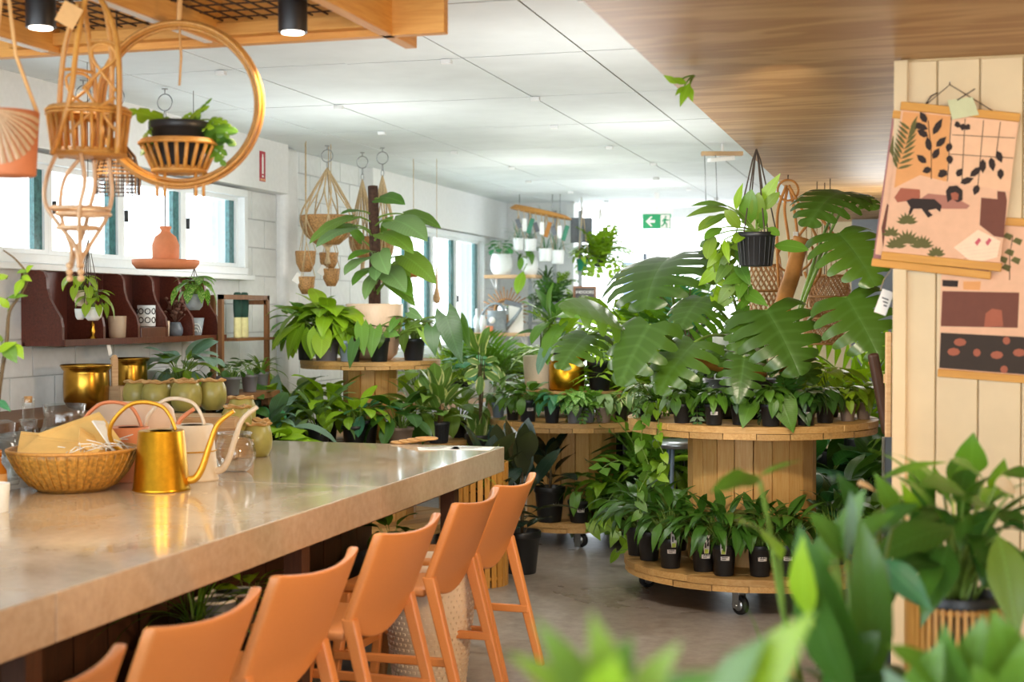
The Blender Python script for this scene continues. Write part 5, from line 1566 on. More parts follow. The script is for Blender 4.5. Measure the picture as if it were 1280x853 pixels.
# low deck of the left stand
LOW = [(352, .66, 'long', 'silver', NP(.085, .13, 'grey'), 14, .44, 'long silvery-leaved plant in a brown pot at the left of the low deck', 161),
       (397, .66, 'long', 'sage', NP(.09, .13, 'navy'), 14, .38, 'long blue-green leaved plant in a black pot on the low deck', 162),
       (372, .50, 'dieff', 'bright', NP(.08, .16), 16, .44, 'upright bright green plant at the back left of the low deck', 163),
       (408, .46, 'dieff', 'bright', NP(.08, .16), 12, .44, 'bright upright plant behind the pots on the low deck', 164),
       (443, .68, 'dieff', 'bright', NP(.084, .14), 12, .34, 'bright upright plant in a black pot at the centre of the low deck', 165),
       (458, .58, 'broad', 'teal', NP(.08, .17), 8, .26, 'dark blue-green plant in a tall black pot behind the central one', 166),
       (500, .68, 'broad', 'dark', NP(.092, .125, 'brownpot'), 14, .38, 'broad dark-leaved plant in a brown pot right of centre on the low deck', 167),
       (548, .63, 'oval', 'varieg', NP(.078, .14, 'navy', 'ribbed'), 16, .28, 'cream-edged rubber plant in a ribbed dark pot on the low deck', 168),
       (574, .56, 'dieff', 'olive', NP(.068, .12), 14, .40, 'olive-leaved plant in a black pot at the right end of the low deck', 169),
       (525, .48, 'long', 'olive', NP(.08, .15), 16, .46, 'arching olive plant at the back right of the low deck', 170)]
for i, (u, R, sp, mt, pt_, n, s_, lab, sd) in enumerate(LOW):
    x, y = on_ring(LX, LY, R, u)
    plant('leafy_plant', lab, (x, y, .717), sp, mt, n + 5, s_, pt_, sd, group='plants on the low pine deck', stem_h=.2 if sp == 'oval' else 0, stem=M['stemd'] if sp == 'oval' else None)
vp = thing('variegated_rubber_plant', 'young rubber plant with upright cream-edged leaves standing right of the low deck', 'plant', Vector((*P(600, 500, 9.9).xy, 0)))
zt_ = pot_part(vp, NP(.11, .75, 'black'))
crown(vp, 'oval', 'varieg', 12, .26, .66, 177)
b0 = Vector(vp.location) + Vector((0, 0, .66))
for i, (a, b_) in enumerate((((598, 440), (587, 408)), ((601, 442), (612, 408)), ((606, 452), (622, 448)), ((600, 455), (584, 450)), ((603, 446), (604, 428)), ((598, 462), (580, 472)), ((606, 465), (625, 478)), ((601, 470), (598, 495)))):
    leaf_at(vp, P(*a, 9.8), P(*b_, 9.75), unit_blade('oval', 'varieg', .5, -20, 18), Vector((.2 * (i - 3), -1, .4)), b0, .0035, stem=M['stemd'])
# leafy floor plants filling the bay left of the low deck
FL = [(322, 8.6, .60, 'dieff', 'bright', .52, 'bright broad plant on the floor behind the counter end, leftmost'), (345, 8.9, .66, 'philo', 'bright', .5, 'bright heart-leaved plant standing left of the low deck'), (312, 9.3, .95, 'philo', 'teal', .34, 'blue-green ivy-like plant below the glove stand'),
      (332, 9.2, .85, 'long', 'silver', .5, 'silver long-leaved plant left of the low deck'), (300, 9.2, .98, 'broad', 'dark', .36, 'dark leafy plant under the glove stand'), (342, 9.7, .9, 'dieff', 'bright', .5, 'bright upright plant rising against the white wall')]
for i, (u, d_, h_, sp, mt, s_, lab) in enumerate(FL):
    q = P(u, 500, d_)
    plant('floor_plant', lab, (q.x, q.y, 0), sp, mt, 18, s_, ('nursery', 'black', .13, h_), 181 + i, group='floor plants by the left wall')
# ================================================================== HANGING THINGS
def hook(label, u, v, drop, p=None):
    p = p or at_z(u, v, CEIL)
    p = Vector((p.x, p.y, CEIL - .012))
    g = thing('ceiling_hook', label, 'hook', p, 0, 'steel hooks along the ceiling')
    m = MB(); m.lathe([(0, -.006), (.018, -.006), (.018, 0), (0, 0)], 12); obj('hook_plate', m, M['steel'], g)
    z = -.006; k = 0
    m = MB(); m.tube([(0, 0, 0), (0, 0, -.03)], .004, 6); obj('hook_shank', m, M['steel'], g); z = -.03
    m = MB(); m.tube([(.045 * math.cos(t_), 0, z - .045 + .045 * math.sin(t_)) for t_ in [2 * math.pi * i / 18 for i in range(18)]], .004, 5, closed=True); obj('hook_ring', m, M['steel'], g); z -= .09
    while z > -drop + .02:
        m = MB(); r_ = .018
        m.tube([(r_ * math.cos(t_) * .6 * (k % 2), r_ * math.cos(t_) * .6 * ((k + 1) % 2), z - .024 + .026 * math.sin(t_)) for t_ in [2 * math.pi * i / 12 for i in range(12)]], .003, 4, closed=True); obj('chain_link', m, M['steel'], g); z -= .042; k += 1
    return p + Vector((0, 0, z))
def R3(p, d=0): return Vector(p)
def cane_basket(g, zt, zb, rt, rb, n, mat, at=(0, 0), r=.006, hoops=(1, .5, 0)):
    for i in range(n):
        a = 2 * math.pi * i / n
        m = MB(); m.tube([(at[0] + rb * math.cos(a), at[1] + rb * math.sin(a), zb), (at[0] + rt * math.cos(a), at[1] + rt * math.sin(a), zt)], r, 6); obj('cane_stake', m, M[mat], g)
    for h in hoops:
        rr_ = rb + (rt - rb) * h; zz = zb + (zt - zb) * h
        for dz, dr in ((0, .004), (.008, -.004)):
            m = MB(); m.tube(circle(rr_ + dr, zz + dz, 32, at), r * .95, 6, closed=True); obj('cane_hoop', m, M[mat], g)

# ---- ring basket with a staghorn-like fern
D0 = 4.6; k0 = D0 / F
c0 = P(224, 130, D0)
g = thing('ring_basket', 'round golden cane hoop holding a slatted basket, hung from the frame', 'hanging basket', c0, IMG)
for dr, dy in ((0, 0), (.012, .012), (-.010, .010), (.004, -.012)):
    m = MB(); m.tube([((.256 + dr) * math.cos(t_), dy, (.256 + dr) * math.sin(t_)) for t_ in [2 * math.pi * i / 56 for i in range(56)]], .0065, 6, closed=True); obj('cane_hoop', m, M['rattan'], g)
zb = -.222
cane_basket(g, -.13, zb, .122, .078, 22, 'rattan', r=.0065, hoops=(1, .06))
m = MB(); m.lathe([(0, zb), (.078, zb), (.078, zb + .006), (0, zb + .006)], 20); obj('basket_floor', m, M['rattan'], g)
for x in (-.075, -.05, .05, .075):
    m = MB(); m.tube([(x, .01, zb), (x, .01, zb - .075)], .0055, 6); obj('cane_foot', m, M['rattan'], g)
m = MB(); m.tube([(0, 0, .262), (.004, 0, .34), (0, 0, .60)], .009, 6, flat=.5); m.tube([(0, .004, .265), (.006, .004, .15), (.0, .004, .06)], .004, 4); obj('hanging_strap', m, M['kraft'], g)
fr_ = thing('staghorn_fern', 'fern with lobed fronds in a dark pot inside the cane ring basket', 'plant', c0 + Vector((.0, .0, zb + .008)))
pt_ = NP(.098, .155, 'black'); z0 = pot_part(fr_, pt_)
fr_.location += Vector((0, 0, 0))
for i, (a, b_, mt, wr_) in enumerate((((215, 160), (155, 138), 'bright', .5), ((208, 158), (178, 172), 'yellowg', .5), ((212, 162), (208, 166), 'yellowg', 1), ((232, 160), (262, 132), 'yellowg', .4), ((236, 160), (268, 160), 'bright', .5), ((240, 162), (265, 122), 'mid', .2),
                               ((250, 165), (298, 165), 'mid', .5), ((252, 166), (296, 182), 'mid', .45), ((256, 170), (284, 195), 'mid', .4), ((258, 178), (292, 178), 'dark', .4), ((262, 185), (282, 208), 'mid', .45), ((225, 158), (240, 140), 'yellowg', .5), ((196, 172), (176, 195), 'mid', .5), ((264, 150), (290, 160), 'bright', .45))):
    if (Vector(a) - Vector(b_)).length < 12: b_ = (b_[0], b_[1] + 10)
    leaf_at(fr_, P(*a, D0 - .0), P(*b_, D0 - .05 + .02 * (i % 3)), unit_blade('monstera', mt, wr_ * 1.2, -45, 14, i % 2, lobes=4, depth=.6), Vector((.2 * (i % 3 - 1), -1, .8)), fr_.location + Vector((0, 0, z0)), .003)

# ---- tall double cane hanger with beads
D1 = 4.35; k1 = D1 / F
c1 = P(111, 195, D1)
g = thing('cane_hanger', 'tall two-tier cane hanger with crossing loops and wooden beads', 'hanging basket', c1, IMG)
def q1(u, v, dy=0.0): return ((u - 111) * k1, dy, (195 - v) * k1)
cane_basket(g, (195 - 140) * k1, 0.0, .121, .105, 26, 'rattan', r=.0055, hoops=(1, .92, .04))
m = MB(); m.lathe([(0, 0), (.104, 0), (.104, .006), (0, .006)], 24); obj('basket_floor', m, M['rattan'], g)
for (us, vs, dys) in (((118, 128, 150, 160, 156), (-4, 0, 40, 100, 196), (0, -.02, -.06, -.09, -.08)), ((122, 116, 110, 103, 78), (-4, 0, 60, 130, 196), (0, -.05, -.10, -.12, -.09)),
                      ((100, 88, 76, 68, 70), (5, 30, 70, 138, 196), (0, .01, .03, .05, .05)), ((106, 105, 106, 110, 112), (5, 30, 70, 138, 196), (0, .04, .08, .11, .10)), ((120, 130, 132, 128, 126), (-4, 10, 60, 138, 196), (0, .02, .07, .1, .09))):
    m = MB(); m.tube(catmull([q1(u, v, d) for u, v, d in zip(us, vs, dys)], 6), .0085, 7); obj('cane_upright', m, M['rattan'], g)
def loopx(pts, r=.005):
    m = MB(); m.tube(catmull([q1(*p) for p in pts], 6), r, 6); obj('cane_loop', m, M['rattan'], g)
loopx([(124, 58, -.08), (140, 58, -.085), (154, 62, -.08)]); loopx([(76, 85, .03), (92, 84, .05), (107, 86, .08)])
loopx([(100, 172, -.11), (130, 145, -.11), (155, 128, -.09)]); loopx([(118, 115, -.1), (134, 140, -.1), (156, 170, -.08)])
loopx([(116, 118, -.1), (138, 95, -.09), (154, 80, -.08), (150, 66, -.08), (138, 62, -.085), (126, 68, -.085), (130, 85, -.09), (156, 120, -.09)])
loopx([(72, 132, .05), (90, 118, .06), (105, 100, .08), (98, 89, .07), (84, 89, .05), (78, 98, .04), (86, 118, .05), (108, 132, .1)])
for pts in ([(75, 196, -.04), (66, 225, -.06), (64, 255, -.06), (78, 280, -.05), (96, 308, -.02), (99, 335, -.01)], [(92, 196, .06), (72, 220, .07), (66, 250, .07), (72, 280, .05), (86, 310, .02), (87, 335, .0)],
            [(108, 196, .08), (106, 230, .1), (100, 260, .09), (96, 290, .06), (90, 318, .02), (88, 335, .0)], [(112, 196, -.09), (118, 230, -.1), (112, 260, -.1), (106, 290, -.06), (101, 318, -.01), (100, 335, 0)], [(132, 196, .03), (134, 240, .05), (126, 272, .05), (112, 300, .03), (102, 322, .0), (100, 335, 0)]):
    m = MB(); m.tube(catmull([q1(*p) for p in pts], 5), .0068, 6); obj('cane_drop', m, M['rattan_p'], g)
for (u, v, r_, dz) in ((100, 261, .085, 0), (97, 285, .06, 0), (104, 268, .078, 0)):
    m = MB(); p = q1(u, v); m.tube(circle(r_, p[2], 24, (p[0], 0)), .006, 6, closed=True); obj('cane_hoop', m, M['rattan_p'], g)
for u in (86, 100):
    for j in range(3):
        m = MB(); p = q1(u, 332 + j * 8); m.lathe([(0, -.0105), (.008, -.008), (.0115, 0), (.008, .008), (0, .0105)], 12, p); obj('wooden_bead', m, M['shelfw'], g)
m = MB(); p = q1(100, 28, -.1); m.box(p, (.062, .0015, .066), rot=(0, .5, 0)); obj('kraft_tag', m, M['kraft'], g)
m = MB(); m.tube([q1(112, 2), q1(116, -40), q1(116, -70)], .008, 6); obj('hanging_strap', m, M['kraft'], g)

# ---- terracotta drum at the left edge
D2 = 4.1; c2_ = P(8, 220, D2)
g = thing('sunburst_planter', 'terracotta drum planter with a pale cane sunburst at the left edge', 'hanging planter', c2_, IMG)
h2 = 80 * D2 / F
m = MB(); m.lathe([(0, 0), (.078, 0), (.082, .005), (.092, h2), (.086, h2), (.08, .03), (0, .02)], 36); obj('drum_body', m, M['terra'], g)
for k in range(19):
    a = math.radians(-82 + k * 9.1)          # rays fanning from the drum's front rim
    rows = []
    for s_ in (.012, .04, .07, .1, .135):
        z = h2 - .004 - s_ * math.cos(a) * 1.15; an = -math.pi / 2 + s_ * math.sin(a) / .085
        if z < .004: continue
        w_ = .05 * s_ + .0015
        r_ = .0845 + .010 * z / h2
        rows.append([(r_ * math.cos(an - w_ / r_ * math.cos(a)), r_ * math.sin(an - w_ / r_ * math.cos(a)), z - w_ * math.sin(a)), ((r_ + .004) * math.cos(an), (r_ + .004) * math.sin(an), z), (r_ * math.cos(an + w_ / r_ * math.cos(a)), r_ * math.sin(an + w_ / r_ * math.cos(a)), z + w_ * math.sin(a))])
    if len(rows) > 1:
        m = MB(); m.grid(rows); obj('sunburst_ray', m, M['rattan_p'], g)
for s_ in (-1, 1):
    m = MB(); m.tube([(.09 * s_, 0, h2 - .004), (.03 * s_, 0, h2 + .16), (0, 0, h2 + .42)], .006, 6, flat=.5); obj('hanging_strap', m, M['kraft'], g)

# ---- open wicker shade
D3 = 4.9; c3_ = P(147, 243, D3)
g = thing('wicker_shade', 'small openwork wicker lampshade behind the cane hanger', 'lampshade', c3_, IMG)
for i in range(28):
    a = 2 * math.pi * i / 28
    m = MB(); m.tube([(.075 * math.cos(a), .075 * math.sin(a), 0), (.077 * math.cos(a), .077 * math.sin(a), .06), (.06 * math.cos(a), .06 * math.sin(a), .13), (.02 * math.cos(a), .02 * math.sin(a), .18)], .002, 4); obj('wicker_stake', m, M['wire' if i % 2 else 'wicker'], g)
for j in range(13):
    z = .0 + .013 * j; r_ = .076 if z < .07 else .076 - (z - .07) * .45
    m = MB(); m.tube(circle(r_, z, 28), .0035 if j > 4 else .0018, 4, closed=True); obj('wicker_ring', m, M['wicker' if j > 4 else 'wire'], g)
m = MB(); m.tube([(0, 0, .18), (0, 0, .66)], .003, 5); obj('flex_cord', m, M['cord'], g)

# ---- terracotta bell with saucer
pe = hook('steel ceiling hook and ring carrying the terracotta bell', 206, 108, .30)
c4 = Vector((pe.x, pe.y, P(205, 336, (pe - CAM).dot(_f)).z))
g = thing('terracotta_bell', 'terracotta bell shaped feeder over a wide saucer, hanging before the window', 'hanging feeder', c4)
s4 = (pe - CAM).dot(_f) / F
m = MB(); m.lathe([(0, 0), (36 * s4, 0), (41 * s4, 6 * s4), (41.5 * s4, 11 * s4), (39 * s4, 11 * s4), (35 * s4, 5 * s4), (0, 4 * s4)], 40); obj('saucer', m, M['terra'], g)
m = MB(); m.lathe([(0, 4 * s4), (16 * s4, 4 * s4), (16.5 * s4, 14 * s4), (16.8 * s4, 30 * s4), (13 * s4, 40 * s4), (6.5 * s4, 45 * s4), (5.5 * s4, 48 * s4), (7.5 * s4, 51 * s4), (7 * s4, 53 * s4), (0, 53 * s4)], 32); obj('bell', m, M['terra'], g)
m = MB(); m.tube([(0, 0, 53 * s4), (0, 0, pe.z - c4.z)], .004, 5); obj('hanging_cord', m, M['cord'], g)
hook('steel ceiling hook nearest the left edge behind the cane hanger', 104, 97, .22)
hook('steel ceiling hook second from the left edge behind the cane hanger', 146, 101, .22)

# ---- hanging plants by the dark shelf
def cup_hanger(label, u, v0, v1, D, pots, sp, mt, nleaf, sz, sd):
    p = P(u, v1, D)
    g = thing('hanging_cup', label, 'hanging planter', p)
    s_ = D / F
    zt = (v1 - v0) * s_
    for (du, va, vb, hw, mt_) in pots:
        m = MB(); r_ = hw * s_; z0 = (v1 - vb) * s_; h_ = (vb - va) * s_
        m.lathe([(0, z0), (r_ * .5, z0), (r_ * .85, z0 + h_ * .25), (r_, z0 + h_ * .8), (r_, z0 + h_), (r_ * .88, z0 + h_), (r_ * .8, z0 + h_ * .5), (0, z0 + h_ * .5)], 24, (du * s_, 0, 0)); obj('cup', m, M[mt_], g)
        for a in (0, 2.1, 4.2):
            m = MB(); m.tube([(du * s_ + r_ * math.cos(a), r_ * math.sin(a), z0 + h_), (0, 0, zt)], .0022, 4); obj('hanging_cord', m, M['cord'], g)
    for k, (du, va, vb, hw, mt_) in enumerate(pots[:2]):
        c = link('foliage', None, g, (du * s_, 0, (v1 - va) * s_ - .02)); c.empty_display_size = .02
        vs = leaf_variants(sp, mt); rnd = random.Random(sd + k)
        for i in range(nleaf):
            m_ = Matrix.Translation(c.location) @ Matrix.Rotation(i * 2.4, 4, 'Z') @ Matrix.Scale(sz * rnd.uniform(.7, 1.15), 4)
            link('leaf', rnd.choice(vs[i % 3]), g, mat=m_)
        bpy.data.objects.remove(c)
    m = MB(); m.tube([(0, 0, zt), (0, 0, CEIL - p.z)], .002, 4); obj('hanging_cord', m, M['cord'], g)
    return g
hk = hook('steel ceiling hook above the hanging stacked cups', 116, 118, .18)
cup_hanger('stacked marbled and beige cups hanging left of the dark shelf, with yellow-green leaves', 111, 300, 402, 7.0, ((-10, 363, 383, 10, 'cream'), (6, 384, 401, 12, 'whitepot'), (-12, 386, 400, 7, 'whitepot')), 'pothos', 'yellowg', 14, .17, 201)
g2 = cup_hanger('grey arch-printed cup hanging at the right end of the dark shelf, with cream-marked pothos', 243, 335, 388, 7.9, ((0, 368, 388, 12, 'greyceram'),), 'pothos', 'marble', 22, .2, 202)

# ---- macrame hangers by the left stand
def macrame(label, u, vh, vtop, vb, D, rpx, hpx, mat, extra=()):
    s_ = D / F
    pk_ = P(u, vh, D)
    pe = hook('steel ceiling hook above the ' + extra[0], 0, 0, (vtop - vh) * s_, pk_)
    D = (Vector((pe.x, pe.y, EYE)) - CAM).dot(_f); s_ = D / F
    p = P(u, vb, D); p.x, p.y = pe.x, pe.y
    g = thing('macrame_hanger', label, 'plant hanger', p, 0, 'macrame hangers on the left wall')
    zt = pe.z - p.z; r_ = rpx * s_; h_ = hpx * s_
    m = MB(); m.lathe([(0, 0), (r_ * .45, 0), (r_ * .8, h_ * .3), (r_, h_ * .9), (r_ * 1.02, h_), (r_ * .93, h_), (r_ * .7, h_ * .35), (0, h_ * .2)], 28); obj('basket', m, M[mat], g)
    for i in range(14):
        a = 2 * math.pi * i / 14
        b_ = a + .22 * (1 if i % 2 else -1)
        m = MB(); m.tube(catmull([(0, 0, zt), (r_ * .55 * math.cos(a), r_ * .55 * math.sin(a), h_ + (zt - h_) * .5), (r_ * 1.03 * math.cos(b_), r_ * 1.03 * math.sin(b_), h_), (r_ * .8 * math.cos(a), r_ * .8 * math.sin(a), h_ * .3), (.012 * math.cos(a), .012 * math.sin(a), -.02), (.02 * math.cos(a), .02 * math.sin(a), -.14)], 4), .0055, 5); obj('cord', m, M['jute'], g)
    m = MB(); m.lathe([(0, -.05), (.016, -.05), (.02, -.02), (.012, .0), (0, 0)], 10); obj('knot', m, M['jute'], g)
    return g
macrame('jute macrame hanger with a broad woven bowl, nearest the pier', 409, 182, 208, 306, 10.36, 33, 36, 'wicker', ('first macrame hanger from the pier',))
macrame('jute macrame hanger half hidden behind the mossy pole', 453, 188, 222, 322, 10.8, 16, 26, 'wicker', ('macrame hanger behind the mossy pole',))
macrame('jute macrame hanger with a long woven basket right of the mossy pole', 478, 182, 214, 330, 10.5, 15, 44, 'wicker', ('macrame hanger right of the mossy pole',))
for (u, va, vb, hw, D, mt, lab) in ((382, 314, 340, 13, 10.3, 'wicker', 'small woven hanging basket at the left of the macrame bowl'), (411, 316, 337, 12, 10.5, 'wicker', 'dark woven hanging basket under the macrame bowl'), (383, 346, 368, 11, 10.2, 'wicker', 'small pale hanging basket with a white tag, lowest on the left'),
                                    (414, 336, 358, 11, 10.4, 'wicker', 'small hanging basket with a white tag below the dark one'), (517, 331, 347, 9, 11.4, 'log', 'little tan gourd bowl hanging in front of the far window')):
    s_ = D / F; p = P(u, vb, D)
    g = thing('hanging_basket', lab, 'hanging basket', p, 0, 'small woven hanging baskets')
    r_ = hw * s_; h_ = (vb - va) * s_
    m = MB(); m.lathe([(0, 0), (r_ * .5, 0), (r_ * .9, h_ * .4), (r_, h_ * .95), (r_ * .97, h_), (r_ * .9, h_), (r_ * .8, h_ * .4), (0, h_ * .2)], 24); obj('basket_body', m, M[mt], g)
    for a in (0.3, 2.4, 4.5):
        m = MB(); m.tube([(r_ * math.cos(a), r_ * math.sin(a), h_ * .95), (0, 0, h_ + .25), (0, 0, CEIL - p.z)], .003, 4); obj('hanging_cord', m, M['jute'], g)
    if 'tag' in lab:
        m = MB(); m.box((-r_ * .7, -r_ * .8, h_ * .9), (.055, .002, .07), rot=(0, .6, .2)); obj('paper_tag', m, M['paper'], g)
p = P(546, 380, 11.4)
g = thing('gourd_spoon', 'long slim dried gourd hanging in front of the far window', 'gourd', p)
m = MB(); m.lathe([(0, 0), (.022, .01), (.03, .04), (.024, .08), (.012, .13), (.009, .2), (.006, .3)], 16); obj('gourd_body', m, M['shelfw'], g)
m = MB(); m.tube([(0, 0, .3), (0, 0, CEIL - p.z)], .002, 4); obj('hanging_cord', m, M['jute'], g)

# ---- black pot hanging over the large spool table
D5 = 7.45; p = P(945, 333, D5); s_ = D5 / F
g = thing('hanging_pot_plant', 'leafy plant in a black hanging pot on dark cords above the large spool table', 'hanging plant', p)
r_ = 25 * s_; h_ = 42 * s_
link('pot', unit_pot('ribbed', 'black'), g, scale=(r_, r_, h_)); link('soil', SOIL, g, (0, 0, h_ * .9), scale=(r_ * .9, r_ * .9, .03))
for i in range(6):
    a = i * math.pi / 3
    m = MB(); m.tube([(r_ * math.cos(a), r_ * math.sin(a), h_), (.02 * math.cos(a), .02 * math.sin(a), (333 - 200) * s_), (0, 0, 2.448 - p.z)], .004, 5); obj('hanging_cord', m, M['cord'], g)
src = p + Vector((0, 0, h_))
for i, (a, b_, mt, wr_, nn) in enumerate((((912, 262), (856, 272), 'olive', .3, (0, -.8, 1)), ((910, 258), (862, 258), 'mid', .28, (0, -.8, 1)), ((915, 268), (880, 282), 'olive', .3, (0, -.8, 1)), ((920, 262), (929, 228), 'bright', .34, (-.3, -1, .3)), ((933, 282), (940, 236), 'mid', .5, (0, -1, .3)), ((948, 262), (976, 216), 'bright', .35, (.2, -1, .4)),
                                         ((945, 275), (948, 240), 'olive', .55, (.2, -1, .3)), ((955, 262), (975, 240), 'olive', .5, (.3, -.9, .6)), ((905, 270), (872, 290), 'olive', .45, (-.2, -.9, .8)), ((968, 307), (1012, 313), 'mid', .42, (0, -1, .6)), ((902, 285), (880, 300), 'mid', .5, (-.2, -1, .6)), ((960, 285), (975, 295), 'mid', .6, (0, -1, .6)), ((930, 290), (918, 305), 'bright', .5, (0, -1, .5)),
                                         ((892, 295), (884, 325), 'olive', .5, (-.3, -1, .3)), ((905, 300), (912, 330), 'bright', .3, (-.1, -1, .3)), ((925, 285), (905, 262), 'olive', .5, (-.2, -1, .5)), ((950, 285), (958, 262), 'mid', .5, (0.1, -1, .4)))):
    leaf_at(g, P(*a, D5 - .02 * (i % 4)), P(*b_, D5 - .1), unit_blade('lance' if wr_ < .4 else 'oval', mt, wr_, -35, 14, i % 3), Vector(nn), src, .004)
# trailing greens that fall from it at the left
vr_ = thing('trailing_plant', 'mixed green and bronze trailing plant below the black hanging pot', 'plant', P(905, 345, 7.9)); 
for k, pts in enumerate(([(915, 300), (900, 312), (892, 330), (896, 352), (890, 372)], [(918, 300), (910, 325), (915, 350), (912, 375)], [(925, 300), (925, 340), (935, 362), (930, 385)])):
    vine(vr_, [P(*a, 7.7 - .03 * k) for a in pts], ('bright', 'olive', 'mid')[k], 9, .12, 20 + k, wr=.6)

# ---- cane hoops, lattice baskets and a branch behind the monstera
D6 = 8.75; s_ = D6 / F
def at6(u, v, d=0.0): return P(u, v, D6 + d)
c6 = at6(985, 238)
g = thing('cane_loop_hanger', 'tan cane ring and teardrop loops hanging behind the monstera', 'plant hanger', c6, IMG)
def l6(u, v, dy=0.0): return ((u - 985) * s_, dy, (238 - v) * s_)
m = MB(); m.tube([(13 * s_ * math.cos(t_), 0, 13 * s_ * math.sin(t_)) for t_ in [2 * math.pi * i / 24 for i in range(24)]], .007, 6, closed=True); obj('top_ring', m, M['log'], g)
for pts in ([(983, 232, 0), (972, 262, -.02), (970, 300, -.04), (972, 345, -.03), (978, 395, 0)], [(986, 232, 0), (1000, 262, -.05), (1018, 300, -.08), (1022, 340, -.08), (1012, 356, -.06), (1004, 340, -.05)], [(985, 235, .02), (982, 262, .03), (988, 300, .05), (990, 345, .05)], [(988, 235, .02), (994, 262, .03), (1000, 300, .05), (1004, 345, .05)]):
    m = MB(); m.tube(catmull([l6(*p) for p in pts], 6), .009, 6); obj('cane_strand', m, M['log'], g)
m = MB(); m.tube([l6(972 + 45 * .5 * (1 + math.cos(t_)) , 300 + 40 * .5 * (1 - math.sin(t_)), -.1 * math.sin(t_)) for t_ in [2 * math.pi * i / 26 for i in range(26)]], .007, 6, closed=True); obj('cane_oval', m, M['log'], g)
m = MB(); m.tube([(0, 0, 13 * s_), (0, 0, 2.44 - c6.z)], .004, 5); obj('hanging_cord', m, M['cord'], g)
m = MB(); m.box(l6(991, 302, -.09), (.03, .002, .11)); obj('paper_tag', m, M['paper'], g)
br = thing('tan_branch', 'thick smooth tan branch leaning among the monstera leaves', 'branch', (RX + .2, RY + .38, 1.002))
o_ = Vector(br.location)
m = MB(); pts = catmull([o_ + Vector((0, 0, .01)), P(978, 398, 8.4), P(990, 345, 8.4), P(1003, 298, 8.4)], 6); m.tube([p - o_ for p in pts], [.052, .052, .052, .051, .05, .05, .05, .049, .048, .048, .048, .047, .047, .047, .046, .046, .047, .05, .055], 10); obj('branch_body', m, M['log'], br)
def lattice(label, u, va, vb, hw, D):
    s_ = D / F; p = P(u, vb, D); r_ = hw * s_; h_ = (vb - va) * s_
    g = thing('lattice_basket', label, 'basket', p, 0, 'lattice cane baskets behind the monstera')
    m = MB(); n = 26
    pr = lambda t: r_ * (.7 + .36 * math.sin(math.pi * (.12 + .7 * t)))
    for dr in (1, -1):
        for i in range(n):
            m.tube([(pr(t) * math.cos(2 * math.pi * i / n + dr * t * 1.3), pr(t) * math.sin(2 * math.pi * i / n + dr * t * 1.3), h_ * t) for t in [j / 6 for j in range(7)]], .0042, 4)
    o = obj('lattice_weave', m, M['copper'], g); o['kind'] = 'stuff'
    for t in (0, .5, 1):
        m = MB(); m.tube(circle(pr(t) * 1.01, h_ * t, 26), .007, 6, closed=True); obj('basket_hoop', m, M['copper'], g)
    m = MB(); m.tube([(pr(1) * math.cos(t_), 0, h_ + .16 * math.sin(t_)) for t_ in [math.pi * i / 10 for i in range(11)]], .006, 6); obj('basket_handle', m, M['copper'], g)
    m = MB(); m.tube([(0, 0, h_ + .16), (0, 0, 2.44 - p.z)], .003, 4); obj('hanging_cord', m, M['cord'], g)
lattice('dark lattice cane basket hanging left of the tan branch', 951, 332, 396, 27, 9.15)
lattice('lattice cane basket hanging right of the tan branch', 1037, 345, 398, 24, 9.0)
lattice('low pale lattice basket showing between the monstera leaves', 1030, 386, 430, 24, 9.3)
g = thing('macrame_screen', 'triangular tan macrame hanging with a fringe behind the monstera', 'wall hanging', P(1021, 282, 9.2), IMG)
for sgn in (-1, 1):
    m = MB(); m.tube([(0, 0, .08), (.19 * sgn, 0, -.16)], .009, 6); obj('hanger_bar', m, M['log'], g)
for i in range(11):
    x = -.17 + .034 * i
    m = MB(); m.tube([(x, 0, .07 - abs(x) * 1.25), (x * .9, 0, -.22 - .16 * (1 - abs(x) / .2))], .005, 5); obj('fringe_cord', m, M['jute'], g)
m = MB(); m.tube([(0, 0, .08), (0, 0, 2.44 - g.location.z)], .003, 4); obj('hanging_cord', m, M['cord'], g)
# white batten light on the ceiling
q = at_z(905, 199, 2.70)
g = thing('batten_light', 'white ceiling light batten on brackets beside the plywood edge', 'lamp', q, IMG)
m = MB(); m.box((-.02, 0, 0), (.22, .05, .03), rot=(0, -.12, .5)); obj('light_body', m, M['ash'], g, bevel=.006)
m = MB(); m.box((0, .1, .05), (.3, .06, .03)); obj('mount_board', m, M['shelfw'], g, bevel=.003)
for x in (-.14, -.06):
    m = MB(); m.tube([(x, 0, .03), (x + .01, 0, -.3)], .0035, 5); obj('pull_cord', m, M['steel'], g)
m = MB(); m.tube([(0, .08, .06), (0, .08, CEIL - q.z)], .01, 6); obj('bracket', m, M['ash'], g)
# leaf sprig poking over the plywood edge
q = P(868, 95, 5.05)
g = thing('hanging_sprig', 'small bright sprig hanging over the edge of the plywood soffit', 'plant', q)
for (a, b_) in (((862, 104), (850, 134)), ((858, 104), (838, 98)), ((855, 108), (844, 120)), ((862, 108), (866, 128)), ((846, 104), (829, 94))):
    leaf_at(g, P(*a, 5.0), P(*b_, 4.98), unit_blade('lance', 'bright', .4, -20, 12), Vector((-.2, -1, .2)), q, .003)

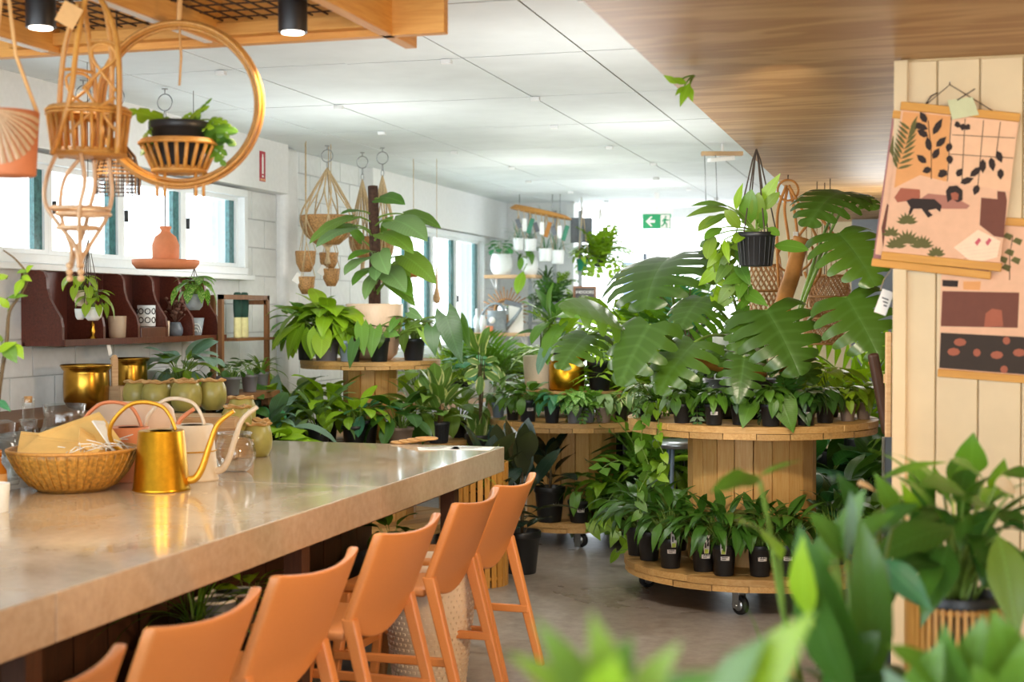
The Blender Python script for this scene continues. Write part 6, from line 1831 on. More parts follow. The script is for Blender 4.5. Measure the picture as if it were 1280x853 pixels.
# ================================================================== THE BACK OF THE SHOP
DB = 14.9; sB = DB / F
def back(u, v, d=0.0): return P(u, v, DB + d)
def board(name, label, u0, u1, v, d=0.0, dep=.28, t_=.035, leg=True):
    a, b = back(u0, v, d), back(u1, v, d); c = (a + b) / 2
    g = thing(name, label, 'shelf', (c.x, c.y, c.z), 0)
    m = MB(); m.box((0, .0, -t_ / 2), (abs(b.x - a.x), dep, t_)); obj('shelf_board', m, M['shelfw'], g, bevel=.003)
    for x in (-1, 1):
        m = MB(); m.tube([(x * abs(b.x - a.x) * .4, dep * .45, -t_), (x * abs(b.x - a.x) * .4, dep * .45, -.16), ], .01, 5); m.tube([(x * abs(b.x - a.x) * .4, dep * .45, -.16), (x * abs(b.x - a.x) * .4, -dep * .3, -t_)], .006, 5); obj('shelf_bracket', m, M['white'], g)
    return g
board('wall_shelf', 'pale timber shelf of white pots on the back wall', 607, 676, 344)
board('wall_shelf', 'pale timber shelf of cans and jars lower on the back wall', 580, 664, 416, -.1)
def bpot(label, u, va, vb, hw, mt, sp, lm, n, sz, sd, kind='straight', hang=None, d=0.0, group=None):
    p = back(u, vb, d); s_ = (DB + d) / F; r_ = hw * s_; h_ = (vb - va) * s_
    g = plant('white_pot_plant' if mt == 'whitepot' else 'potted_plant', label, p, sp, lm, n, sz, (kind, mt, r_, h_), sd, group=group)
    if hang:
        for a in (0, 2.1, 4.2):
            m = MB(); m.tube([(r_ * math.cos(a), r_ * math.sin(a), h_), (0, 0, hang - p.z)], .004, 4); obj('hanging_cord', m, M['jute'], g)
    return g
bpot('white pot with round green leaves at the left of the back shelf', 627, 318, 345, 14, 'whitepot', 'round', 'teal', 20, .24, 301, 'round')
w_ = bpot('white pot with a long dropping leaf at the right of the back shelf', 662, 322, 345, 11, 'whitepot', 'philo', 'mid', 6, .22, 302, 'round')
leaf_at(w_, back(654, 340, -.2), back(646, 368, -.25), unit_blade('oval', 'bright', .5, -25, 12), Vector((0, -1, .2)), w_.location + Vector((0, 0, .15)), .006)
leaf_at(w_, back(652, 322, -.2), back(650, 338, -.25), unit_blade('oval', 'mid', .5, -25, 12), Vector((0, -1, .2)), w_.location + Vector((0, 0, .15)), .006)
zh = back(650, 268).z
for u, va, vb, hw, lab, sd in ((648, 298, 313, 7, 'leftmost', 303), (663, 299, 314, 8, 'second', 304), (682, 311, 327, 9, 'third, hanging lower', 305), (697, 313, 330, 8.5, 'rightmost', 306)):
    bpot('white hanging pot of fine grass under the cane rack, ' + lab, u, va, vb, hw, 'whitepot', 'grass', 'teal', 26, .22, sd, 'straight', zh, -.1, 'white pots under the cane rack')
# cane rack with tags
c = back(676, 267, -.1); g = thing('cane_rack', 'golden oval cane rack of tags and hooks near the back ceiling', 'rack', c, IMG)
for k in range(3):
    m = MB(); m.tube([((.31 - .02 * k) * math.cos(t_), .14 * math.sin(t_), -.06 * math.cos(t_) + .012 * k) for t_ in [2 * math.pi * i / 30 for i in range(30)]], .011, 6, closed=True); obj('cane_ring', m, M['rattan'], g)
for i in range(9):
    x = -.24 + .06 * i
    m = MB(); m.tube([(x, -.1, -.2 * x), (x + .01, -.1, -.09 - .2 * x)], .004, 4); obj('tag_hook', m, M['jute'], g)
    m = MB(); m.box((x + .01, -.1, -.16 - .2 * x), (.045, .004, .10 + .03 * (i % 3)), rot=(0, .3 * ((i % 3) - 1), 0)); obj('tag_card', m, M[('slate', 'ash', 'greenpot', 'panel_grey', 'ash', 'log')[i % 6]], g)
for x in (-.22, .12, .2):
    m = MB(); m.tube([(x, 0, 0), (x, 0, CEIL - c.z)], .004, 4); obj('chain', m, M['steel'], g)
crown(g, 'grass', 'olive', 12, .1, .0, 310); 
tv = thing('wall_screen', 'dark grey rectangular screen hung beside the cane rack', 'screen', back(727, 288, .3), IMG)
m = MB(); m.box((0, 0, 0), (.23, .05, .265)); obj('screen_case', m, M['panel_grey'], tv, bevel=.006)
m = MB(); m.box((0, -.027, 0), (.21, .004, .245)); obj('screen_face', m, M['slate'], tv)
m = MB(); m.tube([(0, .02, .13), (0, .02, CEIL - tv.location.z)], .012, 6); obj('screen_mount', m, M['ash'], tv)
# sunburst mirror
c = back(632, 388, .18); g = thing('sunburst_mirror', 'round cane sunburst mirror leaning on the lower back shelf', 'mirror', c, IMG)
for i in range(34):
    a = 2 * math.pi * i / 34; ro = .25 if i % 2 else .215
    m = MB(); m.tube([(.11 * math.cos(a), 0, .11 * math.sin(a)), (ro * math.cos(a), .01, ro * math.sin(a))], .007, 5); obj('cane_ray', m, M['copper'], g)
m = MB(); m.tube([(.115 * math.cos(t_), 0, .115 * math.sin(t_)) for t_ in [2 * math.pi * i / 26 for i in range(26)]], .012, 6, closed=True); obj('mirror_ring', m, M['copper'], g)
m = MB(); m.xf = Matrix.Rotation(math.pi / 2, 4, 'X'); m.lathe([(0, .002), (.112, .002), (.112, -.004), (0, -.004)], 26); obj('mirror_glass', m, plain('mirror_glass', '#cfd6d8', .08, .9), g)
zl = back(620, 416, -.1).z
def small(name, label, cat, u, d, prof_, mt, extra=None):
    p = back(u, 416, -.15 + d); p.z = zl
    g = thing(name, label, cat, p)
    m = MB(); m.lathe(prof_, 20); obj(name.split('_')[-1] + '_body', m, M[mt], g)
    return g
g = small('galvanised_can', 'grey galvanised watering can on the lower back shelf', 'watering can', 621, 0, [(0, 0), (.105, 0), (.11, .02), (.095, .22), (.1, .23), (.08, .23), (0, .2)], 'greyceram')
m = MB(); m.tube(catmull([(-.09, 0, .05), (-.17, 0, .14), (-.1, 0, .27), (.02, 0, .3), (.09, 0, .22)], 5), .012, 6); obj('can_handle', m, M['greyceram'], g)
m = MB(); m.tube([(.09, 0, .04), (.2, 0, .16), (.27, 0, .26)], [.03, .018, .014], 8); obj('can_spout', m, M['greyceram'], g)
m = MB(); m.xf = Matrix.Rotation(math.pi / 2, 4, 'X'); m.lathe([(0, .104), (.035, .106), (.035, .11), (0, .11)], 16, (-.02, .13, 0)); obj('can_badge', m, M['paper'], g)
g = thing('gift_box', 'white card box with a grey sloping top beside the galvanised can', 'box', Vector((back(645, 416, -.1).x, back(645, 416, -.1).y, zl)), IMG)
m = MB(); m.box((0, 0, .14), (.15, .12, .28)); obj('box_body', m, M['paper'], g, bevel=.002)
m = MB(); m.box((-.03, 0, .30), (.18, .13, .05), rot=(0, .25, 0)); obj('box_lid', m, M['slate'], g, bevel=.004)
small('white_bottle', 'tall white bottle at the left of the lower back shelf', 'bottle', 596, 0, [(0, 0), (.03, 0), (.032, .14), (.012, .19), (.012, .25), (0, .25)], 'whitepot')
small('white_jar', 'short white jar beside the tall white bottle', 'jar', 604, -.05, [(0, 0), (.032, 0), (.034, .13), (.02, .16), (.02, .18), (0, .18)], 'whitepot')
small('orange_cup', 'small orange cup at the front of the lower back shelf', 'cup', 612, -.12, [(0, 0), (.03, 0), (.036, .07), (.03, .07), (0, .03)], 'coral')
small('dark_cup', 'small dark green cup at the left end of the lower back shelf', 'cup', 588, -.1, [(0, 0), (.04, 0), (.045, .05), (.038, .05), (0, .02)], 'gloveg')
# hanging pots, pole plant and chalk sign in the bright opening
bpot('bright bushy plant in a black hanging pot before the blue door', 750, 322, 334, 9, 'black', 'sprig', 'bright', 34, .36, 311, 'nursery', 2.7, .2)
bpot('green plastic hanging pot with a trailing plant left of the blue door', 728, 324, 339, 7.5, 'greenpot', 'pothos', 'bright', 14, .2, 312, 'nursery', 2.7, .1)
bpot('spiky dracaena in a slim pot below the white hanging pots', 683, 350, 398, 6, 'slate', 'strap', 'dark', 22, .3, 313, 'straight', None, .1)
bpot('small plant in a white square pot behind the dracaena', 700, 360, 378, 8, 'whitepot', 'sprig', 'bright', 12, .24, 314, 'straight', None, .2)
bpot('dark leaved plant in a dark pot under the chalk sign', 690, 378, 400, 12, 'slate', 'sprig', 'dark', 22, .3, 315, 'straight', None, -.2)
g = thing('plant_rack', 'grey timber rack of plants at the end of the back shelf', 'rack', back(696, 400, .1), IMG)
for x in (-.28, -.02, .25):
    m = MB(); m.box((x, .05, .0), (.04, .04, 2.3)); obj('rack_post', m, M['greyceram'], g)
for z in (-.02, .17, -.4):
    m = MB(); m.box((0, .05, z - .015), (.62, .26, .03)); obj('rack_board', m, M['greyceram'], g)
p = back(731, 376, -.3)
g = thing('chalk_sign', 'small wood framed chalkboard reading INDOORS at the back', 'sign', p, IMG)
m = MB(); m.box((0, 0, .07), (.20, .012, .12)); obj('slate_board', m, M['blackmetal'], g)
for (x, z, a, b) in ((0, .138, .24, .022), (0, .002, .24, .022), (-.109, .07, .022, .116), (.109, .07, .022, .116)):
    m = MB(); m.box((x, -.003, z), (a, .022, b)); obj('frame_rail', m, M['brownwood'], g)
m = MB(); m.box((0, .02, -.3), (.02, .02, .62)); obj('sign_stake', m, M['brownwood'], g)
def text(body, size, parent, loc, mat, name='lettering', rot=(math.pi / 2, 0, 0), bold=0.0):
    cu = bpy.data.curves.new(name, 'FONT'); cu.body = body; cu.size = size; cu.align_x = 'CENTER'; cu.align_y = 'CENTER'; cu.extrude = .0006; cu.offset = bold
    cu.materials.append(mat)
    tmp = link(name, cu, None)
    me = bpy.data.meshes.new_from_object(tmp.evaluated_get(bpy.context.evaluated_depsgraph_get()))
    bpy.data.objects.remove(tmp)
    return link(name, me, parent, loc, rot)
text('INDOORS', .042, g, (0, -.0075, .085), M['paper']); text('plants', .03, g, (0, -.0075, .045), M['paper'])
g = thing('white_cart', 'pale blue perforated chair back beside the blue door', 'chair', back(783, 402, .6), IMG)
m = MB(); m.box((0, 0, .1), (.2, .03, .3)); obj('chair_back', m, M['bluedoor'], g, bevel=.02)
for x in (-.09, .09):
    m = MB(); m.tube([(x, 0, .2), (x, .02, -g.location.z)], .015, 8); obj('leg', m, M['tealthing'], g)
for i in range(3):
    for j in range(2):
        m = MB(); m.box((-.05 + .05 * i, -.017, .17 + .05 * j), (.014, .004, .014)); obj('slot', m, M['panel_grey'], g)
g.name = 'perforated_chair'
# plants mid-way to the back wall on a long bench
lb = thing('plant_bench', 'long pale bench of small plants in front of the back wall', 'bench', (-4.0, 12.6, 0))
m = MB(); m.box((0, 0, .86), (.9, 4.2, .05)); obj('bench_top', m, M['shelfw'], lb)
for x in (-.38, .38):
    for y in (-1.9, 1.9):
        m = MB(); m.box((x, y, .42), (.06, .06, .83)); obj('leg', m, M['shelfw'], lb)
rb = random.Random(44)
kinds = [('broad', 'bright', 'bright green plant'), ('sprig', 'bright', 'fine bright plant'), ('pothos', 'varieg', 'cream-edged plant'), ('grass', 'yellowg', 'grassy plant'), ('dieff', 'mid', 'mid green plant'), ('palm', 'mid', 'small palm'), ('round', 'teal', 'round-leaved plant')]
where = ['nearest the camera', 'in the first row', 'left of the tall palm', 'under the far window', 'below the lower shelf', 'beside the white trays', 'in the middle of the bench', 'at the aisle edge', 'towards the back wall', 'by the rack', 'at the window side', 'behind the cream-edged rubber plant', 'at the far end', 'next to the brass planter line']
for i in range(16):
    u = 520 + i * 11.5 + rb.uniform(-4, 4); d_ = 11.2 + (i * 37 % 10) * .34
    q = P(u, 420, d_); x = min(max(q.x, -4.2), -3.6)
    sp, lm, nm = kinds[i % 7]
    wh = i % 3 == 0
    plant('bench_plant', '%s in a %s pot on the pale bench, %s' % (nm, 'white' if wh else 'dark', where[i % 14]) + (' again' if i > 13 else ''), (x, q.y, .887), sp, lm, 18, rb.uniform(.28, .44), ('straight' if wh else 'nursery', 'whitepot' if wh else 'black', .085, .14), 320 + i, group='small plants on the pale back bench')
for k, (x, y) in enumerate(((-3.7, 11.0), (-3.8, 11.7))):
    g = thing('white_tray', 'white tray of seedlings on the pale bench, ' + ('nearer one' if k == 0 else 'farther one'), 'tray', (x, y, .887))
    m = MB(); m.box((0, 0, .05), (.3, .3, .1)); obj('tray_body', m, M['whitepot'], g, bevel=.01)
    crown(g, 'sprig', 'yellowg', 16, .26, .1, 350 + k)
# tall greenery along the aisle at the back
TALL = [(800, 375, 11.6, 'palm', 'bright', 22, .85, 1.0, 'tall feathery bright palm behind the two larger spools'), (838, 330, 11.0, 'sprig', 'mid', 26, .6, 1.35, 'bushy tall green plant below the exit sign'), (860, 310, 10.6, 'fern', 'teal', 16, .6, 1.6, 'fern-like plant rising right of the exit sign'), (822, 400, 11.2, 'broad', 'bright', 18, .6, .95, 'bright broad plant left of the monstera'),
        (770, 440, 11.9, 'broad', 'mid', 16, .6, .8, 'mid green plant behind the middle spool'), (880, 430, 10.4, 'palm', 'mid', 14, .8, .8, 'palm behind the large spool table'), (1045, 440, 10.3, 'broad', 'dark', 18, .7, .75, 'dark broad plant right behind the large spool'), (1085, 420, 9.9, 'palm', 'bright', 14, .7, .9, 'palm by the corner of the boarded wall')]
for i, (u, v, d_, sp, lm, n, sz, h_, lab) in enumerate(TALL):
    q = P(u, v, d_)
    plant('tall_plant', lab, (q.x, q.y, 0), sp, lm, n, sz, ('nursery', 'black', .16, h_ * .8), 361 + i, stem_h=.3, stem=M['stemd'])
FLR = [(1020, 9.6, 'broad', 'teal', .7, .35, 'blue-green plant on the floor right of the large spool'), (1070, 9.3, 'broad', 'dark', .75, .3, 'dark plant on the floor by the boarded wall corner'), (850, 10.0, 'philo', 'mid', .45, .5, 'green floor plant in the gap between the two larger spools'), (808, 9.7, 'sprig', 'mid', .45, .5, 'dark bushy floor plant in the gap left of the large spool'), (826, 9.5, 'philo', 'bright', .4, .45, 'bright floor plant in the gap behind the peace lilies'), (1050, 8.6, 'peace', 'dark', .6, .25, 'dark lance-leaved floor plant right of the pine drum'), (1090, 8.2, 'broad', 'mid', .5, .3, 'mid green floor plant against the boarded wall corner')]
for i, (u, d_, sp, lm, sz, h_, lab) in enumerate(FLR):
    q = P(u, 600, d_)
    plant('floor_plant', lab, (q.x, q.y, 0), sp, lm, 22, sz, ('nursery', 'black', .14, h_), 381 + i)
g = thing('metal_stand', 'grey metal pedestal behind the large spool table', 'stand', (*P(848, 600, 9.3).xy, 0))
m = MB(); m.lathe([(0, .72), (.17, .72), (.17, .76), (0, .76)], 24); obj('stand_top', m, M['steel'], g)
for a in (0.3, 2.4, 4.5):
    m = MB(); m.tube([(.15 * math.cos(a), .15 * math.sin(a), 0), (.1 * math.cos(a), .1 * math.sin(a), .72)], .014, 6); obj('leg', m, M['bluepot'], g)
# ================================================================== BOARDED WALL: PRINTS
kp = 4.84 / F
def wallpt(u, v): return at_y(u, v, YR - .006)
def px2(c, u, v):
    q = wallpt(u, v); return (q.x - c.x, q.z - c.z)
_lay = [0]
def flat(g, c, pts, lay, mat, name, t_=.0006):
    """a flat shape lying on the print: polygon given by its corners on the wall"""
    _lay[0] = (_lay[0] + 1) % 90; lay += _lay[0] * 6e-6 if 'motif' in name else 0
    m = MB(); q = [px2(c, *p) for p in pts]
    ar = sum(q[i][0] * q[(i + 1) % len(q)][1] - q[(i + 1) % len(q)][0] * q[i][1] for i in range(len(q)))
    if ar < 0: q.reverse()
    n = len(q)
    vs = [(x, -lay, z) for x, z in q] + [(x, -lay - t_, z) for x, z in q]
    m.add(vs, [tuple(range(n, 2 * n))] + [tuple(reversed(range(n)))] + [(i, (i + 1) % n, n + (i + 1) % n, n + i) for i in range(n)], 0, False)
    return obj(name, m, M[mat] if isinstance(mat, str) else mat, g)
def stroke(g, c, pts, lay, mat, name, r=.0012):
    m = MB(); m.tube([(px2(c, *p)[0], -lay, px2(c, *p)[1]) for p in pts], r, 4); return obj(name, m, M[mat], g)
for nm, col in (('pr_peach', '#e3b690'), ('pr_pink', '#deb08e'), ('pr_tan', '#d99a5e'), ('pr_rose', '#a8705e'), ('pr_brown', '#6d3f30'), ('pr_dark', '#2a1c16'), ('pr_olive', '#5d5a2c'), ('pr_cream', '#edcfb0'), ('pr_mauve', '#9a6a68'), ('pr_clay', '#a05a42'), ('pr_night', '#35291f'), ('pr_card', '#c3c59a')):
    M[nm] = plain(nm, col, .6, var=.04, spec=.25)
M['oak'] = wood('oak_batten', '#c08326', '#d49a3c', 'X', rand=.05, spots=False)
def bar(g, c, a, b_, h, lay=.012):
    (x0, z0), (x1, z1) = px2(c, *a), px2(c, *b_)
    an = math.atan2(z1 - z0, x1 - x0)
    m = MB(); m.box((0, 0, 0), (math.hypot(x1 - x0, z1 - z0), .018, h)); obj('batten', m, M['oak'], g, ((x0 + x1) / 2, -lay + .004, (z0 + z1) / 2), (0, -an, 0), bevel=.002)
# lower print
c = wallpt(1250, 375)
g = thing('hanging_print', 'lower pink and brown print in oak battens, cut by the right edge', 'print', c + Vector((0, .0, 0)))
flat(g, c, [(1178, 272), (1330, 280), (1326, 475), (1174, 462)], .002, 'pr_pink', 'print_sheet')
bar(g, c, (1182, 272), (1330, 282), .026, .010); bar(g, c, (1172, 466), (1326, 478), .026, .010)
flat(g, c, [(1178, 364), (1274, 366), (1272, 410), (1176, 408)], .003, 'pr_brown', 'sofa_motif')
flat(g, c, [(1232, 392), (1240, 386), (1252, 388), (1254, 408), (1230, 409)], .0036, 'pr_clay', 'cushion_motif')
flat(g, c, [(1178, 350), (1198, 351), (1197, 359), (1178, 358)], .003, 'pr_dark', 'frame_motif')
flat(g, c, [(1204, 352), (1226, 352), (1225, 363), (1204, 362)], .003, 'pr_tan', 'frame_motif')
flat(g, c, [(1176, 416), (1328, 424), (1326, 472), (1174, 460)], .003, 'pr_night', 'rug_motif')
for k, (u, v) in enumerate(((1192, 440), (1221, 441), (1246, 444), (1258, 426), (1274, 441), (1255, 462), (1200, 428))):
    flat(g, c, [(u + 8 * math.cos(t_ * .785) * (1 - .4 * (k % 2)), v + 5 * math.sin(t_ * .785)) for t_ in range(8)], .0037, 'pr_clay', 'flower_motif')
for u, v in ((1262, 316), (1254, 325), (1270, 326), (1258, 335), (1272, 302), (1260, 296)):
    flat(g, c, [(u - 7, v), (u - 2, v - 5), (u + 6, v - 2), (u + 3, v + 5)], .003, 'pr_olive', 'leaf_motif')
stroke(g, c, [(1262, 350), (1262, 320), (1266, 295)], .003, 'pr_dark', 'stem_motif')
# rear of the two tilted prints
c = wallpt(1170, 240)
g = thing('hanging_print', 'mauve-edged tilted print mostly hidden behind the plant print', 'print', c)
flat(g, c, [(1116, 143), (1262, 157), (1236, 342), (1091, 328)], .014, 'pr_mauve', 'print_sheet')
flat(g, c, [(1118, 150), (1128, 151), (1104, 320), (1094, 318)], .0148, 'pr_pink', 'print_border')
bar(g, c, (1116, 144), (1262, 158), .026, .022); bar(g, c, (1090, 328), (1238, 345), .026, .022)
flat(g, c, [(1112, 190), (1116, 170), (1120, 176), (1118, 200)], .0152, 'pr_olive', 'leaf_motif')
flat(g, c, [(1102, 285), (1109, 255), (1112, 258), (1104, 312)], .0152, 'pr_brown', 'vase_motif')
# front print: room full of plants
c = wallpt(1188, 233); L0 = .030
g = thing('hanging_print', 'tilted print of a plant-filled room with a person lying by a dog', 'print', c)
flat(g, c, [(1127, 137), (1273, 151), (1249, 332), (1103, 319)], L0 - .001, 'pr_pink', 'print_sheet')
flat(g, c, [(1129, 141), (1188, 147), (1183, 228), (1150, 228), (1118, 236)], L0, 'pr_tan', 'wall_motif')
flat(g, c, [(1189, 147), (1271, 154), (1262, 240), (1183, 228)], L0, 'pr_peach', 'window_motif')
flat(g, c, [(1118, 236), (1150, 220), (1210, 235), (1262, 242), (1254, 292), (1182, 310), (1106, 300)], L0 + .0004, 'pr_pink', 'floor_motif')
for a, b_ in (((1190, 170), (1268, 174)), ((1188, 194), (1266, 199)), ((1206, 150), (1202, 228)), ((1229, 152), (1222, 232)), ((1250, 154), (1244, 200)), ((1189, 147), (1184, 228))):
    stroke(g, c, [a, b_], L0 + .001, 'pr_dark', 'window_bar', .0012)
def leafmot(u, v, ang, ln, wd, mt, lay=.0016):
    a = math.radians(ang); ca, sa = math.cos(a), -math.sin(a)
    pts = [(u + ca * x * ln - sa * y * wd, v + sa * x * ln + ca * y * wd) for x, y in ((0, 0), (.25, .42), (.6, .45), (1, 0), (.6, -.45), (.25, -.42))]
    flat(g, c, pts, L0 + lay, mt, 'leaf_motif')
for u, v, an, ln in ((1160, 163, 160, 22), (1158, 155, 120, 16), (1166, 170, 60, 24), (1160, 172, 150, 16), (1170, 185, 45, 18), (1162, 190, 100, 18), (1166, 200, 60, 16), (1158, 205, 140, 16), (1164, 212, 200, 12), (1150, 158, 190, 12)):
    leafmot(u, v, an, ln, 9, 'pr_dark')
stroke(g, c, [(1164, 225), (1164, 190), (1160, 152)], L0 + .0014, 'pr_dark', 'stem_motif')
for k in range(9):
    leafmot(1122 + 2 * k, 212 - 6 * k, 15 + 6 * k, 20, 4, 'pr_olive'); leafmot(1122 + 2 * k, 212 - 6 * k, 110 + 4 * k, 18, 4, 'pr_olive')
for u, v, an, ln in ((1200, 156, 200, 8), (1204, 156, 260, 9), (1206, 158, 320, 8), (1228, 200, 270, 18), (1238, 198, 280, 18), (1246, 190, 290, 16), (1250, 212, 270, 14), (1212, 222, 40, 20), (1200, 230, 20, 18), (1222, 232, 250, 14), (1188, 180, 250, 12), (1186, 195, 280, 12), (1172, 222, 30, 14), (1184, 220, 150, 12), (1196, 222, 60, 12)):
    leafmot(u, v, an, ln, 9, 'pr_dark')
flat(g, c, [(1118, 248), (1126, 236), (1150, 238), (1150, 250), (1122, 254)], L0 + .0015, 'pr_clay', 'cushion_motif')
flat(g, c, [(1150, 250), (1160, 243), (1190, 246), (1212, 258), (1208, 262), (1176, 262), (1156, 258)], L0 + .0016, 'pr_rose', 'person_motif')
flat(g, c, [(1182, 240), (1186, 234), (1196, 233), (1203, 239), (1203, 251), (1197, 254), (1190, 250), (1184, 254)], L0 + .0022, 'pr_dark', 'hair_motif')
flat(g, c, [(1188, 243), (1194, 241), (1198, 244), (1197, 251), (1190, 251)], L0 + .0026, 'pr_clay', 'face_motif')
flat(g, c, [(1133, 252), (1140, 249), (1168, 250), (1177, 258), (1175, 266), (1170, 262), (1160, 264), (1166, 270), (1160, 273), (1152, 262), (1142, 262), (1138, 270), (1136, 266), (1138, 260)], L0 + .0026, 'pr_dark', 'dog_motif')
flat(g, c, [(1226, 248), (1246, 250), (1246, 240), (1256, 241), (1258, 252), (1254, 298), (1242, 296), (1224, 282)], L0 + .0016, 'pr_brown', 'cabinet_motif')
flat(g, c, [(1192, 310), (1222, 288), (1250, 302), (1246, 322), (1216, 330)], L0 + .001, 'pr_cream', 'rug_motif')
for k in range(5):
    stroke(g, c, [(1196 + 2 * k, 308 + 4 * k), (1248, 300 + 5 * k)], L0 + .0016, 'pr_rose', 'rug_line', .0006)
for u in (1218, 1231):
    flat(g, c, [(u, 304), (u + 5, 298), (u + 8, 301), (u + 3, 308)], L0 + .0022, 'red', 'slipper_motif')
for (u0, v0, n, ln) in ((1134, 305, 9, 18), (1152, 310, 9, 16), (1120, 310, 8, 14), (1134, 280, 8, 14), (1170, 320, 7, 12), (1114, 295, 6, 12)):
    for k in range(n):
        leafmot(u0, v0, 10 + 160 * k / (n - 1), ln, 4.5, 'pr_olive', .002)
bar(g, c, (1126, 134), (1274, 149), .027, L0 + .008); bar(g, c, (1102, 320), (1251, 335), .027, L0 + .008)
stroke(g, c, [(1156, 134), (1187, 108), (1246, 144)], L0 + .006, 'cord', 'hanging_string', .0018)
stroke(g, c, [(1156, 134), (1164, 122), (1172, 118)], L0 + .007, 'cord', 'string_knot', .0024)
m = MB(); q = px2(c, 1187, 106); m.tube([(q[0], .004, q[1]), (q[0], -L0 - .006, q[1] + .004)], .002, 6); obj('nail', m, M['steel'], g)
flat(g, c, [(1184, 128), (1215, 124), (1223, 146), (1190, 152)], L0 + .020, 'pr_card', 'care_card'); stroke(g, c, [(1196, 128), (1218, 114)], L0 + .022, 'cord', 'card_stick', .002)
# small things by the wall's corner
q = at_y(1105, 378, 5.06); g = thing('price_tag', 'white swing tag hanging among the leaves at the wall corner', 'tag', q, IMG)
m = MB(); m.box((0, 0, 0), (.042, .002, .085), rot=(0, .35, 0)); obj('tag_card', m, M['paper'], g)
for k in range(3):
    m = MB(); m.box((.004, -.0016, .012 - .012 * k), (.024 - .006 * k, .001, .004), rot=(0, .35, 0)); obj('tag_print', m, M['ink'], g)
m = MB(); m.tube([(-.014, 0, .04), (-.0, .0, .08), (-.085 - q.x, .012, .12)], .0012, 4); obj('tag_string', m, M['jute'], g)
q0, q1 = P(1093, 455, 6.9), P(1108, 534, 6.9)
g = thing('dark_mallet', 'dark wooden stick with a pale end grain peg by the wall corner', 'stick', q1, IMG)
m = MB(); m.box((0, 0, 0), (.05, .05, .40)); obj('stick_body', m, M['basewood'], g, (-.03, 0, .16), (0, -.19, 0), bevel=.015, seg=3)
m = MB(); m.lathe([(0, -.03), (.018, -.03), (.018, -.026), (0, -.026)], 12); obj('peg_end', m, M['log'], g, (-.064, 0, .31), (math.pi / 2 * 0 + 1.5708, 0, 0))
m = MB(); m.box((0, 0, -.5), (.03, .03, 1.05)); obj('stick_leg', m, M['basewood'], g, (.03, .03, 0))
g.location.z = max(g.location.z, 0)
q = P(1110, 500, 6.4); g = thing('ribbed_wood_panel', 'ribbed pale timber panel edge showing beside the wall corner', 'panel', (q.x, q.y, 0), IMG)
for k in range(5):
    m = MB(); m.box((.0 + .03 * k, 0, .755), (.026, .02, 1.51)); obj('panel_slat', m, M['shelfw'], g, bevel=.005)
for kk in (.3, 1.3):
    m = MB(); m.box((.06, .018, kk), (.15, .016, .04)); obj('panel_rail', m, M['shelfw'], g)
q = P(1112, 615, 5.7); g = thing('slate_board', 'tall dark slate board with a pale edge beside the wall corner', 'board', (q.x, q.y, 0), IMG)
m = MB(); m.box((.02, 0, .55), (.09, .02, 1.1)); obj('board_panel', m, M['panel_grey'], g)
m = MB(); m.box((-.027, -.002, .55), (.006, .024, 1.1)); obj('board_edge', m, M['steel'], g)

# ================================================================== FOREGROUND PLANTS
# a low slatted table that carries the plants next to the camera
ft = thing('display_table', 'low timber display table carrying the foreground plants', 'table', (.25, 2.7, 0))
for k in range(8):
    m = MB(); m.box((0, 0, 0), (1.3, .145, .03)); obj('table_slat', m, M['brownwood'], ft, (0, -.54 + .154 * k, .605), bevel=.003)
for x in (-.58, .58):
    for y in (-.5, .5):
        m = MB(); m.box((0, 0, 0), (.06, .06, .59)); obj('leg', m, M['brownwood'], ft, (x, y, .295))
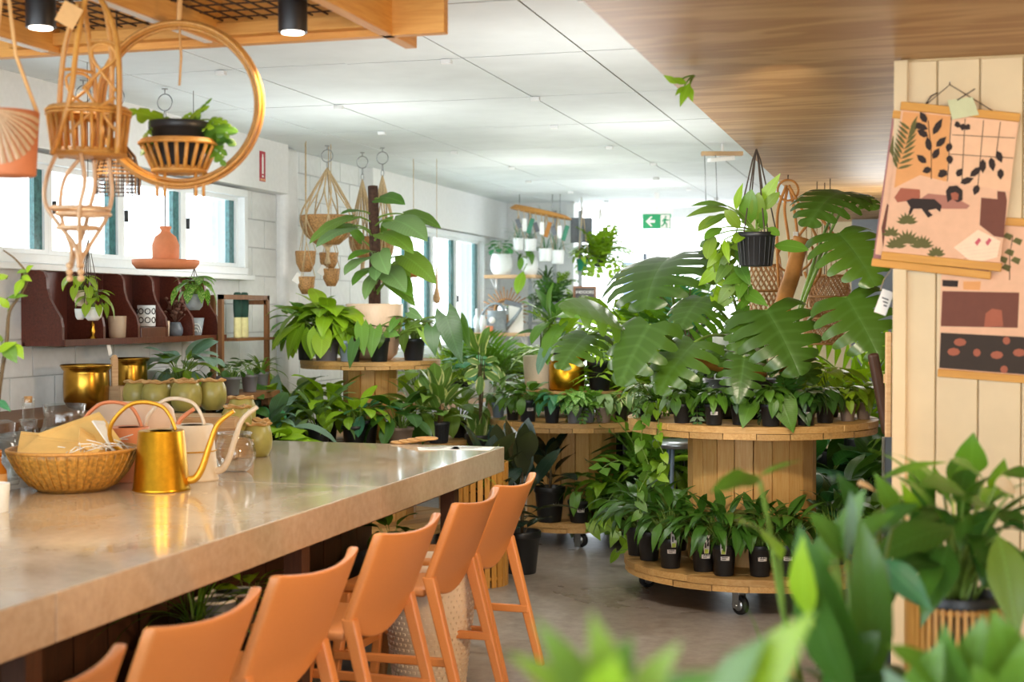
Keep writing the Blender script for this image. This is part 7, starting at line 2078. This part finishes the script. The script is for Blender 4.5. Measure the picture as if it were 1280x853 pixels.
# peace lily in a slatted cane basket
D7 = 3.35
q = P(1196, 700, D7); bx = Vector((q.x, q.y, .622))
g = thing('slatted_planter', 'round planter of upright cane slats in front of the boarded wall', 'planter', bx)
zt_ = P(1196, 752, D7).z - bx.z
for i in range(44):
    a = 2 * math.pi * i / 44
    m = MB(); m.box((0, 0, 0), (.008, .009, zt_)); obj('cane_slat', m, M['rattan'], g, (.113 * math.cos(a), .113 * math.sin(a), zt_ / 2), (0, 0, a))
for z in (.02, zt_ - .01):
    m = MB(); m.tube(circle(.105, z, 32), .006, 6, closed=True); obj('cane_hoop', m, M['rattan'], g)
pl = thing('peace_lily', 'large peace lily with cream flowers in the slatted planter by the boarded wall', 'plant', bx + Vector((0, 0, .01)))
pot_part(pl, ('nursery', 'black', .098, zt_ + .01))
b0 = bx + Vector((0, 0, zt_))
PLV = [((1185, 682), (1165, 768), .42, (-.2, -1, .3), 'peace', 3.15), ((1232, 650), (1228, 735), .38, (.1, -1, .3), 'peace', 3.2), ((1190, 660), (1082, 705), .36, (-.1, -.8, .9), 'peace', 3.1), ((1170, 690), (1085, 745), .3, (-.2, -.7, 1), 'dark', 3.2), ((1215, 592), (1217, 540), .55, (-.2, -1, .3), 'peace', 3.4), ((1100, 600), (1186, 578), .16, (0, -.6, 1), 'mid', 3.3),
       ((1205, 615), (1145, 608), .5, (0, -.7, 1), 'peace', 3.2), ((1230, 600), (1185, 575), .45, (0, -.7, 1), 'peace', 3.3), ((1240, 640), (1190, 622), .42, (0, -.7, 1), 'peace', 3.2), ((1210, 640), (1200, 690), .55, (-.1, -1, .4), 'peace', 3.25), ((1250, 640), (1282, 665), .6, (.2, -.8, .9), 'dark', 3.2), ((1248, 670), (1272, 800), .34, (.2, -1, .3), 'olive', 3.05), ((1180, 640), (1130, 668), .45, (-.2, -.9, .8), 'dark', 3.25),
       ((1160, 640), (1100, 625), .3, (0, -.7, 1), 'peace', 3.35), ((1150, 650), (1125, 600), .22, (-.2, -1, .6), 'bright', 3.3), ((1175, 700), (1120, 715), .4, (-.2, -.9, .9), 'dark', 3.15), ((1255, 590), (1300, 600), .5, (.2, -.7, 1), 'peace', 3.3), ((1245, 620), (1256, 572), .4, (0, -1, .4), 'mid', 3.45), ((1220, 700), (1245, 745), .42, (.2, -1, .5), 'dark', 3.3),
       ((1180, 620), (1165, 580), .22, (-.1, -1, .4), 'mid', 3.4), ((1262, 690), (1285, 730), .6, (.2, -1, .4), 'peace', 3.1), ((1140, 670), (1092, 668), .35, (-.1, -.6, 1), 'silver', 3.2), ((1200, 700), (1205, 745), .4, (0, -1, .3), 'dark', 3.35), ((1190, 610), (1225, 560), .5, (0.1, -1, .5), 'dark', 3.5), ((1160, 660), (1145, 720), .45, (-.2, -1, .4), 'dark', 3.3)]
for i, (a, b_, wr_, nn, mt, d1) in enumerate(PLV):
    leaf_at(pl, P(*a, d1 + .06), P(*b_, d1), unit_blade('lance', mt, wr_ * 1.25, -35, 16, i % 3, .02), Vector(nn), b0, .004)
crown(pl, 'peace', 'peace', 34, .37, zt_, 401)
for (u, v) in ((1257, 607), (1082, 609)):
    if u > 1200:
        leaf_at(pl, P(u + 12, v + 4, 3.1), P(u - 14, v - 1, 3.05), unit_blade_f if False else FLW if 'FLW' in globals() else (globals().__setitem__('FLW', MB()) or (blade(FLW, (0, 0), 10, -20, 1.0, .6, 'oval', 20), globals().__setitem__('FLW', FLW.mesh('flower', [M['flower']])), FLW)[-1]), Vector((0, -1, .5)), b0, .0035)
    else:
        leaf_at(pl, P(u + 14, v + 6, 3.1), P(u - 10, v - 2, 3.05), FLW, Vector((0, -.8, 1)), P(1150, 690, 3.25), .0035)
for o in pl.children:
    if o.data and o.data.name.startswith('flower'): o.name = 'flower'
# big paddle-leaved plant left of it
pd = thing('paddle_plant', 'tall plant with broad dark paddle leaves at the right foreground', 'plant', Vector((*P(1075, 820, 2.5).xy, .622)))
pot_part(pd, NP(.10, .17)); b0 = Vector(pd.location) + Vector((0, 0, .16))
PDL = [((1078, 862), (998, 655), .26, (-.5, -1, .2), 'dark', 2.35), ((1065, 870), (1003, 700), .3, (-.7, -1, .1), 'dark', 2.3), ((1090, 858), (1078, 650), .22, (.3, -1, .2), 'peace', 2.45), ((1010, 770), (1004, 668), .3, (-.4, -1, .1), 'bright', 2.25), ((1058, 700), (1063, 612), .14, (.5, -1, .3), 'silver', 2.5), ((1100, 700), (1166, 765), .4, (-.2, -.8, .8), 'teal', 2.7), ((1040, 700), (1082, 610), .22, (-.1, -1, .4), 'mid', 2.6), ((1060, 700), (1010, 640), .3, (-.2, -.9, .8), 'mid', 2.6), ((1045, 690), (1120, 640), .26, (.1, -.8, .8), 'mid', 2.7), ((1035, 800), (1010, 740), .3, (-.2, -1, .3), 'mid', 2.4), ((1030, 860), (1100, 790), .4, (.1, -1, .5), 'dark', 2.4), ((1060, 860), (1110, 700), .2, (.2, -1, .3), 'dark', 2.5)]
for i, (a, b_, wr_, nn, mt, d1) in enumerate(PDL):
    leaf_at(pd, P(*a, d1 + .05), P(*b_, d1), unit_blade('oval' if i not in (3, 5) else 'lance', mt, wr_ * 1.2, -28, 18, i % 3, .02), Vector(nn), b0, .005)
crown(pd, 'dieff', 'dark', 16, .36, .15, 402)
for i, (a, b_, wr_, nn, mt, d1) in enumerate((((1020, 720), (1050, 645), .3, (-.2, -1, .5), 'peace', 2.9), ((1085, 690), (1035, 660), .4, (-.2, -.8, .9), 'dark', 2.85), ((1100, 660), (1150, 630), .4, (.1, -.8, .9), 'peace', 2.9), ((1040, 760), (985, 715), .3, (-.4, -1, .6), 'peace', 2.7), ((1110, 760), (1090, 690), .34, (.1, -1, .4), 'dark', 2.8), ((1060, 850), (1030, 770), .34, (-.3, -1, .4), 'peace', 2.5), ((1120, 640), (1092, 590), .3, (-.1, -1, .5), 'mid', 3.0), ((1075, 640), (1045, 590), .3, (-.1, -1, .5), 'dark', 3.0))):
    leaf_at(pd, P(*a, d1 + .05), P(*b_, d1), unit_blade('lance', mt, wr_ * 1.3, -35, 18, i % 3, .02), Vector(nn), b0, .004)
# lone stalk with a twisted leaf
tw = thing('twisted_leaf_plant', 'slim pale stalk with one narrow twisted leaf in front of the large spool', 'plant', Vector((*P(1010, 860, 2.9).xy, .622)))
pot_part(tw, NP(.07, .12)); o_ = Vector(tw.location)
m = MB(); pts = catmull([o_ + Vector((0, 0, .11)), P(1000, 850, 2.85), P(978, 760, 2.8), P(962, 660, 2.75), P(950, 602, 2.7)], 6); m.tube([p - o_ for p in pts], [.009 - .005 * i / (len(pts) - 1) for i in range(len(pts))], 6); obj('stalk', m, M['stem'], tw)
leaf_at(tw, P(950, 598, 2.7), P(885, 618, 2.6), unit_blade('lance', 'mid', .36, -30, 25, 2, .05), Vector((0, -.9, .7)))
leaf_at(tw, P(948, 596, 2.7), P(1000, 576, 2.72), unit_blade('lance', 'olive', .16, -20, 30, 1, .08), Vector((.3, -.6, 1)))
leaf_at(tw, P(975, 700, 2.75), P(912, 650, 2.6), unit_blade('lance', 'bright', .32, -40, 20, 1, .03), Vector((-.2, -.8, .8)), P(980, 760, 2.8), .004)
# arrow-leaved plant in the lower right corner
ar = thing('arrowleaf_plant', 'plant with large pale-veined arrow leaves in the lower right corner', 'plant', Vector((*P(1215, 850, 2.25).xy, .622)))
pot_part(ar, NP(.09, .15)); b0 = Vector(ar.location) + Vector((0, 0, .14))
for i, (a, b_, wr_, nn, mt, d1) in enumerate((((1216, 860), (1230, 768), .75, (-.2, -1, .4), 'mid', 2.1), ((1262, 850), (1240, 760), .8, (.2, -1, .4), 'mid', 2.05), ((1170, 850), (1106, 806), .6, (-.2, -.8, .9), 'mid', 2.1), ((1150, 870), (1180, 800), .7, (-.1, -1, .5), 'mid', 2.1), ((1195, 870), (1180, 778), .6, (-.3, -1, .4), 'peace', 2.1), ((1275, 870), (1290, 790), .8, (0, -1, .4), 'mid', 2.0), ((1130, 880), (1105, 835), .7, (-.2, -.9, .7), 'silver', 2.0), ((1240, 880), (1215, 830), .8, (0, -1, .4), 'mid', 1.95))):
    leaf_at(ar, P(*a, d1 + .03), P(*b_, d1), unit_blade('arrow', mt, wr_, -30, 18, i % 3, .02), Vector(nn), b0, .004)
# blurred plants right in front of the camera, on a tall stand below the frame
ns = thing('plant_stand', 'tall slim wooden plant stand below the blurred front leaves', 'stand', (-.02, 1.22, 0))
m = MB(); m.lathe([(0, .98), (.15, .98), (.15, 1.0), (0, 1.0)], 24); obj('stand_top', m, M['brownwood'], ns)
for a in (.4, 2.5, 4.6):
    m = MB(); m.tube([(.14 * math.cos(a), .14 * math.sin(a), 0), (.09 * math.cos(a), .09 * math.sin(a), .98)], .012, 6); obj('leg', m, M['brownwood'], ns)
nf = thing('lobed_leaf_plant', 'blurred bright green lobed leaves at the bottom edge, closest to the camera', 'plant', (-.02, 1.22, 1.002))
pot_part(nf, NP(.08, .12)); b0 = Vector(nf.location) + Vector((0, 0, .11))
for i, (a, b_, wr_, mt, d1) in enumerate((((745, 885), (668, 772), .30, 'olive', 1.25), ((770, 880), (738, 762), .34, 'olive', 1.2), ((720, 870), (632, 815), .26, 'olive', 1.25), ((790, 880), (852, 802), .34, 'olive', 1.2), ((765, 860), (790, 795), .5, 'mid', 1.25), ((800, 890), (905, 838), .4, 'mid', 1.25), ((755, 890), (770, 820), .7, 'bright', 1.18))):
    leaf_at(nf, P(*a, d1), P(*b_, d1 - .03), unit_blade('lance', mt, wr_, -25, 14, i % 3, .02), Vector((0.2, -1, .5)), b0, .003)
leaf_at(nf, P(930, 880, 1.45), P(1018, 765, 1.4), unit_blade('lance', 'yellowg', .42, -20, 14, 1, .01), Vector((-.4, -1, .4)), b0, .004)
leaf_at(nf, P(890, 880, 1.45), P(960, 795, 1.42), unit_blade('lance', 'sage', .4, -20, 14, 1, .01), Vector((-.5, -1, .3)), b0, .004)
tp = thing('terracotta_pot', 'orange terracotta pot rim under the right foreground leaves', 'pot', Vector((*P(962, 840, 2.75).xy, .622)))
h_ = P(962, 822, 2.75).z - .622
link('pot_body', unit_pot('straight', 'terra'), tp, scale=(.05, .05, h_)); link('soil', SOIL, tp, (0, 0, h_ * .88), scale=(.045, .045, .02))
crown(tp, 'grass', 'mid', 14, .16, h_ * .9, 405)
# young stem plant at the left edge
sl = thing('stem_plant', 'thin bare-stemmed plant with bright leaves at the left edge', 'plant', Vector((*at_z(-6, 640, ZC).xy, ZC)))
pot_part(sl, ('straight', 'whitepot', .05, .1)); o_ = Vector(sl.location); ds = (o_ - CAM).dot(_f)
m = MB(); pts = catmull([o_ + Vector((0, 0, .09)), P(-2, 500, ds), P(8, 430, ds), P(12, 390, ds), P(28, 365, ds), P(34, 345, ds), P(20, 325, ds), P(4, 313, ds)], 5); m.tube([p - o_ for p in pts], [.009 - .006 * i / (len(pts) - 1) for i in range(len(pts))], 6); obj('stalk', m, M['stemd'], sl)
for i, (a, b_, wr_, mt) in enumerate((((30, 348), (18, 372), .5, 'bright'), ((32, 340), (42, 332), .6, 'bright'), ((34, 338), (20, 342), .5, 'mid'), ((10, 345), (-8, 350), .6, 'bright'), ((12, 385), (-4, 370), .5, 'bright'), ((10, 372), (36, 370), .25, 'mid'), ((28, 345), (40, 352), .5, 'bright'), ((4, 425), (-14, 420), .6, 'mid'), ((6, 428), (22, 455), .6, 'mid'), ((20, 430), (30, 450), .5, 'bright'), ((-2, 500), (14, 515), .4, 'teal'), ((-4, 440), (22, 428), .4, 'bright'))):
    leaf_at(sl, P(*a, ds), P(*b_, ds - .02), unit_blade('lance', mt, wr_, -30, 14, i % 3), Vector((.1, -1, .5)), P(a[0] - 2, a[1] + 4, ds + .01), .002)
# shefflera behind the olive pots and small pots by the glove stand
q = at_z(226, 500, 1.09)
sc = plant('schefflera', 'bluish palmate plant behind the row of olive pots', (bpos(226, -4.08).x, bpos(226, -4.08).y, ZBN + .001), 'broad', 'silver', 20, .34, ('straight', 'whitepot', .075, .12), 411, extra=(('broad', 'bright', 8, .28),))
for k, (u, x, lab) in enumerate(((281, -4.15, 'small grey pot with a dark plant, upper one by the glove stand'), (290, -4.05, 'small grey pot with a dark plant, front one by the glove stand'), (312, -4.1, 'dark plant in a grey pot right of the glove stand'))):
    p = bpos(u, x); p.z += .001
    plant('small_plant', lab, p, 'round', 'dark', 14, .18, NP(.055, .11, 'grey'), 421 + k, group='small grey pots by the glove stand')
plant('bromeliad', 'spiky brownish plant with a red bud by the glove stand', bpos(326, -4.2) + Vector((0, 0, .001)), 'strap', 'olive', 18, .22, NP(.055, .11, 'grey'), 431)
